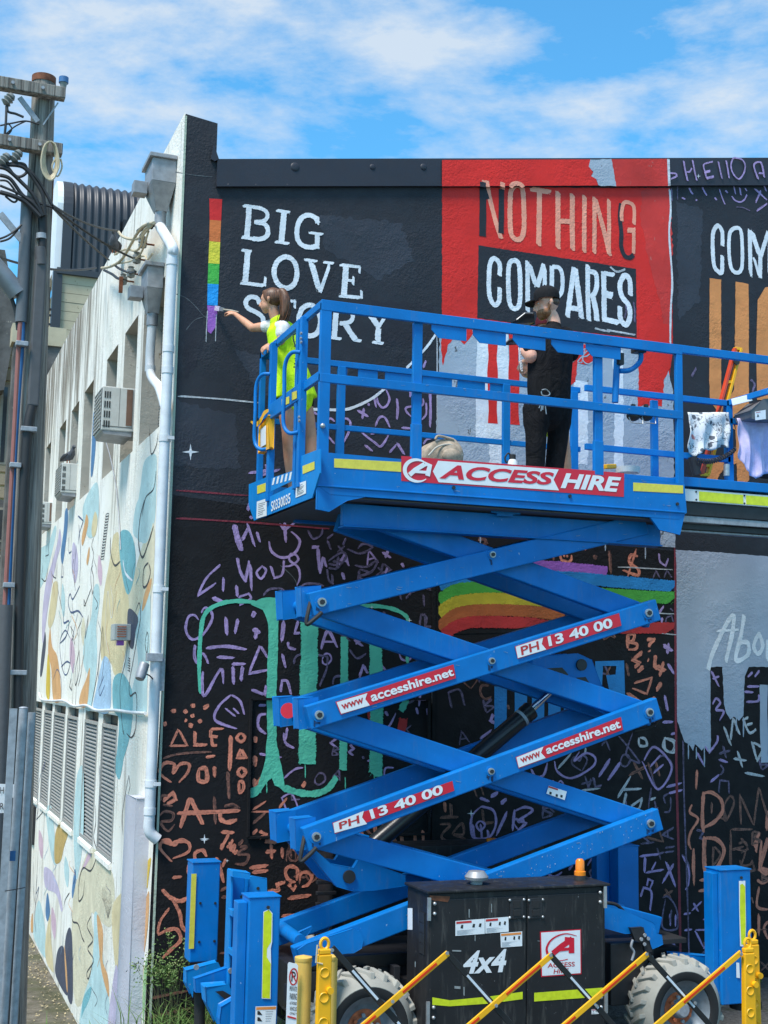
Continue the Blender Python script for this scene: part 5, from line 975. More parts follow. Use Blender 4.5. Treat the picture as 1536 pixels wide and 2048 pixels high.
for i in range(n+1):
    x = xl+.16+(xr-xl-.16)*i/n; o = .022*math.cos(2*math.pi*x/.148)
    for j, (y, z) in enumerate(prof):
        if j <= 4: vs.append((x, CY-o, z))
        else: a = (j-4)*math.pi/16; vs.append((x, CY+y-o*math.cos(a), z+o*math.sin(a)))
m_ = len(prof); mb.add(vs, [(i*m_+j, (i+1)*m_+j, (i+1)*m_+j+1, i*m_+j+1) for i in range(n) for j in range(m_-1)]); mb.build('corrugated_cladding', 'corr', cb, smooth=True)
mb = MB(); mb.prism([(xl-.02, CY+y-.04, z) for y, z in prof]+[(xl-.02, CY+y+.10, z-.05) for y, z in prof[::-1]], (.18, 0, 0)); mb.build('edge_flashing', 'darkfl', cb) if 'darkfl' in M else mb.build('edge_flashing', 'corr', cb)
zz0 = at(110,560,CY).z
mb = MB(); mb.prism([(xl-.03, CY+.02, z1), (xl-.03, CY+.02, z2)]+[(xl-.03, CY+y, z) for y, z in prof[5:]]+[(xl-.03, CY+3, zt_+.1), (xl-.03, CY+3, z1)], (-.12, 0, 0)); mb.build('gable_wall', 'bwhite', cb)
mb = MB(); mb.prism([(at(107,555,CY).x, CY+.05, z1-.15), (xl-.03, CY+.05, z1-.15), (xl-.03, CY+.05, z2+.2), (at(118,430,CY).x, CY+.05, z2+.1)], (0,.3,0)); mb.build('gable_wall', 'bwhite', cb)
mb = MB(); mb.box(xl-.1, xr, CY-.05, CY+.1, z1-.10, z1+.02); mb.build('drip_flashing', 'corr', cb)
k = 0; z = z1-.10; bh = .19
while k < 11:
    mb = MB(); mb.box(xl+.02, xr, CY+.03+random.uniform(0,.012), CY+.14, z-bh+.008, z); mb.build('board', 'board', cb); z -= bh; k += 1
mb = MB(); mb.box(xl-.16, xl+.018, CY-.02, CY+.2, at(120,720,CY).z-1.0, z1-.02); mb.build('corner_post', 'corr', cb)
mb = MB(); mb.box(xl+.02, xr, CY+.15, CY+3, z-6, z1); mb.build('inner_wall', 'board', cb)
mb = MB(); mb.box(at(97,560,CY+1).x, xl-.1, CY+1, CY+1.2, z-6, z1-.1); mb.build('recessed_wall', 'darksteel', cb)
for py in (618,630,648): mb = MB(); a = at(98,py,CY+.1); mb.box(a.x, xl-.16, CY+.1, CY+.14, a.z-.02, a.z+.02); mb.build('balcony_rail', 'darksteel', cb)
mb = MB(); a = at(247,435,CY-.05); b = at(262,475,CY-.05); mb.box(a.x, b.x+.4, CY-.08, CY-.03, b.z, a.z-.05); mb.build('wall_light', 'darksteel', cb)
sw = thing('stone_chimney_wall', 'rough dark stone and cream brick wall behind the utility pole', 'wall', at(100,700,23.6))
M['stone'] = m_wall('dark_rubble_stone', (.12,.115,.11), .9, .5, chips=(.3,.28,.24), st=1.0)
mb = MB(); a = at(92,780,23.6); b = at(128,672,23.6); mb.box(a.x-.6, b.x+.25, 23.6, 24.0, LZ, b.z-.05); mb.build('rubble', 'stone', sw)
mb = MB(); a = at(92,690,23.55); b = at(122,656,23.55); mb.box(a.x-.6, b.x+.1, 23.55, 24.0, a.z, b.z); mb.build('cream_course', 'board', sw)
bb = thing('beige_building', 'sunlit beige building with tall windows beyond the utility pole', 'building', at(0,1100,27))
M['beige'] = m_wall('beige_render', (.62,.50,.28), .8, .06, st=.3); BY = 27.
a = at(34,650,BY); xr2 = a.x
mb = MB(); zl = at(-80,900,BY).z; mb.prism([(xr2, BY, a.z), (xr2, BY+5, a.z-.3), (xr2, BY+5, LZ), (xr2, BY, LZ)], (-9, 0, 0)); 
mb.build('wall', 'beige', bb)
for (x0, y0, x1, y1) in ((3,770,12,930),(-6,1015,8,1085),(-8,1110,8,1165)):
    c1 = at(x0,y0,BY-.01); c2 = at(x1,y1,BY-.01); mb = MB(); mb.box(c1.x, c2.x, BY-.06, BY-.003, c2.z, c1.z); f = mb.build('window', 'frame', bb)
    mb = MB(); mb.box(c1.x+.05, c2.x-.05, BY-.07, BY-.062, c2.z+.05, c1.z-.05); mb.build('pane', 'glass', f)
M['brickd'] = m_wall('pale_brick_quoin', (.40,.32,.22), .85, .2, st=.8)
for k in range(22):
    z = at(28,690+k*26,BY).z; mb = MB(); mb.box(xr2-.30+(k%2)*.06, xr2+.02, BY-.05, BY+.02, z-.22, z); mb.build('quoin_brick', 'brickd' if k < 12 else 'stone', bb)
mb = MB(); c1 = at(-40,500,BY-.5); c2 = at(38,520,BY-.5); c3 = at(2,800,BY-.5)
mb.prism([c1+Vector((-6,0,0)), at(10,500,BY-.5), at(36,640,BY-.5), at(30,660,BY-.5), at(8,780,BY-.5), at(-60,900,BY-.5)+Vector((-6,0,0))][:6], (0,.45,0)); mb.build('dark_eaves', 'stone', bb)
# ================================================================ SIGN POSTS LOWER LEFT
def post(px1, py1, px2, py2, Y, r, lab, flat=False):
    a = at(px1,py1,Y); b = at(px2,py2,Y); b = a+(b-a)*((a.z-LZ)/(a.z-b.z))
    t = thing('sign_post', lab, 'post', b, None)
    mb = MB()
    if flat: mb.beam(b, a, r*2, .012, up=(0,1,0))
    else: mb.tube([b, a], r, 14)
    mb.build('shaft', 'galv', t, smooth=not flat)
    return t, a
t, a = post(47,1416,6,2048,6.,.019,'left galvanised round steel post at the lower left edge with a small blue sticker')
mb = MB(); mb.ball(a, (.0205,.0205,.007), 8); mb.build('cap', 'galv', t, smooth=True)
c1 = at(18+0,1700,5.97); mb = MB(); c1 = at(26,1702,5.965); c2 = at(30,1722,5.965); mb.box(c1.x-.012, c1.x+.012, 5.968, 5.972, c2.z, c1.z); mb.build('blue_sticker', 'bluep', t)
t, a = post(64,1425,27,2048,6.05,.0165,'right galvanised round steel post scratched with thin lettering')
text('GZHG', 'sticker_white', [at(39,1748,6.02), at(43,1748,6.02), at(43,1752,6.02), at(39,1752,6.02)], t, off=.0) if False else None
t, a = post(27,1417,-8,2048,5.95,.016,'flat perforated steel post beside the round galvanised posts', True)
sg = thing('parking_sign', 'white sign panel with dark capital letters cut off by the left edge', 'sign', at(0,1620,6.1))
mb = MB(); c1 = at(-60,1566,6.1); c2 = at(11,1626,6.1); mb.prism([c1, at(38,1569,6.1), at(35,1596,6.1), at(11,1594,6.1), c2, at(-60,1626,6.1)], (0,.004,0)); mb.build('panel', 'sticker_white', sg)
for ch, y in (('H',1574),('R',1606)): text(ch, 'ink', [at(0.5,y,6.098), at(8,y,6.098), at(7.5,y+13,6.098), at(0,y+13,6.098)], sg, off=.002)
mb = MB(); mb.tube([at(10,1782,5.93), at(30,1779,5.96), at(50,1775,6.0)], .002, 5); tag(mb.build('tie_wire', 'cable'), 'thin dark wire tied round the galvanised posts', 'wire')
# ================================================================ SCISSOR LIFT
random.seed(21)
H = lambda z: z+CH
X0, X1, Y0, Y1 = 2.90, 6.13, 9.10, 10.88      # platform outline
lift = thing('scissor_lift', 'blue rough terrain scissor lift raised in front of the black lettered wall', 'scissor lift', (4.5, 10, 0))
def bx(name, mat, x0, x1, y0, y1, z0, z1, par=None, bev=.004, **k): return MB().box(x0, x1, y0, y1, z0, z1).build(name, mat, par or lift, bevel=bev, **k)
def bm(name, mat, p, q, w_, h_, par=None, up=(0,0,1), bev=.004): return MB().beam(p, q, w_, h_, up).build(name, mat, par or lift, bevel=bev)
def tb(name, mat, pts, r, par=None, n=10): return MB().tube(pts, r, n).build(name, mat, par or lift, smooth=True)
def cyl(name, mat, c, ax, r, h, par=None, n=16): return MB().disc(c, ax, r, h, n).build(name, mat, par or lift, smooth=True)
# deck with fascia
bx('platform_deck', 'zinc', X0+.03, X1-.03, Y0+.03, Y1-.03, H(1.50), H(1.558))
fa = MB()
zf1, zf0 = H(1.715), H(1.46)
fa.prism([(X0,Y0,zf1),(X1,Y0,zf1-.01),(X1+.02,Y0,zf0),(X1-.06,Y0,H(1.40)),(X0+.10,Y0,H(1.40)),(X0,Y0,zf0)], (0,.03,0))
fascia = fa.build('front_fascia', 'blue', lift, bevel=.004)
bx('fascia_lip', 'blue', X0, X1, Y0-.012, Y0+.0, H(1.452), H(1.466))
bx('rear_fascia', 'blue', X0, X1, Y1-.03, Y1, H(1.42), H(1.70))
lp = [atX(*fp(FL,p), X0) for p in ((80,1690),(238,1625),(238,1790),(300,1760),(470,1680),(470,1475),(640,1410),(640,1600),(580,1795),(120,1975),(78,1850))]
MB().prism([(X0-.012,p.y,p.z) for p in lp], (.012,0,0)).build('side_fascia', 'blue_pale_dusty', lift, bevel=.003)
# hazard step plate
hp = [atX(*fp(FL,p), X0-.014) for p in ((250,1640),(455,1570),(440,1650),(245,1745))]
MB().prism(hp, (-.004,0,0)).build('step_plate', 'blue_pale_dusty', lift)
for k in range(6):
    a = 262+k*33; q = [atX(*fp(FL,p), X0-.020) for p in ((a,1640-k*11),(a+16,1634-k*11),(a+4,1690-k*9),(a-12,1696-k*9))]; MB().poly(q).build('hazard_stripe', 'sticker_white', lift)
# gusset corners and underside beams
MB().prism([(X1-.06,Y0+.002,H(1.41)),(X1+.0,Y0+.002,H(1.45)),(X1-.05,Y0+.002,H(1.27)),(X1-.25,Y0+.002,H(1.30)),(X1-.33,Y0+.002,H(1.40))], (0,.02,0)).build('corner_gusset','blue',lift,bevel=.003)
MB().prism([(X0+.0,Y0+.002,H(1.46)),(X0+.42,Y0+.002,H(1.41)),(X0+.24,Y0+.002,H(1.36)),(X0+.10,Y0+.002,H(1.27)),(X0+.0,Y0+.002,H(1.28))], (0,.02,0)).build('corner_gusset','blue',lift,bevel=.003)
bx('side_channel', 'blue', X0+.28, X1-.10, Y0+.214, Y0+.272, H(1.20), H(1.37))
bx('side_channel', 'blue', X0+.28, X1-.10, Y1-.306, Y1-.24, H(1.36), H(1.50))
bx('channel_flange', 'blue', X0+.28, X1-.10, Y0+.18, Y0+.32, H(1.186), H(1.198))
for i in range(9): x = X0+.15+i*.36; bx('cross_member', 'darksteel', x, x+.05, Y0+.05, Y1-.05, H(1.41), H(1.495))
bx('deck_underside', 'cover', X0+.05, X1-.05, Y0+.05, Y1-.05, H(1.385), H(1.40))
MB().prism([at(*fp(FQ,p), Y0+.165) for p in ((520,320),(550,310),(640,312),(668,330),(668,356),(635,356),(625,366),(550,362),(548,350),(518,345))], (0,.01,0)).build('slide_plate','blue',lift,bevel=.002)
for p in ((325,218),(920,262),(1470,302)): q = at(*fp(FQ,p), Y0-.001); cyl('bolt','darksteel',q,(0,-1,0),.014,.01)
# fascia graphics
def pol(name, mat, F, pts, Y, par, off=.0025): 
    P = [at(*fp(F,p), Y)+Vector((0,-off,0)) for p in pts]; return MB().poly(P).build(name, mat, par)
ban = pol('hire_banner','sticker_red',FQ,[(57,56),(1198,144),(1196,266),(57,184)],Y0,lift,.003)
pol('banner_arrow','sticker_white',FQ,[(245,81),(862,126),(836,178),(864,233),(248,191),(218,135)],Y0,ban,.005)
Q_ = lambda pts: [at(*fp(FQ,p), Y0) for p in pts]
text('ACCESS','sticker_red',Q_([(262,98),(838,141),(838,207),(250,172)]),ban,bold=.035,shear=.25,off=.0075)
text('HIRE','sticker_white',Q_([(880,143),(1182,166),(1176,242),(872,220)]),ban,bold=.04,shear=.2,off=.0055)
mb = MB(); c = at(*fp(FQ,(140,131)),Y0-.006); arc = [c+Vector((math.cos(a)*.105,0,math.sin(a)*.085)) for a in [R_(40+i*11) for i in range(26)]]; mb.ribbon(arc,.012,NY,[.25+1.1*math.sin(math.pi*i/25) for i in range(26)]); mb.build('logo_swoosh','sticker_white',ban)
mb = MB(); mb.ribbon([at(*fp(FQ,p),Y0-.007) for p in ((100,153),(128,128),(178,98))],.018,NY); mb.ribbon([at(*fp(FQ,p),Y0-.0074) for p in ((178,98),(204,104),(192,158))],.020,NY); mb.ribbon([at(*fp(FQ,p),Y0-.0078) for p in ((128,136),(190,140))],.011,NY); mb.build('logo_letter','sticker_white',ban)
for q in ([(668,917),(802,924),(802,944),(668,935)],[(1266,965),(1366,971),(1366,987),(1266,982)]): pol('reflective_strip','reflect',FP,q,Y0,fascia,.003)
def polX(name, mat, F, pts, X, par): return MB().poly([atX(*fp(F,p), X) for p in pts]).build(name, mat, par)
for q in ([(492,1545),(587,1508),(587,1570),(494,1608)],[(135,1700),(210,1675),(210,1740),(135,1765)]): polX('reflective_strip','reflect',FL,q,X0-.0155,lift)
for q in ([(328,1018),(388,995),(388,1050),(328,1078)],[(408,965),(447,950),(447,1010),(408,1028)]): polX('reflective_strip','reflect',FL,q,X0-.045,lift)
for q in ([(438,1690),(520,1660),(520,1760),(438,1795)],[(133,1825),(210,1800),(210,1935),(128,1960)]):
    s = polX('notice_sticker','sticker_white',FL,q,X0-.0160,lift)
    for k in range(7):
        t_ = .15+.11*k; a = [q[0][0]+(q[1][0]-q[0][0])*.12, q[0][1]+(q[3][1]-q[0][1])*t_]; b = [q[0][0]+(q[1][0]-q[0][0])*(.6+.25*random.random()), a[1]-(q[0][1]-q[1][1])*.6]
        MB().ribbon([atX(*fp(FL,a),X0-.017), atX(*fp(FL,b),X0-.017)], .003, NX).build('print_line','sticker_grey',s)
text('S0330035','sticker_white',[atX(*fp(FL,p),X0-.0165) for p in ((246,1825),(398,1755),(398,1835),(246,1905))],lift,name='fleet_number',bold=.02,nrm=NX,off=.001)
# guard rails
ZT, ZM = H(2.9), H(2.31)
def hrail(z, h, side, x0=None, x1=None, y0=None, y1=None, nm='guard_rail', t=.035):
    if side in 'fr':
        Y = Y0 if side == 'f' else Y1; bx(nm, 'blue', x0 if x0 is not None else X0, x1 if x1 is not None else X1, Y-.0 if side == 'f' else Y-t, Y+t if side == 'f' else Y, z-h, z)
    else:
        X = X0 if side == 'l' else X1; bx(nm, 'blue', X-.0 if side == 'l' else X-t, X+t if side == 'l' else X, y0 if y0 is not None else Y0+.04, y1 if y1 is not None else Y1-.04, z-h, z)
zm = at(760,758,Y0).z   # front middle rail top edge
for z, h in ((ZT,.085),(zm,.07)): hrail(z, h, 'f')
for z, h in ((ZT,.055),(at(760,858,Y1).z,.05)): hrail(z, h, 'r')
zr2 = at(760,858,Y1).z
# slotted plates under the rails
for a, b in ((862,932),(945,1011),(1025,1090),(1102,1166),(1171,1240)):
    p = at(a,700,Y0+.02); q = at(b,700,Y0+.02)
    MB().prism([(p.x,Y0+.012,ZT-.09),(q.x,Y0+.012,ZT-.09),(q.x,Y0+.012,ZT-.19),(p.x+.06,Y0+.012,ZT-.19),(p.x,Y0+.012,ZT-.13)], (0,.008,0)).build('slotted_plate','blue',lift)
for a, b in ((682,694),(716,755),(770,830),(845,904),(915,970),(980,1010)):
    p = at(a,750,Y1-.02); q = at(b,750,Y1-.02); bx('slotted_plate','blue',p.x,q.x,Y1-.025,Y1-.017,ZT-.17,ZT-.058,bev=0)
bx('plate_strip','blue',X0+.5,X1-1.2,Y1-.028,Y1-.016,ZT-.20,ZT-.172,bev=0)
def post_(px, Y, z0, z1, w_=.065, nm='rail_post', t=.04):
    p = at(px, 800, Y); bx(nm, 'blue', p.x-w_/2, p.x+w_/2, Y, Y+t, z0, z1)
for px in (835,1198): post_(px, Y0+.036 if px==0 else Y0+.032, H(1.60), ZT-.08, .075)
for px in (835,1198): post_(px, Y0-.004, H(1.715), H(2.0), .085, 'post_socket', .04); 
bx('rail_post','blue',X0,X0+.085,Y0+.002,Y0+.045,H(1.6),ZT-.02); bx('rail_post','blue',X1-.06,X1,Y0+.002,Y0+.045,H(1.44),ZT-.02)
for px in (683,1014,1150,1310): post_(px, Y1-.045, H(1.66), ZT-.05, .075)
hrail(zr2,.05,'l',y0=Y1-.5,y1=Y1-.04)
bx('rail_post','blue',X0,X0+.05,Y1-.05,Y1,H(1.5),ZT)
# left end: sloped gate posts between front and rear
yA = atX(*fp(FL,(270,700)),X0).y; yB = atX(*fp(FL,(505,700)),X0).y
hrail(ZT,.06,'l',y0=yA-.03,y1=Y1-.0); hrail(ZT,.06,'l',y0=Y0+.04,y1=yA-.06)
for y in (yA, yB, yB+.10): bx('rail_post','blue',X0-.035,X0+.02,y-.03,y+.03,H(1.5),ZT-.03)
zml = atX(*fp(FL,(560,880)),X0).z+.04
bx('guard_rail','blue',X0-.005,X0+.03,Y0+.04,yB+.0,zml-.07,zml)
zg = atX(*fp(FL,(380,1030)),X0).z; bx('gate_rail','blue',X0-.04,X0-.005,yB,yA,zg-.08,zg+.05)
for dx in (0,): pass
for yc, px, ya_, yb_ in ((yA,170,830,1355),(yB,400,660,1225)):
    a = atX(*fp(FL,(px,ya_)),X0-.12); b = atX(*fp(FL,(px,yb_)),X0-.12); y = a.y
    tb('grab_handle','blue',cr([(X0-.03,yc+.0,a.z+.03),(X0-.09,yc+.06,a.z+.03),(X0-.12,yc+.12,a.z-.06),(X0-.12,yc+.12,(a.z+b.z)/2),(X0-.12,yc+.12,b.z+.06),(X0-.09,yc+.06,b.z-.03),(X0-.03,yc,b.z-.03)],5),.016)
for px, py in ((487,500),(485,540),(487,570),(470,1160),(472,1190)): q = atX(*fp(FL,(px,py)),X0-.04); cyl('bolt','steel',q,(-1,0,0),.012,.012)
q = at(*fp(FL,(652,1228)),Y0-.005); MB().ball(q,.02,8).build('latch_knob','steel',lift,smooth=True)
# P-shaped handrail and loop on the right
a = at(*fp(FN,(370,210)),Y0+.1); b = at(*fp(FN,(350,640)),Y0+.1)
tb('gate_tube','blue',[a,b],.028); c1 = [at(*fp(FN,p),Y0+.08) for p in ((545,215),(550,300),(520,350),(460,390),(385,395))]; tb('grab_handle','blue',cr(c1,5),.022)
bx('handle_bracket','darksteel',at(*fp(FN,(350,0)),Y0+.1).x,at(*fp(FN,(390,0)),Y0+.1).x,Y0+.04,Y0+.1,ZT-.22,ZT-.12); q=at(*fp(FN,(545,225)),Y0+.05); bx('handle_bracket','darksteel',q.x-.05,q.x+.05,Y0+.03,Y0+.12,q.z-.03,q.z+.05)
# head lamps hanging from the middle rail
for x in (490,590):
    q = at(*fp(FN,(x,745)),Y0+.06); t = thing('work_light', 'small black work light clipped under the middle guard rail, '+('left' if x==490 else 'right')+' of the pair', 'light', q, 'work lights')
    MB().ball(q,(.06,.05,.045),8).build('lamp_body','darksteel',t,smooth=True); MB().tube([q+Vector((-.06,-.03,-.02)),q+Vector((-.05,-.05,-.07)),q+Vector((.06,-.05,-.07)),q+Vector((.07,-.03,.0))],.005,5).build('wire_guard','steel',t); MB().beam(q+Vector((0,0,.02)),q+Vector((0,0,.1)),.03,.03,up=(0,1,0)).build('clip','darksteel',t)
# deck edge tray
p = at(*fp(FM,(1030,1480)),Y0+.1); bx('deck_kickboard','blue',p.x,X1-.05,Y0+.05,Y0+.10,H(1.70),H(1.755))
# extension deck on the right
EX1 = 8.6
bx('extension_rail','blue',X1,EX1,Y0+.10,Y0+.14,at(1450,705,Y0+.1).z-.05,at(1450,705,Y0+.1).z+.02)
ze = at(1400,808,Y0+.1).z; bx('extension_rail','blue',X1,at(1455,808,Y1-.1).x,Y1-.14,Y1-.10,at(1400,802,Y1-.1).z-.03,at(1400,802,Y1-.1).z+.03)
bx('extension_rail','blue',X1,at(1455,808,Y1-.1).x,Y1-.14,Y1-.10,at(1400,915,Y1-.1).z-.03,at(1400,915,Y1-.1).z+.03)
for px in (1459,): p = at(px,900,Y1-.12); bx('rail_post','blue',p.x-.035,p.x+.035,Y1-.14,Y1-.07,H(1.55),at(px,808,Y1-.1).z+.03)
a = at(1458,806,Y1-.12); b = at(1545,780,Y1-.5); bm('extension_rail','blue',a,b,.05,.06); a = at(1458,842,Y1-.12); b = at(1470,842,Y1-.12); bx('extension_rail','blue',a.x,EX1,Y1-.14,Y1-.10,a.z-.03,a.z+.03)
s = at(1460,806,Y1-.16); e = at(1500,796,Y1-.3); bm('label_strip','sticker_white',s+Vector((0,-.03,.0)),e+Vector((0,-.03,0)),.01,.07)
HE = lambda z: H(z)+at(1450,1008,Y0+.12).z-H(1.395)
bx('extension_deck','blue',X1,EX1,Y0+.10,Y1-.1,HE(1.52),HE(1.60))
F_ = Y0+.12
yF = F_-.0
pp = [at(*fp(FN,p),F_) for p in ((905,1280),(1536,1340),(1536,1420),(905,1375))]
d_ = (pp[1]-pp[0])
ze0, ze1 = pp[0].z, pp[3].z
bx('extension_fascia','sticker_white',X1+.03,EX1,F_-.005,F_+.0,HE(1.395),HE(1.50))
for a, b in ((998,1338),(1362,1700)):
    pa = at(*fp(FN,(a,1350)),F_); pb_ = at(*fp(FN,(b,1350)),F_); bx('reflective_strip','lime',pa.x,pb_.x,F_-.010,F_-.006,HE(1.405),HE(1.485),bev=0)
for x in (975,1348): 
    for z in (1.412,1.48): q = at(*fp(FN,(x,1350)),F_); cyl('rivet','darksteel',(q.x,F_-.006,HE(z)),(0,-1,0),.008,.006)
bx('extension_channel','darksteel',X1-.02,EX1,F_+.02,F_+.9,HE(1.28),HE(1.393)); bx('slide_rail','galv',X1-.02,EX1,F_+.03,F_+.06,HE(1.22),HE(1.275)); bx('extension_channel','darksteel',X1-.1,EX1,F_+.08,F_+.25,HE(1.165),HE(1.218)); bx('slide_rail','galv',X1-.2,EX1,F_+.1,F_+.13,HE(1.145),HE(1.163))
bx('extension_beam','blue',at(*fp(FN,(1230,0)),F_+.4).x,EX1,F_+.5,F_+.58,at(1500,1072,F_+.5).z,at(1500,1048,F_+.5).z)
# ---- scissor arms
XL, XM, XR_ = 3.02, 4.445, 5.89
zl = [H(.60), H(-.245), H(-1.135), H(-1.985)]; zc = [H(1.035), H(.19), H(-.67), H(-1.53)]; zr = [H(.62), H(-.20), H(-1.10), H(-1.93)]
def arm(x0, z0, x1, z1, Y, th=.085, h=.182, ext0=.08, ext1=.11, slant=False, mat='blue'):
    p = Vector((x0,Y+th/2,z0)); q = Vector((x1,Y+th/2,z1)); d = (q-p).normalized(); p = p-d*ext0; q = q+d*ext1
    up = Vector((0,1,0)).cross(d); up = up if up.z > 0 else -up; a = up*h/2; T = Vector((0,th/2,0))
    mb = MB(); mb.hull8([p-T-a, q-T-a, q+T-a, p+T-a, p-T+a, q-T+a, q+T+a, p+T+a])
    return mb.build('scissor_arm', mat, lift, bevel=.009)
def pin(x, z, Y, r=.034):
    c = cyl('pivot_pin','steel',(x,Y,z),(0,-1,0),r,.022); MB().disc((x,Y-.0221,z),(0,-1,0),r*.62,.012,6).build('hex_head','darksteel',c); MB().disc((x,Y+.001,z),(0,-1,0),r*1.55,.006,20).build('pivot_plate','blue',c)
front = []
for Yo, Yi, fr in ((9.30, 9.405, True), (10.10, 9.99, False)):
    # outer arms rising to the right
    A1 = arm(XL,zl[0],5.78,H(1.345),Yo); A2 = arm(XL,zl[1],XR_,zr[0],Yo); A3 = arm(XL,zl[2],XR_,zr[1],Yo); A4 = arm(XL-.05,zl[3],XR_,zr[2],Yo)
    B0 = arm(3.38,H(1.328),XR_,zr[0],Yi,ext0=0); B1 = arm(XL,zl[0],XR_,zr[1],Yi); B2 = arm(XL,zl[1],XR_,zr[2],Yi); B3 = arm(XL,zl[2],XR_+.05,zr[3],Yi)
    if fr: front = [A1,A2,A3,A4,B0,B1,B2,B3]
    Yp = Yo if fr else Yo
    for i in range(3): pin(XL,zl[i],Yp); pin(XR_,zr[i],Yp)
    for i in range(4): pin(XM,zc[i],Yp,.026)
for i in range(3):
    for x, z in ((XL,zl[i]),(XM,zc[i]),(XR_,zr[i])): tb('cross_shaft','blue',[(x,9.5,z),(x,9.98,z)],.045,n=14)
    # end boxes on the left ends
    x, z = XL, zl[i]
    MB().prism([(x-.14,9.39,z+.12),(x+.02,9.39,z+.13),(x+.02,9.39,z-.09),(x-.12,9.39,z-.11)],(0,.14,0)).build('end_plate','blue',lift,bevel=.004)
    MB().prism([(x-.14,9.90,z+.12),(x+.02,9.90,z+.13),(x+.02,9.90,z-.09),(x-.12,9.90,z-.11)],(0,.18,0)).build('end_plate','blue',lift,bevel=.004)
    MB().prism([(x-.02,9.9,z+.05),(x-.02,9.9,z-.06),(x+.05,9.9,z-.06),(x+.05,9.9,z+.05)],(0,.4,0)).build('end_plate','blue',lift,bevel=.004)
cyl('red_cap','sticker_red',(XL-.10,9.75,zl[1]+.02),(-.5,-1,0),.06,.03)
# hydraulic hoses
for z in (zl[0], zl[2]): tb('hydraulic_hose','rubber',cr([(XL-.06,9.37,z+.02),(XL-.10,9.30,z-.06),(XL-.12,9.28,z-.17),(XL-.06,9.27,z-.13),(XL+.0,9.29,z-.08)],6),.016,n=8)
tb('hydraulic_hose','rubber',cr([(XR_+.07,9.35,zr[1]+.07),(XR_+.17,9.4,zr[1]+.02),(XR_+.18,9.45,zr[1]-.08),(XR_+.10,9.5,zr[1]-.14),(XR_-.02,9.5,zr[1]-.16)],6),.014,n=8)
# scuffs, splashes and grease on the lift, all ragged dabs of paint or dirt
M['scuff'] = m_brush('pale_scuffed_paint',(.28,.36,.42),(.05,.16,.36),.45,.6); M['grease'] = m_brush('black_grease',(.006,.007,.012),(.002,.06,.2),.40,.62); M['splash'] = m_brush('dried_paint_splash',(.55,.57,.6),(.05,.15,.35),.35,.5)
random.seed(31)
def dabs(name, mat, pts, lab=None):
    mb = MB()
    for p, d, w_ in pts: mb.ribbon(cr([p, p+d*.5+Vector((random.uniform(-.004,.004),0,random.uniform(-.004,.004))), p+d],4), w_, NY)
    return mb.build(name, mat, lift, kind='stuff')
L1 = []
for x, z in [(XL,zl[i]) for i in range(3)]+[(XR_,zr[i]) for i in range(3)]+[(XM,zc[i]) for i in range(4)]:
    for k in range(3): L1.append((Vector((x+random.uniform(-.03,.03),9.30-.0015*(k+1),z-.02)), Vector((random.uniform(-.01,.01),0,-random.uniform(.03,.07))), random.uniform(.004,.011)))
dabs('grease_streaks','grease',L1)
L1 = []
for (x0,z0,x1,z1) in ((XL,zl[0],5.7,H(1.33)),(XL,zl[1],XR_,zr[0]),(XL,zl[2],XR_,zr[1]),(XL,zl[3],XR_,zr[2])):
    for k in range(16):
        t_ = random.random(); L1.append((Vector((x0+(x1-x0)*t_,9.2975-.0004*(k%4),z0+(z1-z0)*t_+random.uniform(-.075,.075))), Vector((random.uniform(-.05,.05),0,random.uniform(-.012,.012))), random.uniform(.0012,.0035)))
for k in range(40): L1.append((Vector((random.uniform(X0+.1,X1-.1),Y0-.0015-.0004*(k%4),random.choice((ZT-.03,zm-.03,H(1.68),H(1.49))) +random.uniform(-.025,.025))), Vector((random.uniform(-.05,.05),0,random.uniform(-.004,.004))), random.uniform(.001,.003)))
dabs('paint_scuffs','scuff',L1)
L1 = []
for k in range(60):
    t_ = random.random(); L1.append((Vector((4.0+(XR_-4.0)*t_,9.2965-.0003*(k%4),zc[3]+.02+(zr[2]-zc[3])*max(0,(4.0+(XR_-4.0)*t_-XM)/(XR_-XM))+random.uniform(-.07,.08))), Vector((random.uniform(-.006,.006),0,-.006)), random.uniform(.001,.0028)))
dabs('paint_splashes','splash',L1)
# lift cylinder and brackets
cb0 = at(742,1694,9.98); cb1 = at(1062,1420,9.98); cb2 = at(1135,1350,9.98)
cyb = tb('hydraulic_cylinder','cylblack',[cb0,cb1],.075,n=20); tb('cylinder_band','galv',[cb0.lerp(cb1,.93),cb0.lerp(cb1,.945)],.078,cyb,20); tb('piston_rod','chrome',[cb1,cb2],.032,n=14); tb('cylinder_rod_end','cylblack',[cb1-(cb1-cb0)*.04,cb1],.080,cyb,20)
up_ = [at(*fp(FF,p),9.86) for p in ((400,1135),(690,1112),(780,1150),(840,1310),(930,1410),(1020,1450),(860,1500),(700,1400),(400,1300))]
MB().prism(up_,(0,.04,0)).build('cylinder_bracket','blue',lift,bevel=.004)
MB().prism([p+Vector((0,.2,0)) for p in up_],(0,.04,0)).build('cylinder_bracket','blue',lift,bevel=.004)
for q in ([(490,1205),(590,1200),(630,1245),(600,1270),(510,1250)],[(680,1265),(740,1260),(790,1340),(720,1325)]): MB().poly([at(*fp(FF,p),9.858) for p in q]).build('lightening_hole','ink',lift)
cyl('pivot_pin','darksteel',at(*fp(FF,(710,1183)),9.855),(0,-1,0),.05,.02)
lo = [at(*fp(FG,p),9.70) for p in ((270,930),(340,950),(460,1050),(600,1075),(640,1010),(700,1040),(930,1120),(930,1190),(720,1220),(590,1225),(490,1195))]
MB().prism(lo,(0,.05,0)).build('cylinder_bracket','blue',lift,bevel=.004)
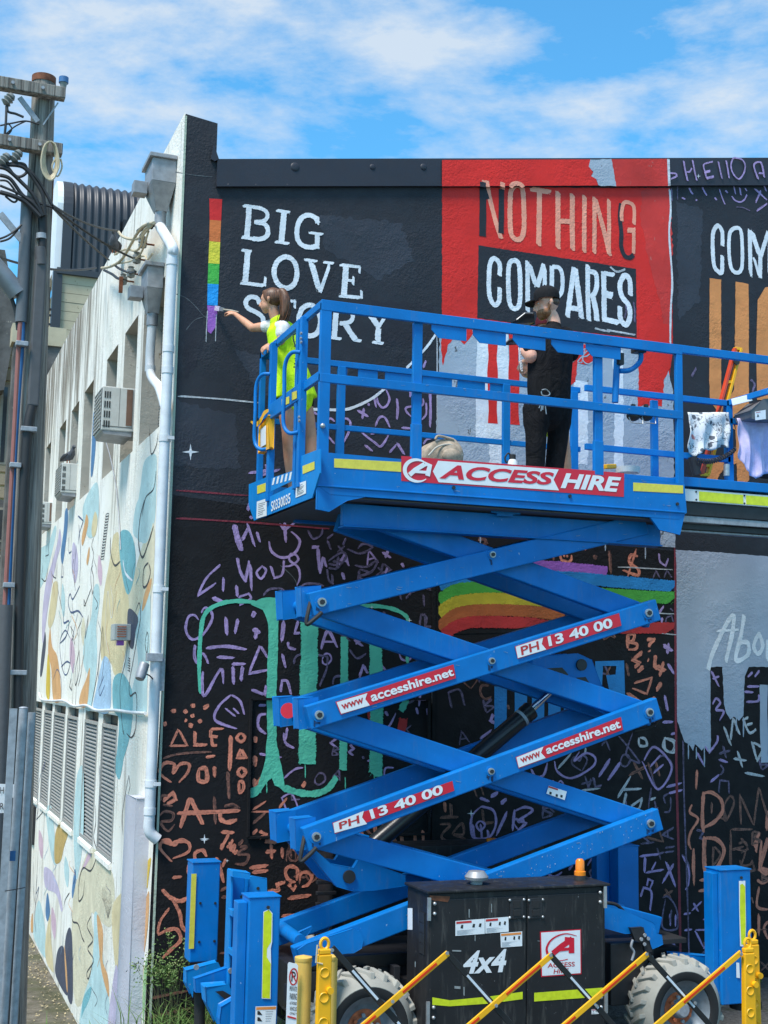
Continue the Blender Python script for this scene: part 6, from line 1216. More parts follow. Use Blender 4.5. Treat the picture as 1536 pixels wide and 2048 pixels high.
MB().prism([p+Vector((0,.45,0)) for p in lo],(0,.05,0)).build('cylinder_bracket','blue',lift,bevel=.004)
cyl('pivot_pin','darksteel',at(*fp(FG,(568,1130)),9.695),(0,-1,0),.05,.02)
# stickers on arms
def asticker(Y, F, bg, wh, words, par):
    s = pol('arm_sticker','sticker_red',F,bg,Y,par,.010)
    pol('sticker_field','sticker_white',F,wh,Y,s,.0115)
    for body, mat, q, off, bold in words: text(body, mat, [at(*fp(F,p),Y) for p in q], s, bold=bold, off=off)
    return s
A1,A2,A3,A4,B0,B1,B2,B3 = front
def nopar(a): return lift
asticker(9.30,FE,[(480,1420),(1235,1180),(1250,1268),(515,1502)],[(487,1422),(684,1364),(670,1402),(700,1442),(517,1496)],[('www','inkred',[(515,1438),(655,1392),(662,1426),(525,1472)],.013,.02),('accesshire.net','sticker_white',[(698,1360),(1222,1200),(1240,1250),(712,1420)],.013,.028)],lift)
asticker(9.30,FF,[(283,1065),(950,852),(965,932),(302,1145)],[(288,1067),(464,1010),(455,1050),(484,1085),(302,1140)],[('PH','inkred',[(318,1068),(432,1030),(440,1084),(326,1122)],.013,.02),('13 40 00','sticker_white',[(490,1002),(898,880),(912,942),(502,1066)],.013,.03)],lift)
asticker(9.30,FH,[(288,365),(962,108),(975,190),(308,438)],[(293,367),(466,298),(450,336),(480,370),(308,432)],[('www','inkred',[(315,375),(440,325),(450,360),(325,404)],.013,.02),('accesshire.net','sticker_white',[(475,296),(945,122),(962,176),(488,348)],.013,.028)],lift)
asticker(9.30,FG,[(460,785),(1228,517),(1240,580),(477,856)],[(465,787),(662,708),(650,750),(682,792),(475,850)],[('PH','inkred',[(500,784),(628,735),(634,786),(506,826)],.013,.02),('13 40 00','sticker_white',[(694,702),(1160,536),(1170,598),(712,762)],.013,.03)],lift)
s = pol('warning_sticker','sticker_white',FH,[(500,547),(616,585),(602,640),(485,598)],9.405,lift,.010)
pol('sticker_field','inkred',FH,[(500,549),(560,568),(557,578),(497,559)],9.405,s,.0115)
for a in ((505,585),(545,600),(575,605)): pol('pictogram','ink',FH,[(a[0],a[1]),(a[0]+14,a[1]+4),(a[0]+12,a[1]+20),(a[0]-2,a[1]+16)],9.405,s,.0115)
# ---- chassis
bx('chassis_frame','darksteel',2.95,6.25,9.45,10.5,H(-2.45),H(-2.12)); bx('chassis_rail','darksteel',2.85,3.9,9.33,9.45,H(-2.34),H(-2.20)); bx('chassis_rail','cylblack',2.95,3.9,9.42,9.5,H(-2.12),H(-2.03))
for k in range(4): bx('chassis_rib','darksteel',3.0+k*.22,3.05+k*.22,9.30,9.40,H(-2.45),H(-2.1))
# base arms (lower front ones visible left of the cabinet)
tb('cross_shaft','blue',[(3.0,9.55,H(-1.93)),(3.02,10.3,H(-1.93))],.05,n=14)
MB().prism([at(*fp(FG,p),9.27) for p in ((240,1600),(300,1560),(590,1465),(640,1480),(662,1530),(650,1590),(600,1620),(250,1640))],(0,.02,0)).build('arm_end_plate','blue',lift,bevel=.003)
MB().prism([at(*fp(FG,p),10.2) for p in ((130,1460),(280,1390),(420,1365),(455,1395),(455,1440),(430,1480),(200,1530),(130,1540))],(0,.05,0)).build('arm_end_plate','blue',lift,bevel=.003)
MB().prism([at(*fp(FG,p),9.8) for p in ((225,1500),(335,1450),(300,1510),(250,1530))],(0,.03,0)).build('tube_bracket','blue',lift,bevel=.003)
# rear side cabinet seen through
bx('rear_cabinet','cabinet',3.6,5.6,10.6,11.0,H(-2.4),H(-1.40)); 
for k in range(7): bx('vent_rib','darksteel',3.45,3.62,10.55,10.6,H(-1.95+k*.09),H(-1.92+k*.09))
tb('beacon_lens','amber',[at(*fp(FH,(137,905)),10.6),at(*fp(FH,(137,885)),10.6)],.045,n=12)
# ---- power cabinet
KY = 8.86; a = at(857,1787,KY); b = at(1208,1772,KY); KX0, KX1 = a.x, b.x+.01; KZ1 = a.z; KZ0 = H(-2.66); KYb = atX(812,1770,KX0).y
cab = bx('power_cabinet','cabinet',KX0,KX1,KY,9.27,KZ0,KZ1,bev=.012)
xs_ = at(1052,1900,KY).x
for x0_, x1_ in ((KX0+.012,xs_-.006),(xs_+.006,KX1-.02)): bx('cabinet_door','cabinet',x0_,x1_,KY-.012,KY-.0005,KZ0+.03,KZ1-.045,cab,.006)
bx('cabinet_lid','cabinet',KX0-.02,KX1+.03,KY-.03,9.285,KZ1+.001,KZ1+.02,cab,.005)
kq = lambda p: at(*fp(FJ,p),KY-.013)
for cx in (845,972):
    f = MB(); c = kq((cx,455)); f.box(c.x-.055,c.x+.055,KY-.020,KY-.0125,c.z-.075,c.z+.075); hh = f.build('door_latch','darksteel',cab,bevel=.003)
    bx('latch_paddle','rubber',c.x-.03,c.x+.03,KY-.026,KY-.0205,c.z-.055,c.z-.01,cab,.002); bx('latch_paddle','rubber',c.x-.03,c.x+.03,KY-.024,KY-.0205,c.z+.0,c.z+.055,cab,.002)
    for sx_ in (-.058,.058):
        for sz_ in (-.065,.06): MB().ball((c.x+sx_,KY-.018,c.z+sz_),.011,6).build('rivet','steel',cab,smooth=True)
for hx, hz in ((258,460),(250,1155),(1432,380),(1438,1080)):
    c = kq((hx,hz)); MB().box(c.x-.012,c.x+.012,KY-.03,KY-.013,c.z-.08,c.z+.08).build('hinge','steel',cab)
    for dz in (-.035,.035): MB().ball((c.x+(.045 if hx<900 else -.04),KY-.018,c.z+dz),.014,6).build('rivet','steel',cab,smooth=True)
# left side slots and sticker
for k in range(4):
    c = atX(*fp(FJ,(215,515+k*70)),KX0-.001); MB().prism([(KX0-.002,c.y-.05+.1*i_,c.z+j_) for i_, j_ in ((0,.035),(1,.035),(1,-.035),(0,-.035))],(-.003,0,0)).build('vent_slot','ink',cab,bevel=.001)
s = polX('warning_sticker','sticker_white',FJ,[(118,455),(150,455),(150,600),(118,598)],KX0-.002,cab)
def kp(name, mat, pts, off, par=cab): return MB().poly([kq(p)+Vector((0,-off,0)) for p in pts]).build(name, mat, par)
kp('rust_patch','rust',[(265,370),(400,376),(398,392),(385,415),(350,410),(300,405),(262,395)],.0012)
N = NT('rust_streaks'); 
for q, hd in (([(436,541),(632,525),(632,626),(436,640)],'inkred'),([(634,525),(790,512),(792,612),(636,624)],'inkred'),([(736,622),(882,610),(882,708),(740,718)],'inkorange'),([(1345,1130),(1394,1130),(1396,1160),(1345,1164)],'inkred')):
    s = kp('warning_sticker','sticker_white',q,.002)
    L_ = lambda u, v: kq((q[0][0]+(q[1][0]-q[0][0])*u+(q[3][0]-q[0][0])*v, q[0][1]+(q[1][1]-q[0][1])*u+(q[3][1]-q[0][1])*v))+Vector((0,-.0032,0))
    MB().poly([L_(.03,.05),L_(.55 if hd=='inkred' else .95,.05),L_(.55 if hd=='inkred' else .95,.2),L_(.03,.2)]).build('sticker_header',hd,s)
    for j in range(4):
        v = .66+.08*j; MB().poly([L_(.05,v),L_(.35+.5*random.random(),v),L_(.35,v+.03),L_(.05,v+.03)][:4]).build('print_line','sticker_grey',s)
    for u in (.2,.6,.82): MB().poly([L_(u,.28),L_(u+.07,.3),L_(u+.05,.55),L_(u-.03,.5)]).build('pictogram','ink',s)
text('4x4','sticker_white',[kq(p) for p in ((500,742),(776,727),(778,880),(478,895))],cab,name='drive_lettering',bold=.03,shear=.2,off=.003)
s = kp('logo_sign','sticker_red',[(1000,612),(1275,594),(1278,895),(1008,915)],.002); kp('sign_field','sticker_white',[(1008,618),(1268,601),(1271,888),(1015,907)],.0032,s)
mb = MB(); mb.ribbon([kq(p)+Vector((0,-.0045,0)) for p in ((1085,758),(1140,712),(1215,660))],.022,NY); mb.ribbon([kq(p)+Vector((0,-.005,0)) for p in ((1165,668),(1212,665),(1210,755))],.024,NY); mb.ribbon([kq(p)+Vector((0,-.0055,0)) for p in ((1120,735),(1205,725))],.011,NY); mb.build('logo_letter','sticker_red',s)
mb = MB(); ar = cr([kq(p)+Vector((0,-.0045,0)) for p in ((1050,760),(1045,720),(1070,672),(1120,638),(1180,625),(1245,640))],6); mb.ribbon(ar,.008,NY,[1.4-1.2*i/len(ar) for i in range(len(ar))]); ar = cr([kq(p)+Vector((0,-.0045,0)) for p in ((1085,790),(1130,805),(1185,795))],6); mb.ribbon(ar,.003,NY); mb.build('logo_swoosh','sticker_red',s)
text('ACCESS','inkred',[kq(p) for p in ((1052,822),(1232,812),(1232,843),(1050,853))],s,bold=.015,off=.0045); text('HIRE','inkred',[kq(p) for p in ((1095,862),(1192,856),(1190,886),(1090,892))],s,bold=.015,off=.0045)
kp('reflective_strip','lime',[(282,1050),(400,1070),(660,1045),(885,1013),(885,1062),(660,1092),(400,1110),(282,1100)],.002); kp('reflective_strip','lime',[(962,1020),(1420,985),(1418,1045),(962,1078)],.002)
for (x,y,w_,h_) in ((525,490,6,30),(675,455,5,30),(565,655,5,20),(415,740,60,6),(430,985,40,10),(165,830,6,20),(490,1010,8,30),(985,675,30,3)): kp('scratch','steel',[(x,y-h_),(x+w_,y-h_+2),(x+w_,y+h_),(x,y+h_-3)],.0014)
c = Vector((at(953,1760,KY+.2).x,KY+.2,KZ1+.02)); mb = MB(); mb.lathe([(.0,.0),(.045,0),(.045,.03),(.085,.035),(.09,.055),(.06,.095),(0,.10)],c,(0,0,1),20); mb.build('intake_cap','zinc',cab,smooth=True)
c = Vector((at(1160,1762,KY+.22).x,KY+.22,KZ1+.02)); be = MB().lathe([(0,0),(.05,0),(.045,.03),(0,.03)],c,(0,0,1),16).build('beacon_base','rubber',cab,smooth=True)
MB().lathe([(0,.031),(.045,.031),(.045,.06),(.036,.065),(.034,.14),(.02,.155),(0,.156)],c,(0,0,1),18).build('beacon_lens','amber',cab,smooth=True)
# ---- wheels
def wheel(x, Yn, zc_, lab=None, flip=1):
    c = Vector((x,Yn,zc_)); w_ = MB(); ro = .40
    prof = [(.245,.03),(.27,.0),(.305,-.008),(.345,.025),(.375,.075),(.385,.16),(.375,.25),(.34,.30),(.25,.31)]
    tyre = w_.lathe(prof,c,(0,1,0),48).build('tyre','tyre',lift,smooth=True)
    mb = MB()
    for k in range(22):
        a = 2*math.pi*k/22
        for s0, s1 in ((.035,.17),):
            def P(r, h, aa): return c+Vector((r*math.cos(aa), h, r*math.sin(aa)))
            for (h0,h1,a0,a1,r0,r1) in ((.03,.17,a,a+.20,.345,.375),(.30,.155,a+.14,a+.34,.345,.375)):
                lo_ = [P(r0,h0,a0),P(r0,h0,a0+.10),P(r1,h1,a1+.08),P(r1,h1,a1)]; hi_ = [P(r0+.05,h0+(.012 if h0<.1 else -.012),a0),P(r0+.05,h0+(.012 if h0<.1 else -.012),a0+.10),P(r1+.035,h1,a1+.08),P(r1+.035,h1,a1)]
                mb.hull8([lo_[0],lo_[1],lo_[2],lo_[3],hi_[0],hi_[1],hi_[2],hi_[3]])
    mb.build('tread_lugs','tyre',tyre,kind='stuff',bevel=.006)
    MB().lathe([(.225,.04),(.235,-.003),(.262,-.014),(.30,-.012),(.305,.01)],c,(0,1,0),48).build('black_sidewall_ring','rubber',tyre,smooth=True)
    rim = MB().lathe([(0,.10),(.07,.10),(.12,.11),(.17,.085),(.19,.05),(.225,.02),(.238,.0),(.238,.06),(.2,.12)],c,(0,1,0),40).build('rim','rim',lift,smooth=True)
    MB().lathe([(0,.02),(.045,.02),(.06,.035),(.065,.1),(0,.1)],c,(0,1,0),20).build('hub','galv',rim,smooth=True)
    for k in range(8):
        a = 2*math.pi*k/8+.2; p = c+Vector((.095*math.cos(a),.085,.095*math.sin(a))); MB().disc(p,(0,-1,0),.015,.022,6).build('wheel_nut','rimo' if k%2 else 'galv',rim)
    MB().lathe([(.075,.098),(.13,.100)],c,(0,1,0),30).build('worn_orange_ring','rimo',rim)
q = at(1360,2018,9.1); wheel(q.x,9.02,q.z); q = at(738,2062,9.0); wheel(q.x,9.0,q.z)
wheel(6.0,10.6,H(-2.5)); wheel(3.35,10.6,H(-2.5))
tb('axle','darksteel',[(6.0,9.15,H(-2.52)),(6.0,10.7,H(-2.52))],.06); tb('axle','darksteel',[(3.35,9.15,H(-2.54)),(3.35,10.7,H(-2.54))],.06)
bx('drive_hub','darksteel',5.62,5.95,9.35,9.7,H(-2.5),H(-2.1)); 
# right end: arm pivot bracket and lock plate
MB().prism([at(*fp(FK,p),9.20) for p in ((118,560),(300,610),(540,710),(560,730),(575,800),(620,820),(630,900),(590,920),(540,940),(480,800),(300,810),(118,760))],(0,.05,0)).build('base_arm_end','blue',lift,bevel=.004)
MB().prism([at(*fp(FK,p),9.16) for p in ((350,760),(460,755),(480,830),(510,850),(535,960),(480,965),(460,890),(390,870))],(0,.03,0)).build('lock_plate','darksteel',lift,bevel=.003)
for p in ((470,820),(440,855),(500,850),(468,898)): cyl('bolt','galv',at(*fp(FK,p),9.155),(0,-1,0),.014,.01)
tb('hydraulic_hose','rubber',cr([at(*fp(FK,p),9.3) for p in ((125,540),(230,560),(310,640))],5),.014); tb('hydraulic_hose','galv',cr([at(*fp(FK,p),9.12) for p in ((370,860),(355,920),(380,970),(360,1040))],5),.010)
bx('engine_block','darksteel',at(1215,1900,9.3).x,at(1290,1900,9.3).x,9.25,10.2,H(-2.5),H(-2.02),bev=.01); bx('fender_plate','rubber',at(1305,1905,9.3).x,at(1350,1905,9.3).x+.1,9.28,9.9,H(-2.06),H(-2.02))
# ---- outriggers
def mast(px0, px1, pytop, Y, dep, zbot, mat='blue', nm='outrigger_mast'):
    a = at(px0,pytop,Y); b = at(px1,pytop,Y); m_ = bx(nm,mat,a.x,b.x,Y,Y+dep,zbot,a.z,bev=.008); bx('mast_cap',mat,a.x-.006,b.x+.006,Y-.006,Y+dep+.006,a.z+.0005,a.z+.010,bev=.002); return a, b
a, b = mast(499,561,1797,8.92,.20,H(-2.62)); bx('mast_channel','blue',a.x-.07,a.x-.003,8.96,9.08,H(-2.6),a.z-.03)
pol('reflective_strip','lime',FI,[(672,425),(700,412),(718,435),(714,600),(690,640),(688,690),(712,730),(706,935),(660,930),(664,720),(668,500)],8.92,lift,.0085); pol('reflective_strip','sticker_white',FI,[(600,395),(614,392),(612,470),(600,620),(596,990),(583,990),(590,700),(598,500)],8.955,lift,.0085)
pol('reflective_backing','sticker_white',FI,[(668,422),(702,408),(722,432),(720,600),(712,640),(714,730),(710,938),(658,935)],8.92,lift,.0078)
s = pol('warning_sticker','sticker_white',FI,[(622,982),(745,978),(740,1087),(618,1090)],8.92,lift,.0085); pol('sticker_header','inkorange',FI,[(626,986),(742,982),(741,998),(625,1002)],8.92,s,.010)
for p in ((632,1008),(632,1045)): pol('pictogram','ink',FI,[(p[0],p[1]),(p[0]+12,p[1]),(p[0]+30,p[1]+25),(p[0],p[1]+22)],8.92,s,.010)
for k in range(5): pol('print_line','sticker_grey',FI,[(680,1010+k*14),(725-k*4,1009+k*14),(725-k*4,1012+k*14),(680,1013+k*14)],8.92,s,.010)
cyl('bolt','ink',at(*fp(FI,(698,398)),8.912),(0,-1,0),.012,.006)
a, b = mast(386,441,1727,10.55,.20,H(-2.25)); q0 = at(*fp(FI,(252,185)),10.5)
bx('reflective_strip','reflect',a.x-.012,a.x+.03,10.54,10.55-.0085,H(-2.14),a.z-.08,bev=0)
for p in ((297,373),(385,373),(290,602),(380,597)): cyl('bolt','ink',at(*fp(FI,p),10.548),(0,-1,0),.01,.006)
# ladder-like bracket between the masts
for y0_, y1_ in ((9.75,9.80),(10.0,10.03)):
    pass
a = at(*fp(FI,(490,178)),9.85); b = at(*fp(FI,(690,225)),9.85); zb2 = H(-2.45)
bx('bracket_back','blue',a.x,at(*fp(FI,(585,330)),9.85).x,9.99,10.02,zb2,a.z-.03); bx('bracket_side','blue_pale_dusty',a.x-.012,a.x+.006,9.85,9.988,zb2,a.z-.01)
MB().prism([at(*fp(FI,p),9.85) for p in ((585,222),(605,215),(690,228),(690,330),(585,330))],(0,.03,0)).build('bracket_plate','blue_pale_dusty',lift,bevel=.004); bx('bracket_side','blue',at(*fp(FI,(583,330)),9.85).x,at(*fp(FI,(592,330)),9.85).x,9.883,9.988,zb2,a.z-.06)
for py in (185,420,655): q = at(*fp(FI,(490,py)),9.70); r = at(*fp(FI,(590,py+60)),9.70); MB().prism([(q.x,9.70,q.z),(r.x,9.70,q.z-.02),(r.x,9.70,q.z-.06),(q.x,9.70,q.z-.04)],(0,.15,0)).build('bracket_shelf','blue_pale_dusty',lift,bevel=.003)
for p in ((638,286),(540,335),(537,562)): cyl('bolt','ink',at(*fp(FI,p),9.845),(0,-1,0),.012,.006)
# lower outrigger beam with plates
MB().prism([at(*fp(FI,p),10.35) for p in ((215,770),(400,725),(420,760),(330,800),(260,830),(250,920),(215,850))],(0,.1,0)).build('outrigger_foot_arm','blue_pale_dusty',lift,bevel=.005)
xa = at(*fp(FI,(330,870)),9.6).x
MB().prism([at(*fp(FI,p),9.7) for p in ((325,870),(460,860),(500,920),(545,925),(545,960),(430,1000),(400,1087),(330,960))],(0,.12,0)).build('outrigger_beam','blue_pale_dusty',lift,bevel=.008)
MB().prism([at(*fp(FI,p),9.9) for p in ((265,820),(470,750),(500,765),(550,800),(555,910),(500,900),(340,860),(320,900),(270,900))],(0,.06,0)).build('outrigger_side_plate','blue',lift,bevel=.005)
MB().prism([at(*fp(FI,p),9.3) for p in ((420,985),(545,915),(560,1000),(560,1200),(420,1200),(410,1060))],(0,.08,0)).build('outrigger_side_plate','blue',lift,bevel=.005)
MB().poly([at(*fp(FI,p),9.69) for p in ((385,895),(430,890),(500,930),(455,950))]).build('grip_tape','rubber',lift)
for p in ((475,772),(272,750)): cyl('bolt','steel',at(*fp(FI,p),9.85),(0,-1,0),.02,.015)
tb('jack_leg','rubber',[at(*fp(FI,(293,900)),10.45),at(*fp(FI,(293,1300)),10.45)],.045)
for y_ in (8.93,): tb('jack_leg','chrome',[(2.55,9.0,H(-2.62)),(2.55,9.0,.1)],.035); cyl('jack_foot','rubber',(2.55,9.0,-.32),(0,0,1),.15,.05)
tb('jack_leg','chrome',[(2.5,10.65,H(-2.3)),(2.5,10.65,.0)],.035); cyl('jack_foot','rubber',(2.5,10.65,gz(2.5)+.01),(0,0,1),.15,.05)
# right masts
a, b = mast(1440,1501,1742,9.02,.20,H(-2.50)); bx('mast_channel','blue',a.x-.055,a.x-.003,9.05,9.17,H(-2.48),a.z-.02)
pol('reflective_backing','sticker_white',FK,[(1280,352),(1335,350),(1342,700),(1340,920),(1290,915),(1282,600)],9.02,lift,.0078); pol('reflective_strip','lime',FK,[(1290,385),(1310,375),(1333,400),(1338,700),(1336,900),(1300,900),(1288,600)],9.02,lift,.0088)
cyl('bolt','ink',at(*fp(FK,(1305,325)),9.012),(0,-1,0),.012,.006)
for p in ((1125,335),(1130,785),(1130,950)): cyl('bolt','steel',at(*fp(FK,p),9.042),(0,-1,0),.013,.01)
tb('jack_leg','chrome',[(6.68,9.12,H(-2.50)),(6.68,9.12,.03)],.036); cyl('jack_foot','rubber',(6.68,9.12,.01),(0,0,1),.15,.05); cyl('jack_collar','rubber',(6.66,9.12,H(-2.56)),(0,0,1),.13,.06)
a, b = mast(1236,1277,1694,10.75,.22,H(-2.4)); bx('mast_channel','blue',a.x-.14,a.x-.003,10.9,11.0,H(-2.4),a.z-.04)
MB().prism([at(*fp(FK,p),9.25) for p in ((725,985),(1090,1010),(1095,1060),(1120,1100),(1270,1180),(1275,1290),(1080,1290),(1040,1150),(960,1120),(880,1060),(730,1030))],(0,.1,0)).build('outrigger_beam','blue',lift,bevel=.006)
bx('outrigger_beam','blue',6.0,6.9,10.75,10.9,H(-2.35),H(-2.15)); 
s = pol('warning_sticker','sticker_white',FK,[(1256,1055),(1282,1058),(1288,1190),(1258,1185)],9.02,lift,.009)
cyl('pulley','rubber',at(*fp(FK,(992,1110)),9.24),(0,-1,0),.03,.02)
# ================================================================ PLATFORM LOAD
DZ = H(1.56)
M['bag'] = m_plain('sand_camouflage_fabric', (.36,.29,.22), .9, 0, .35, 22, .5)
bp = thing('backpack', 'dusty sand coloured backpack lying on the lift deck beside a guard rail post', 'backpack', at(885,915,9.9))
yb_ = 9.75
def S_(p, F=FM, Y=yb_): return at(*fp(F,p),Y)
mb = MB(); mb.prism([S_(p) for p in ((95,1430),(125,1370),(195,1300),(330,1272),(375,1282),(425,1350),(432,1430))]+[Vector((S_((432,1430)).x,yb_,DZ)),Vector((S_((95,1430)).x,yb_,DZ))],(0,.26,0)); mb.ball(S_((330,1380))+Vector((0,.0,-.03)),(.12,.06,.10),10)
fuse_later = mb
tb('flap_seam','inkred' if 0 else 'reveal',cr([S_(p,Y=yb_-.03) for p in ((150,1420),(220,1350),(320,1330),(400,1370),(420,1420))],6),.008,bp)
MB().ball(S_((335,1420),Y=yb_-.04),(.085,.05,.06),10).build('front_pocket','bag',bp,smooth=True)
tb('carry_loop','bag',cr([S_(p) for p in ((205,1290),(225,1262),(270,1268),(350,1290))],5),.012,bp)
bt = thing('water_bottle', 'white drinking bottle with black loop lid on the lift deck', 'bottle', at(1025,930,9.7))
c = at(1025,921,9.7); MB().lathe([(0,-.30),(.045,-.30),(.045,-.02),(.030,.005),(.022,.012),(0,.012)],c,(0,0,1),18).build('flask','pvc',bt,smooth=True)
MB().lathe([(0,.012),(.028,.012),(.028,.05),(0,.055)],c,(0,0,1),16).build('lid','rubber',bt,smooth=True)
tb('lid_loop','rubber',cr([c+Vector(v) for v in ((-.02,0,.04),(-.04,0,.06),(-.07,0,.02),(-.06,0,-.02),(-.045,0,-.01))],5),.007,bt)
tr = thing('paint_tray', 'paint tray with crumpled white film on the lift deck behind the man', 'tray', at(1130,925,9.5))
c = at(1120,918,9.45); mb = MB(); vs=[]; nx_=9
for i in range(nx_):
    for j in range(5): vs.append((c.x-.2+.5*i/8, 9.4+.3*j/4, DZ+.16+random.uniform(-.02,.045)*(1 if 0<i<8 else .3)))
mb.add(vs,[(i*5+j,(i+1)*5+j,(i+1)*5+j+1,i*5+j+1) for i in range(nx_-1) for j in range(4)]); mb.build('plastic_film','sticker_white',tr,smooth=True)
mb = MB(); mb.box(c.x-.2,c.x+.35,9.4,9.75,DZ+.02,DZ+.14); mb.build('tray','pvc',tr,bevel=.01)
q = at(1215,927,9.5); mb = MB(); mb.beam((q.x-.03,9.5,q.z-.03),(q.x+.10,9.55,q.z-.01),.05,.04); tag(mb.build('yellow_tool','yellow',bevel=.008),'yellow and black hand tool lying on the deck near the second rail post','tool')
q = at(1255,935,9.6); mb = MB(); mb.lathe([(0,0),(.10,0),(.11,.05),(.105,.05),(.09,.01),(0,.01)],(q.x,9.6,q.z-.05),(0,0,1),20); tag(mb.build('paint_dish','bluep' if 0 else 'pvc',smooth=True),'shallow pale paint dish on the deck at the right','dish')
# scraps by the left gate
tl = thing('yellow_pouch', 'yellow tool pouch and rag tied to the left end rails', 'pouch', atX(*fp(FL,(190,1280)),X0))
MB().prism([atX(*fp(FL,p),X0-.05) for p in ((150,1240),(228,1150),(228,1400),(150,1440))],(.04,0,0)).build('pouch','yellow',tl,bevel=.01)
MB().prism([atX(*fp(FL,p),X0-.055) for p in ((165,1260),(205,1225),(205,1375),(165,1400))],(-.005,0,0)).build('label','sticker_white',tl)
mb = MB(); P = cr([atX(*fp(FL,p),X0-.08) for p in ((85,1195),(130,1215),(165,1180),(190,1130),(225,1105))],5); mb.ribbon(P,.02,NX,[.4+.9*math.sin(math.pi*i/len(P)) for i in range(len(P))]); mb.build('strap_end','yellow',tl)
# cloths over the extension rail
def cloth(name, lab, mat, F, x0, x1, ytop, bot, Y, seed):
    random.seed(seed); n, m_ = 26, 18; vs = []; a = at(*fp(F,(x0,ytop)),Y); b = at(*fp(F,(x1,ytop)),Y)
    ph = [random.random()*6 for _ in range(4)]
    for i in range(n+1):
        u = i/n; top_ = a.lerp(b,u)
        k = u*(len(bot)-1); i0 = min(int(k),len(bot)-2); yb2 = bot[i0]*(1-(k-i0))+bot[i0+1]*(k-i0); zb_2 = at(*fp(F,(x0+(x1-x0)*u,yb2)),Y).z
        for j in range(m_+1):
            v = j/m_; fold = .022*math.sin(u*17+ph[0]+v*1.3)*min(1,v*2)+.012*math.sin(u*41+ph[1])*v+.01*math.sin(v*9+u*7+ph[2])
            vs.append((top_.x+(.02*math.sin(v*4+ph[3]))*v, Y-.03-fold-.02*math.sin(min(v*8,1.57)), top_.z+(zb_2-top_.z)*v))
    mb = MB(); mb.add(vs,[(i*(m_+1)+j,(i+1)*(m_+1)+j,(i+1)*(m_+1)+j+1,i*(m_+1)+j+1) for i in range(n) for j in range(m_)])
    o = mb.build(name,mat,None,smooth=True); so_ = o.modifiers.new('thickness','SOLIDIFY'); so_.thickness = .004; return tag(o,lab,'cloth')
N = NT('monochrome_floral_fabric'); v = N.n('ShaderNodeTexVoronoi',{'Vector':N.n('ShaderNodeMapping',{0:N.pos,'Scale':(1,.3,1)}).outputs[0],'Scale':11.},feature='F1'); nn = N.noise(10,3,.5,sc=(1,.4,1),dist=1.2)
f1 = N.ramp(N.math('ADD',v.outputs[0],N.math('MULTIPLY',nn,.5)),.50,.53); ln = N.ramp(N.math('ABSOLUTE',N.math('SUBTRACT',nn,.47)),.006,.018)
c = N.mix(f1,(.10,.11,.13),(.68,.68,.68)); c = N.mix(ln,(.08,.08,.1),c); c = N.mix(N.ramp(N.noise(6,2),.66,.68),c,(.55,.2,.18)); M['floral'] = N.fin(c,.9)
M['lilacf'] = m_plain('lilac_crumpled_fabric',(.56,.49,.70),.9,0,.12,18,.5)
cloth('patterned_cloth','white cloth with grey leaf pattern hung over the extension rail','floral',FN,895,1215,722,[1000,1075,1010,1020,990,1000],Y1-.15,4)
cloth('lilac_cloth','crumpled lilac cloth hung over the extension rail at the right','lilacf',FN,1275,1530,768,[1040,1180,1235,1200,1190],Y1-.2,9)
# spirit level
sv = thing('spirit_level','red and yellow spirit level leaning against the lift rail','spirit level',at(1408,950,10.5))
a = at(*fp(FN,(1300,225)),10.84); b = at(*fp(FN,(1045,1200)),10.80); d = (b-a).normalized(); sd_ = Vector((1,0,0))
M['redpl'] = m_plain('red_level_body',(.62,.06,.02),.4)
for off, mt in ((-.035,'redpl'),(.035,'yellow')): MB().beam(a+sd_*off,b+sd_*off,.028,.05,up=(0,1,0)).build('level_edge',mt,sv,bevel=.003)
for t_ in (0,.08,.27,.55,.75,.93,1): p = a.lerp(b,t_); MB().beam(p-sd_*.04,p+sd_*.045,.04,.03).build('level_web','yellow',sv,bevel=.003)
cyl('vial','ink',a.lerp(b,.11)+Vector((0,-.03,0)),(0,-1,0),.035,.02,sv)
# control box and coil cable
cbx = thing('control_box','dark grey control box with a white warning label on the extension deck','control box',at(1520,830,10.4))
P = [at(*fp(FN,p),10.45) for p in ((1400,700),(1500,620),(1700,600),(1700,780),(1415,760))]; MB().prism(P,(0,.25,0)).build('housing','conduit',cbx,bevel=.01)
s = pol('label','sticker_white',FN,[(1432,712),(1516,697),(1518,768),(1435,779)],10.45,cbx,.004); pol('pictogram','ink',FN,[(1455,728),(1465,750),(1447,752)],10.45,s,.006); pol('print_line','inkred',FN,[(1440,718),(1475,712),(1475,716),(1440,722)],10.45,s,.006)
bx_ = thing('green_case','dark green case standing behind the lilac cloth','case',at(1525,900,10.6)); MB().box(at(1528,850,10.7).x,at(1560,850,10.7).x,10.7,10.9,at(1530,950,10.7).z,at(1530,848,10.7).z).build('shell','s_green' if 0 else 'darksteel',bx_,bevel=.01)
mb = MB(); a = at(*fp(FN,(990,1090)),10.6); b = at(*fp(FN,(1280,1005)),10.6); pts=[]; 
for i in range(150): t_ = i/149; c = a.lerp(b,t_)+Vector((0,0,-.05*4*t_*(1-t_)))
for i in range(151): t_ = i/150; c = a.lerp(b,t_)+Vector((0,0,-.05*4*t_*(1-t_))); pts.append(c+Vector((0,math.cos(t_*110)*.02,math.sin(t_*110)*.024)))
mb.tube(pts,.006,5); tag(mb.build('coiled_cable','cable',smooth=True),'black coiled cable strung along the extension deck','cable')
mb = MB(); mb.tube([at(*fp(FN,(950,1060)),10.7),at(*fp(FN,(985,1200)),10.7)],.045,12); tag(mb.build('black_tube','cable',smooth=True),'short thick black tube leaning behind the patterned cloth','tube')
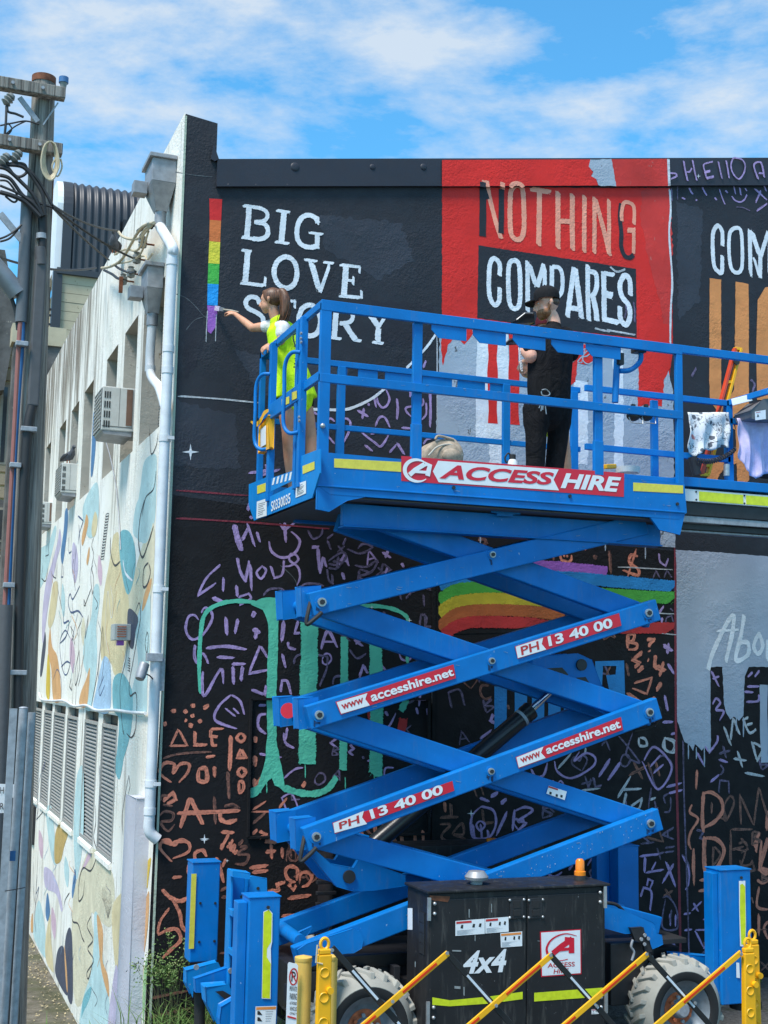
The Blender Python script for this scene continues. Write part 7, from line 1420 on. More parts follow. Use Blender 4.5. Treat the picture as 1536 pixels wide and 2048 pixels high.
tb('lock_pin','steel',[at(*fp(FN,(1215,1120)),10.6),at(*fp(FN,(1215,1210)),10.6)],.03)
# ================================================================ YELLOW BARRIER, BOLLARDS
def barrier_post(c, top, lab, knob=True):
    t = thing('barrier_post', lab, 'barrier post', (c[0],c[1],gz(c[0])), 'yellow plastic barrier posts'); x,y = c[0],c[1]; z0 = gz(x); z1 = top
    w_, d_ = .045, .05
    mb = MB(); mb.hull8([(x-w_*1.25,y,z0),(x+w_*1.25,y,z0),(x+w_*1.25,y+d_,z0),(x-w_*1.25,y+d_,z0),(x-w_,y,z1-.09),(x+w_,y,z1-.09),(x+w_,y+d_,z1-.09),(x-w_,y+d_,z1-.09)]); mb.build('post_body','yellow',t,bevel=.008)
    MB().box(x-w_*.9,x+w_*.9,y+.003,y+d_-.003,z1-.0895,z1-.055).build('post_head','yellow',t,bevel=.008)
    MB().tube([Vector((x+.028*math.cos(a),y+d_/2,z1-.025+.035*math.sin(a))) for a in [i*math.pi/9 for i in range(18)]],.011,8,closed=True).build('top_ring','yellow',t,smooth=True)
    for k in range(5):
        zc_ = z1-.2-.155*k
        MB().lathe([(.0,-.001),(.022,-.001),(.030,-.006),(.034,-.001)],(x-.005,y,zc_),(0,1,0),18).build('round_dimple','yellow',t,smooth=True)
    if knob: MB().disc((x+.03,y-.001,z1-.31),(0,-1,0),.022,.03,14).build('knob','yellow',t,smooth=True)
    return t
BYY = 8.2
pA = at(650,1880,BYY+.02); pB = at(1496,1880,BYY+.02)
barrier_post((pA.x,BYY),pA.z,'left yellow barrier post with a ring top, beside the two bollards')
barrier_post((pB.x,BYY),pB.z,'right front yellow barrier post carrying the end of the lattice')
barrier_post((pB.x+.13,BYY+.12),pB.z+.03,'rearmost yellow barrier post at the right edge with a hook knob')
bar = thing('expanding_barrier','yellow and black folding lattice barrier stretched across in front of the lift','barrier',(4.,BYY,0.3))
M['redref'] = m_plain('red_reflector',(.70,.045,.01),.3); M['whiteref'] = m_plain('white_reflector',(.62,.68,.74),.3)
def bar_(p, q, mat, refm, Y, off):
    a = at(*p,Y); b = at(*q,Y); o = MB().beam(a,b,.016,.040,up=(0,0,1)).build('lattice_bar',mat,bar,bevel=.003)
    for t0,t1 in ((off,off+.28),(off+.5,off+.78)):
        if t1 < 1.01: MB().beam(a.lerp(b,t0)+Vector((0,-.0095,0)),a.lerp(b,t1)+Vector((0,-.0095,0)),.003,.016).build('reflector',refm,o)
J = lambda F,x,y: fp(F,(x,y))
# yellow bars rise to the right, black bars fall to the right; hinge points read from the photograph
tops = [(894,1906),(1101,1910),(1293,1908)]
crs = [(785,2003),(992,2011),(1193,2012),(1390,2006)]
slope_y = [( -162,152)]
for i,(tx,ty) in enumerate(tops): bar_((tx+2,ty),(tx-245,ty+212),'yellow','redref',BYY+.02,.10)
bar_((1482,1905),(1482-300,1905+258),'yellow','redref',BYY+.02,.12)
bar_((664,1895),(664+180,1895+205),'barblack','whiteref',BYY+.045,.22)
for i,(tx,ty) in enumerate(tops): bar_((tx,ty),(tx+195,ty+218),'barblack','whiteref',BYY+.045,.20)
for p in tops+crs+[(1482,1908),(664,1900)]: MB().disc(at(*p,BYY+.005),(0,-1,0),.012,.008,10).build('hinge_rivet','steel',bar)
MB().tube([at(635,1890,BYY),at(632,1925,BYY),at(645,1928,BYY)],.006,6).build('wire_hook','beigecable',bar) 
def bollard(px, py, Y, r, lab):
    p = at(px,py,Y); t = thing('bollard',lab,'bollard',(p.x,Y,gz(p.x)),'old yellow bollards'); z0 = gz(p.x)
    MB().tube([(p.x,Y,z0),(p.x,Y,p.z-.03)],r,24).build('tube','bollard',t,smooth=True); MB().lathe([(0,.002),(r*1.04,-.012),(r*1.05,-.035),(r,-.04)],(p.x,Y,p.z),(0,0,1),24).build('cap','bollard',t,smooth=True); return p
pb1 = bollard(607,1910,8.35,.055,'left old yellow bollard behind the narrow no parking sign'); bollard(660,1908,9.0,.055,'right old yellow bollard half hidden behind the barrier post')
sg = thing('private_parking_sign','narrow white private parking sign with red symbol strapped to the left bollard','sign',(pb1.x-.1,8.28,1))
q = [at(*fp(FI,p),8.27) for p in ((822,722),(868,732),(875,745),(862,1200),(800,1200),(815,735))]; MB().prism(q,(0,.004,0)).build('panel','sticker_white',sg)
c = at(*fp(FI,(848,808)),8.268); ar = [c+Vector((.026*math.cos(a),0,.05*math.sin(a))) for a in [i*math.pi/12 for i in range(25)]]
mb = MB(); mb.ribbon(ar,.0045,NY); mb.ribbon([c+Vector((-.02,-.001,.035)),c+Vector((.02,-.001,-.035))],.004,NY); mb.build('ban_ring','inkred',sg)
text('P','ink',[at(*fp(FI,p),8.27) for p in ((838,775),(862,780),(858,840),(834,835))],sg,bold=.02,off=.001)
for tx, y0_, y1_ in (('PRIVATE',865,895),('PARKING',905,945),('AUTHORISED',955,975),('VEHICLES',985,1010),('ONLY',1018,1034)): text(tx,'ink',[at(*fp(FI,p),8.27) for p in ((826,y0_-2),(868,y0_+2),(866,y1_),(824,y1_-4))],sg,bold=.01,off=.002)
MB().beam(at(*fp(FI,(812,1042)),8.268),at(*fp(FI,(862,1055)),8.268),.003,.010).build('arrow_line','inkred',sg)
# ================================================================ WEEDS
M['weed'] = m_plain('weed_green',(.09,.17,.035),.7,0,.35,40); M['weedy'] = m_plain('dry_grass_blades',(.22,.21,.09),.8,0,.3,30); M['flower'] = m_plain('small_pale_flowers',(.35,.42,.16),.8,0,.3,40)
def blades(name, mat, n, cx, cy, rx, ry, h, lab, cat, z=None, seed=1, wd=.006):
    random.seed(seed); mb = MB()
    for i in range(n):
        x = cx+random.gauss(0,rx*.5); y = cy+random.uniform(-ry,ry); z0 = gz(x) if z is None else z; hh = h*random.uniform(.4,1.1); a = random.uniform(0,6.28); b = random.uniform(.2,.9)*hh
        d = Vector((math.cos(a),math.sin(a),0)); s_ = Vector((-d.y,d.x,0))*wd; p = Vector((x,y,z0)); m1 = p+d*b*.35+Vector((0,0,hh*.7)); e = p+d*b+Vector((0,0,hh*random.uniform(.7,1)))
        mb.add([p-s_,p+s_,m1+s_*.8,m1-s_*.8,e],[(0,1,2,3),(3,2,4)])
    return tag(mb.build(name,mat,None),lab,cat,kind='stuff')
blades('grass_clump','weed',1500,2.95,10.85,1.1,.45,.66,'green grass growing along the foot of the black wall at the lower left','grass',seed=2)
blades('dry_grass','weedy',520,2.9,10.85,1.0,.45,.62,'dry grass blades mixed along the foot of the black wall','grass',seed=3,wd=.003)
blades('grass_tuft','weed',220,7.3,11.3,1.5,.08,.16,'short weeds at the wall foot right of the lift','grass',seed=4)
wc = at(338,1925,11.15); fw = thing('flowering_weed','bushy flowering weed growing against the black wall beside the left mast','plant',(wc.x,11.2,gz(2.6)))
random.seed(6); mb = MB(); mf = MB(); ms = MB()
base = Vector((wc.x+.05,11.25,gz(2.6)))
for i in range(20):
    e = wc+Vector((random.gauss(0,.10),random.uniform(-.12,.08),random.gauss(0,.085))); ms.tube(cr([base,base.lerp(e,.5)+Vector((random.uniform(-.05,.05),0,.05)),e],4),.002,4)
    for k in range(34):
        p = base.lerp(e,random.uniform(.84,1.04))+Vector((random.gauss(0,.03),random.gauss(0,.03),random.gauss(0,.025))); a = random.uniform(0,6.28); r = random.uniform(.008,.02); d = Vector((math.cos(a),random.uniform(-.5,.5),math.sin(a))).normalized()*r; s_ = d.orthogonal().normalized()*r*.4
        mb.add([p-d,p+s_,p+d,p-s_],[(0,1,2,3)])
    for k in range(7): p = e+Vector((random.gauss(0,.025),random.gauss(0,.02),random.gauss(0,.02))); mf.ball(p,.006,3)
mb.build('leaves','weed',fw,kind='stuff'); mf.build('flowers','flower',fw,kind='stuff'); ms.build('stems','weedy',fw,kind='stuff')
# ================================================================ PEOPLE
def m_skin(name, col):
    N = NT(name); c = N.mix(N.ramp(N.noise(18,5,.6),.3,.7), scl(col,.88), scl(col,1.1)); c = N.mix(N.ramp(N.noise(5,3),.5,.75,0,.35), c, (col[0]*1.05,col[1]*.8,col[2]*.75))
    return N.fin(c,.5,nrm=N.bump(N.noise(120,3),.1,.002),Subsurface_Weight=.12,Subsurface_Radius=(.012,.004,.002))
def m_cloth(name, col, st=.5):
    N = NT(name); f = N.noise(1.,4,.6,sc=(7,7,4),dist=2.2); g = N.noise(380,2); c = N.mix(N.ramp(f,.35,.65), scl(col,.82), scl(col,1.15))
    return N.fin(c,.85,nrm=N.bump(g,.15,.001,N.bump(f,st,.025)),Specular_IOR_Level=.18)
M['skin_m'] = m_skin('fair_skin',(.82,.43,.30)); M['skin_w'] = m_skin('tanned_skin',(.62,.31,.19)); M['blackc'] = m_cloth('black_cotton',(.009,.009,.011),.9); M['jeans'] = m_cloth('black_denim',(.008,.008,.010),1.)
M['hivis'] = m_cloth('hi_vis_yellow_fabric',(.58,.90,.02),.6); M['whitec'] = m_cloth('white_cotton',(.70,.68,.66)); M['capc'] = m_cloth('black_cap_fabric',(.013,.013,.015),.2); M['maroon'] = m_cloth('maroon_cap_fabric',(.09,.012,.02),.2)
def m_hair(name, c0, c1):
    N = NT(name); f = N.noise(1.,5,.6,sc=(130,130,9)); return N.fin(N.mix(N.ramp(f,.35,.65),c0,c1),.45,nrm=N.bump(f,.6,.004))
M['hair_b'] = m_hair('dark_brown_hair',(.05,.026,.016),(.15,.08,.048)); M['hair_w'] = m_hair('chestnut_hair',(.045,.018,.010),(.20,.085,.038)); M['beard'] = m_hair('ginger_brown_beard',(.20,.072,.026),(.38,.15,.06))
def etube(mb, pts, rad, side, n=14, sub=4):
    """tapered limb of elliptical section: rad = [(half width along side, half depth)]"""
    P = cr(pts, sub) if len(pts) > 2 else [Vector(p) for p in pts]; m = len(P); k = len(pts)-1; vs = []; fs = []; side = Vector(side).normalized()
    for i, p in enumerate(P):
        t = i/(m-1)*k; j = min(int(t), k-1); f = t-j; f = f*f*(3-2*f); a = rad[j][0]*(1-f)+rad[j+1][0]*f; b = rad[j][1]*(1-f)+rad[j+1][1]*f
        d = (P[min(i+1,m-1)]-P[max(i-1,0)]).normalized(); s = (side-d*side.dot(d)); s = s.normalized() if s.length > .05 else d.orthogonal().normalized(); q = d.cross(s)
        vs += [p+s*a*math.cos(2*math.pi*h/n)+q*b*math.sin(2*math.pi*h/n) for h in range(n)]
    for i in range(m-1):
        for h in range(n): fs.append((i*n+h, i*n+(h+1)%n, (i+1)*n+(h+1)%n, (i+1)*n+h))
    fs += [tuple(range(n-1,-1,-1)), tuple(range((m-1)*n, m*n))]
    mb.add(vs, fs); mb.ball(P[0], min(rad[0])*.98, 8); mb.ball(P[-1], min(rad[-1])*.98, 8); return mb
def fuse(mb, name, mat, par, vox=.007, it=5):
    o = mb.build(name, mat, par); r = o.modifiers.new('r','REMESH'); r.mode = 'VOXEL'; r.voxel_size = vox; s = o.modifiers.new('s','SMOOTH'); s.iterations = it; s.factor = .5
    bpy.context.view_layer.update(); dg = bpy.context.evaluated_depsgraph_get(); me = bpy.data.meshes.new_from_object(o.evaluated_get(dg)); o.modifiers.clear(); old = o.data; o.data = me; bpy.data.meshes.remove(old); me.name = name
    me.polygons.foreach_set('use_smooth',[True]*len(me.polygons)); 
    if not me.materials: me.materials.append(M[mat])
    return o
def hand(mb, w_, d, nrm, curl=.5, s=1.):
    """palm and five separate fingers; d = pointing direction, nrm = back of the hand"""
    w_ = Vector(w_); d = Vector(d).normalized(); nrm = Vector(nrm); nrm = (nrm-d*nrm.dot(d)).normalized(); sd_ = d.cross(nrm)
    etube(mb,[w_,w_+d*.045*s,w_+d*.085*s],[(.026*s,.019*s),(.036*s,.017*s),(.038*s,.013*s)],sd_,10)
    for k, (o, L) in enumerate(((-.030,.062),(-.010,.074),(.011,.070),(.030,.055))):
        p = w_+d*.082*s+sd_*o*s; a = curl*.6; d1 = (d*math.cos(a)-nrm*math.sin(a)); a2 = curl*1.7; d2 = (d*math.cos(a2)-nrm*math.sin(a2)); a3 = curl*2.6; d3 = (d*math.cos(a3)-nrm*math.sin(a3))
        q = p+d1*L*.45*s; r = q+d2*L*.33*s; t = r+d3*L*.28*s; mb.tube([p-d*.02*s,p,q,r,t],[.0085*s,.0088*s,.0082*s,.0075*s,.006*s],8)
    p = w_+d*.025*s-sd_*.026*s; q = p+(d*.55-sd_*.6-nrm*.45*curl).normalized()*.036*s; r = q+(d*.8-sd_*.1-nrm*.7*curl).normalized()*.03*s; mb.tube([p,q,r],[.013*s,.0105*s,.0075*s],8)
def head(mb, c, f, up, s=1.):
    """skull, jaw, brow, nose, lips and ears; f = facing, up = crown"""
    f = Vector(f).normalized(); up = Vector(up); up = (up-f*up.dot(f)).normalized(); sd_ = f.cross(up); R3 = Matrix((f,sd_,up)).transposed(); c = Vector(c); q = lambda x,y,z: c+R3 @ Vector((x*s,y*s,z*s))
    mb.ball(q(-.005,0,.03),(.096*s,.074*s,.092*s),14,R3); mb.ball(q(.035,0,-.035),(.055*s,.058*s,.062*s),12,R3); mb.ball(q(.052,0,-.078),(.030*s,.030*s,.026*s),10,R3)
    mb.ball(q(.070,0,.030),(.022*s,.052*s,.018*s),10,R3); mb.tube([q(.082,0,.022),q(.103,0,-.012),q(.108,0,-.024),q(.088,0,-.03)],[.009*s,.013*s,.015*s,.012*s],10)
    mb.ball(q(.084,0,-.050),(.012*s,.024*s,.008*s),8,R3); mb.ball(q(.082,0,-.061),(.011*s,.021*s,.008*s),8,R3)
    for k in (-1,1):
        mb.tube([q(-.005,k*.074,.022),q(-.012,k*.084,.02),q(-.014,k*.086,.0),q(-.004,k*.077,-.022)],[.010*s,.016*s,.014*s,.008*s],8); mb.ball(q(.060,k*.034,-.012),(.02*s,.018*s,.022*s),8,R3)
    return q, R3
def face(q, R3, par, s=1., brow='hair_b'):
    for k in (-1,1):
        MB().ball(q(.078,k*.030,.014),(.008*s,.012*s,.007*s),8,R3).build('eye','whitec',par,smooth=True); MB().ball(q(.084,k*.030,.014),(.003*s,.005*s,.005*s),6,R3).build('iris','ink',par)
        MB().tube([q(.090,k*.014,.033),q(.088,k*.034,.038),q(.076,k*.05,.032)],[.004*s,.0045*s,.002*s],6).build('eyebrow',brow,par)
DZ = H(1.56)
fuse(fuse_later,'pack_body','bag',bp,.014,8)
# ---------------- man in black, standing with his back three quarters to the camera, looking down to the left
YM = 9.70
g = lambda x, y, dy=0.: at(x, y, YM+dy)
man = thing('person','man in black cap, T-shirt and jeans with keys at his belt on the raised platform','person',(g(1095,900).x,YM,DZ))
FWD = Vector((-.34,.94,0)); SID = Vector((.94,.34,0))
mb = MB()
fl_ = Vector((g(1072,930).x,YM+.02,DZ)); fr_ = Vector((g(1114,930).x,YM+.10,DZ))
ank = lambda p: p+Vector((0,0,.09))
hipl, hipr = g(1074,815,.0), g(1116,815,.06); knl, knr = g(1072,872,-.02), g(1116,872,.05)
for h_, k_, a_, ft in ((hipl,knl,ank(fl_),fl_),(hipr,knr,ank(fr_),fr_)):
    etube(mb,[h_,k_,a_],[(.095,.10),(.060,.065),(.040,.045)],SID); etube(mb,[ft+Vector((0,0,.045))-FWD*.06,ft+Vector((0,0,.04))+FWD*.06,ft+Vector((0,0,.03))+FWD*.17],[(.035,.04),(.042,.035),(.038,.022)],SID)
etube(mb,[g(1096,825,.03),g(1098,770,.03),g(1100,710,.03),g(1103,668,.03)],[(.165,.12),(.165,.13),(.175,.12),(.15,.085)],SID)
etube(mb,[g(1104,672,.03),g(1108,648,.04),g(1103,630,.05)],[(.075,.07),(.058,.06),(.055,.058)],SID)
hq, hR = head(mb, g(1094,611,.05), (-.96,.20,-.16), (-.15,.05,1), 1.12)
shl = g(1064,680,.0); ell = g(1062,713,-.04); wrl = g(1047,690,.06)
etube(mb,[shl,g(1060,698,-.02),ell],[(.066,.064),(.064,.064),(.060,.060)],SID); etube(mb,[ell,g(1052,702,.0),wrl],[(.060,.058),(.054,.052),(.034,.030)],SID); hand(mb,wrl,(-.05,.10,1),(-.9,-.3,0),.75,1.05)
shr = g(1138,682,.12); etube(mb,[shr,g(1142,715,.22)],[(.06,.06),(.05,.05)],SID); elr = g(1142,715,.22); wrr = g(1062,740,.30); etube(mb,[elr,wrr],[(.046,.046),(.028,.026)],SID); hand(mb,wrr,(-.9,.1,.3),(0,-1,.2),.8)
fuse(mb,'body','skin_m',man)
mb = MB()   # shirt
etube(mb,[g(1099,803,.03),g(1098,770,.03),g(1101,715,.03),g(1104,678,.03),g(1107,656,.04)],[(.205,.165),(.212,.175),(.235,.165),(.215,.13),(.080,.075)],SID)
etube(mb,[g(1073,672,.02),g(1062,684,-.0),g(1060,703,-.02)],[(.085,.085),(.080,.078),(.076,.074)],SID); etube(mb,[g(1130,672,.06),g(1140,690,.13),g(1143,708,.20)],[(.085,.085),(.080,.078),(.074,.07)],SID)
fuse(mb,'t_shirt','blackc',man,.008,3)
mb = MB()
etube(mb,[g(1097,790,.03),g(1097,812,.03),g(1096,832,.03)],[(.190,.145),(.200,.160),(.185,.14)],SID)
for h_, k_, a_ in ((hipl,knl,ank(fl_)),(hipr,knr,ank(fr_))): etube(mb,[h_,h_.lerp(k_,.5),k_,k_.lerp(a_,.55),a_+Vector((0,0,.01))],[(.122,.130),(.112,.120),(.088,.095),(.078,.086),(.064,.072)],SID)
for t_, w2 in ((.35,.088),(.62,.079),(.8,.074)): 
    for k_, a_ in ((knl,ank(fl_)),(knr,ank(fr_))): p = k_.lerp(a_,t_); mb.ball(p,(w2,w2,.022),8)
fuse(mb,'jeans','jeans',man,.008,3)
for ft in (fl_,fr_): o = etube(MB(),[ft+Vector((0,0,.045))-FWD*.08,ft+Vector((0,0,.045))+FWD*.05,ft+Vector((0,0,.035))+FWD*.20],[(.042,.045),(.050,.042),(.044,.028)],SID); o.build('shoe','rubber',man,smooth=True)
face(hq,hR,man,1.12)
mb = MB(); mb.ball(hq(.034,0,-.056),(.068,.0705,.054),12,hR); mb.ball(hq(.056,0,-.084),(.040,.042,.034),10,hR); mb.ball(hq(.004,-.062,-.012),(.014,.014,.040),8,hR); mb.ball(hq(.004,.062,-.012),(.014,.014,.040),8,hR); fuse(mb,'beard','beard',man,.006,3)
mb = MB(); mb.ball(hq(-.034,0,.022),(.078,.083,.066),12,hR); fuse(mb,'hair','hair_b',man,.006,2)
mb = MB(); ax = hR @ Vector((-.10,0,1)); c = hq(-.006,0,.052)
mb.lathe([(r_*1.07,h_*1.04) for r_,h_ in ((.106,-.012),(.108,.02),(.104,.05),(.088,.082),(.055,.103),(0,.110))],c,ax,28); cap = mb.build('cap','capc',man,smooth=True)
mb = MB(); vs = []
for i in range(13):
    a = R_(-54+i*108/12); r0 = .100; r1 = .100+.078*math.cos(a*1.12)**.7 if math.cos(a*1.12) > 0 else .1
    for r in (r0, r1):
        for h_ in (0,.006): vs.append(hq(r*math.cos(a)*(1 if r == r0 else 1.)-.006, r*math.sin(a)*.92, .046+h_-(.012 if r == r1 else 0)-.05*abs(math.sin(a))*.25))
fs = []
for i in range(12): a = 4*i; b = a+4; fs += [(a,b,b+2,a+2),(a+1,a+3,b+3,b+1),(a+2,b+2,b+3,a+3),(a,a+1,b+1,b)]
mb.add(vs,fs); mb.build('brim','capc',cap)
MB().ball(hq(-.006,0,.163),.008,6).build('cap_button','capc',cap,smooth=True)
# belt keys
kt = thing('key_bunch','bunch of keys hanging from a karabiner at the man\'s belt','keys',g(1085,808,-.17))
kk = lambda x, y: at(*fp(FM,(x,y)),YM-.165)
MB().tube(cr([kk(1065,890),kk(1100,885),kk(1130,915),kk(1115,935),kk(1070,930),kk(1062,900)],5),.005,6).build('karabiner','steel',kt,smooth=True)
MB().tube([kk(1080,935),kk(1075,985)],.004,6).build('strap','ink',kt)
for x0_, y0_, x1_, y1_, mm in ((1065,985,1042,1035,'steel'),(1070,990,1058,1060,'steel'),(1078,990,1072,1050,'steel'),(1090,995,1102,1085,'steel'),(1085,985,1100,1030,'ink')): MB().beam(kk(x0_,y0_),kk(x1_,y1_),.016 if mm == 'ink' else .008,.004,up=(0,1,0)).build('key',mm,kt)
# camera held up
hc = thing('hand_camera','black camera with a folding screen held up in front of the man in black','camera',g(1045,635,.15))
MB().prism([at(*fp(FM,p),YM+.25) for p in ((860,325),(935,265),(1000,265),(1010,345),(880,345))],(0,.10,0)).build('camera_body','darksteel',hc,bevel=.006)
MB().tube([at(*fp(FM,p),YM+.24) for p in ((862,322),(930,268),(995,270))],.006,6).build('screen_edge','steel',hc)
MB().prism([at(*fp(FM,p),YM+.22) for p in ((812,490),(850,455),(935,455),(935,500),(820,500))],(0,.10,0)).build('camera_grip','darksteel',hc,bevel=.006)
mb = MB(); 
for i in range(9): p = at(*fp(FM,(885+i*2.2,560+i*20)),YM+.0); mb.tube([p+Vector((.008*math.cos(a),.004*math.sin(a),.020*math.sin(a))) for a in [j*math.pi/5 for j in range(10)]],.003,5,closed=True)
tag(mb.build('white_strap_chain','sticker_white',smooth=True),'pale chain strap hanging from the raised camera','strap')
# ---------------- woman in hi-vis vest painting the stripe
YW = 10.60
g = lambda x, y, dy=0.: at(x, y, YW+dy)
wom = thing('person','woman with a brown ponytail in a yellow hi-vis vest painting the rainbow stripe','person',(g(585,900).x,YW,DZ))
FWD = Vector((-.38,.92,0)); SID = Vector((.92,.38,0)); mb = MB()
fl_ = Vector((g(588,950).x,YW+.03,DZ)); fr_ = Vector((g(632,950).x,YW+.06,DZ)); hipl, hipr = g(572,790,.0), g(604,790,.05); knl, knr = g(575,865,.0), g(621,865,.05)
for h_, k_, a_, ft in ((hipl,knl,ank(fl_),fl_),(hipr,knr,ank(fr_),fr_)):
    etube(mb,[h_,h_.lerp(k_,.55),k_,k_.lerp(a_,.4),a_],[(.085,.09),(.068,.072),(.050,.054),(.053,.058),(.034,.038)],SID); etube(mb,[ft+Vector((0,0,.04))-FWD*.05,ft+Vector((0,0,.035))+FWD*.06,ft+Vector((0,0,.025))+FWD*.15],[(.03,.035),(.038,.03),(.034,.02)],SID)
etube(mb,[g(588,795,.03),g(582,745,.03),g(572,695,.03),g(560,655,.03)],[(.155,.11),(.125,.09),(.145,.10),(.135,.075)],SID)
etube(mb,[g(558,655,.03),g(549,632,.03),g(546,618,.03)],[(.055,.055),(.045,.048),(.044,.046)],SID)
wq, wR = head(mb, g(541,604,.04), (-.80,.60,-.06), (0,0,1), .94)
shl = g(545,652,.10); ell = g(505,656,.24); wrl = g(470,628,.46)
etube(mb,[shl,shl.lerp(ell,.5),ell],[(.052,.052),(.044,.044),(.036,.036)],(0,0,1)); etube(mb,[ell,ell.lerp(wrl,.35),wrl],[(.038,.038),(.034,.032),(.021,.019)],(0,0,1)); hand(mb,wrl,Vector(g(444,620,.60))-wrl,(-.2,-.4,.9),.7,.95)
shr = g(566,656,-.06); elr = g(562,682,-.10); wrr = g(541,688,.0)
etube(mb,[shr,elr],[(.048,.048),(.036,.036)],SID); etube(mb,[elr,elr.lerp(wrr,.4),wrr],[(.037,.037),(.032,.030),(.021,.02)],SID); hand(mb,wrr,(-.75,.35,-.55),(-.3,-.5,.6),.8,.92)
fuse(mb,'body','skin_w',wom,.0065)
mb = MB(); etube(mb,[g(588,800,.03),g(582,745,.03),g(572,695,.03),g(561,658,.03)],[(.165,.12),(.13,.095),(.152,.106),(.145,.085)],SID); etube(mb,[g(560,655,-.02),shr,shr.lerp(elr,.45)],[(.065,.065),(.068,.066),(.062,.060)],SID); etube(mb,[g(552,653,.08),shl,shl.lerp(ell,.35)],[(.062,.062),(.062,.06),(.056,.054)],SID); fuse(mb,'t_shirt','whitec',wom,.008,2)
mb = MB(); etube(mb,[g(590,797,.03),g(586,765,.03),g(578,730,.03),g(570,690,.03),g(562,662,.03),g(556,645,.03)],[(.222,.165),(.190,.145),(.165,.128),(.165,.122),(.150,.105),(.085,.075)],SID,18); fuse(mb,'hi_vis_vest','hivis',wom,.009,2)
mb = MB(); etube(mb,[g(590,770,.03),g(590,803,.03)],[(.15,.11),(.175,.13)],SID); 
for h_, k_ in ((hipl,knl),(hipr,knr)): etube(mb,[h_,h_.lerp(k_,.22)],[(.10,.105),(.092,.096)],SID)
fuse(mb,'shorts','blackc',wom,.009,2)
for ft in (fl_,fr_): etube(MB(),[ft+Vector((0,0,.04))-FWD*.07,ft+Vector((0,0,.04))+FWD*.05,ft+Vector((0,0,.03))+FWD*.18],[(.038,.042),(.044,.038),(.040,.026)],SID).build('shoe','whitec',wom,smooth=True)
face(wq,wR,wom,.94,'hair_w')
mb = MB(); mb.ball(wq(-.022,0,.040),(.096,.080,.090),12,wR); mb.ball(wq(.030,0,.090),(.045,.055,.03),10,wR); etube(mb,[wq(-.08,0,.085),wq(-.13,-.015,.07),wq(-.155,-.02,-.02),wq(-.14,-.02,-.13),wq(-.10,-.02,-.24)],[(.022,.022),(.045,.038),(.055,.045),(.048,.040),(.014,.014)],(0,1,0)); fuse(mb,'hair','hair_w',wom,.007,3)
random.seed(9); mb = MB()
for k in range(46):
    a = random.uniform(-.05,.05); b = random.uniform(-.045,.045); mb.tube(cr([wq(-.10,a*.3,.085),wq(-.14+b*.5,a-.015,.04),wq(-.155+b,a-.02,-.06),wq(-.13+b,a*1.1-.02,-.17),wq(-.09+b*.8,a*.9-.02,-.23-random.random()*.05)],3),[.0035]*99,4)
mb.build('loose_hair','hair_w',wom,kind='stuff')
MB().tube([wq(-.085,0,.085),wq(-.10,0,.084)],.026,12).build('hair_tie','ink',wom,smooth=True)
# printed letters and crest on the back of the vest
bk = lambda x, y: at(*fp(FL,(x,y)),YW-.150)
for pts in ([(425,470),(420,540),(445,620),(465,640)],[(425,510),(455,500),(462,560)],[(440,560),(450,600),(425,600)],[(430,700),(455,690)],[(432,715),(458,708)],[(425,740),(455,735)],[(420,765),(462,765)]):
    MB().ribbon(cr([bk(*p) for p in pts],4),.006,NY).build('vest_print','ink',wom)
# brush
br = thing('paint_brush','flat paint brush with purple paint held against the lower end of the rainbow stripe','brush',g(455,620,.6))
p0 = at(477,624,YW+.46); p1 = at(447,619,YW+.64); p2 = at(430,616,YW+.78)
MB().tube([p0,p0.lerp(p1,.5),p1],[.006,.011,.008],8).build('handle','frame',br,smooth=True); MB().beam(p1,p1.lerp(p2,.45),.012,.035).build('ferrule','steel',br); MB().beam(p1.lerp(p2,.45),p2,.010,.045).build('bristles','s_lilac',br)
# ---------------- third person hidden behind the man
YT = 10.25
g = lambda x, y, dy=0.: at(x, y, YT+dy)
th = thing('person','person in maroon cap and hi-vis vest mostly hidden behind the man in black','person',(g(1110,900).x,YT,DZ))
FWD = Vector((-.2,1,0)); SID = Vector((1,.2,0)); mb = MB()
fl_ = Vector((g(1062,950).x,YT,DZ)); fr_ = Vector((g(1138,950).x,YT+.03,DZ)); hipl, hipr = g(1078,825), g(1116,825); knl, knr = g(1068,880), g(1128,880)
for h_, k_, a_, ft in ((hipl,knl,ank(fl_),fl_),(hipr,knr,ank(fr_),fr_)): etube(mb,[h_,h_.lerp(k_,.5),k_,k_.lerp(a_,.4),a_],[(.09,.09),(.068,.07),(.050,.052),(.055,.058),(.034,.036)],SID); etube(mb,[ft+Vector((0,0,.04))-FWD*.05,ft+Vector((0,0,.03))+FWD*.15],[(.03,.035),(.034,.02)],SID)
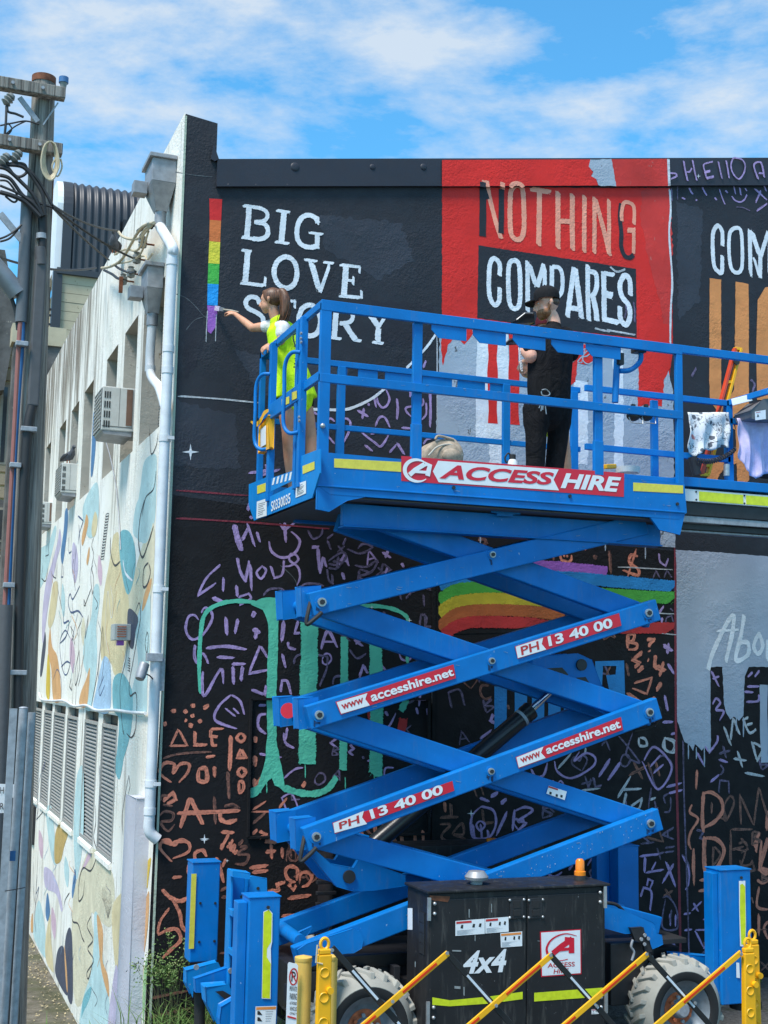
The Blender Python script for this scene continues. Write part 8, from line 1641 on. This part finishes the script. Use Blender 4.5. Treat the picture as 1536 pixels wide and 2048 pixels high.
etube(mb,[g(1097,835),g(1097,775),g(1094,715),g(1092,680)],[(.15,.11),(.13,.10),(.15,.10),(.14,.08)],SID); etube(mb,[g(1090,690),g(1086,660)],[(.055,.055),(.045,.045)],SID)
tq, tR = head(mb, g(1092,655,.02), (-1,.3,-.15), (-.2,0,1), .94)
sh_ = g(1066,700); el_ = g(1058,750,-.05); wr_ = g(1048,750,-.22); etube(mb,[sh_,el_],[(.05,.05),(.038,.038)],SID); etube(mb,[el_,wr_],[(.036,.036),(.022,.02)],SID); hand(mb,wr_,(-.35,-.1,1),(-.8,-.4,0),.8,.95)
sh_ = g(1120,700); el_ = g(1126,745,.05); wr_ = g(1056,742,-.16); etube(mb,[sh_,el_],[(.05,.05),(.038,.038)],SID); etube(mb,[el_,wr_],[(.036,.036),(.022,.02)],SID); hand(mb,wr_,(-.6,-.1,.8),(-.5,-.6,.3),.8,.95)
fuse(mb,'body','skin_w',th,.008)
mb = MB(); etube(mb,[g(1095,842),g(1095,800),g(1096,750),g(1092,700),g(1090,678)],[(.205,.15),(.185,.14),(.16,.125),(.165,.11),(.08,.07)],SID); fuse(mb,'hi_vis_vest','hivis',th,.010,2)
mb = MB(); etube(mb,[g(1097,815),g(1097,845)],[(.15,.11),(.16,.12)],SID); fuse(mb,'shorts','blackc',th,.010,2)
for ft in (fl_,fr_): etube(MB(),[ft+Vector((0,0,.04))-FWD*.07,ft+Vector((0,0,.03))+FWD*.17],[(.038,.042),(.040,.026)],SID).build('shoe','rubber',th,smooth=True)
face(tq,tR,th,.94)
mb = MB(); mb.lathe([(.098,-.01),(.098,.03),(.08,.075),(.045,.095),(0,.10)],tq(-.005,0,.035),tR @ Vector((-.1,0,1)),24); cp = mb.build('cap','maroon',th,smooth=True)
mb = MB(); P = [tq(.085,-.06,.03),tq(.13,-.045,.005),tq(.155,0,-.008),tq(.13,.045,.005),tq(.085,.06,.03)]; mb.prism(P,tR @ Vector((0,0,.006))); mb.build('brim','maroon',cp)
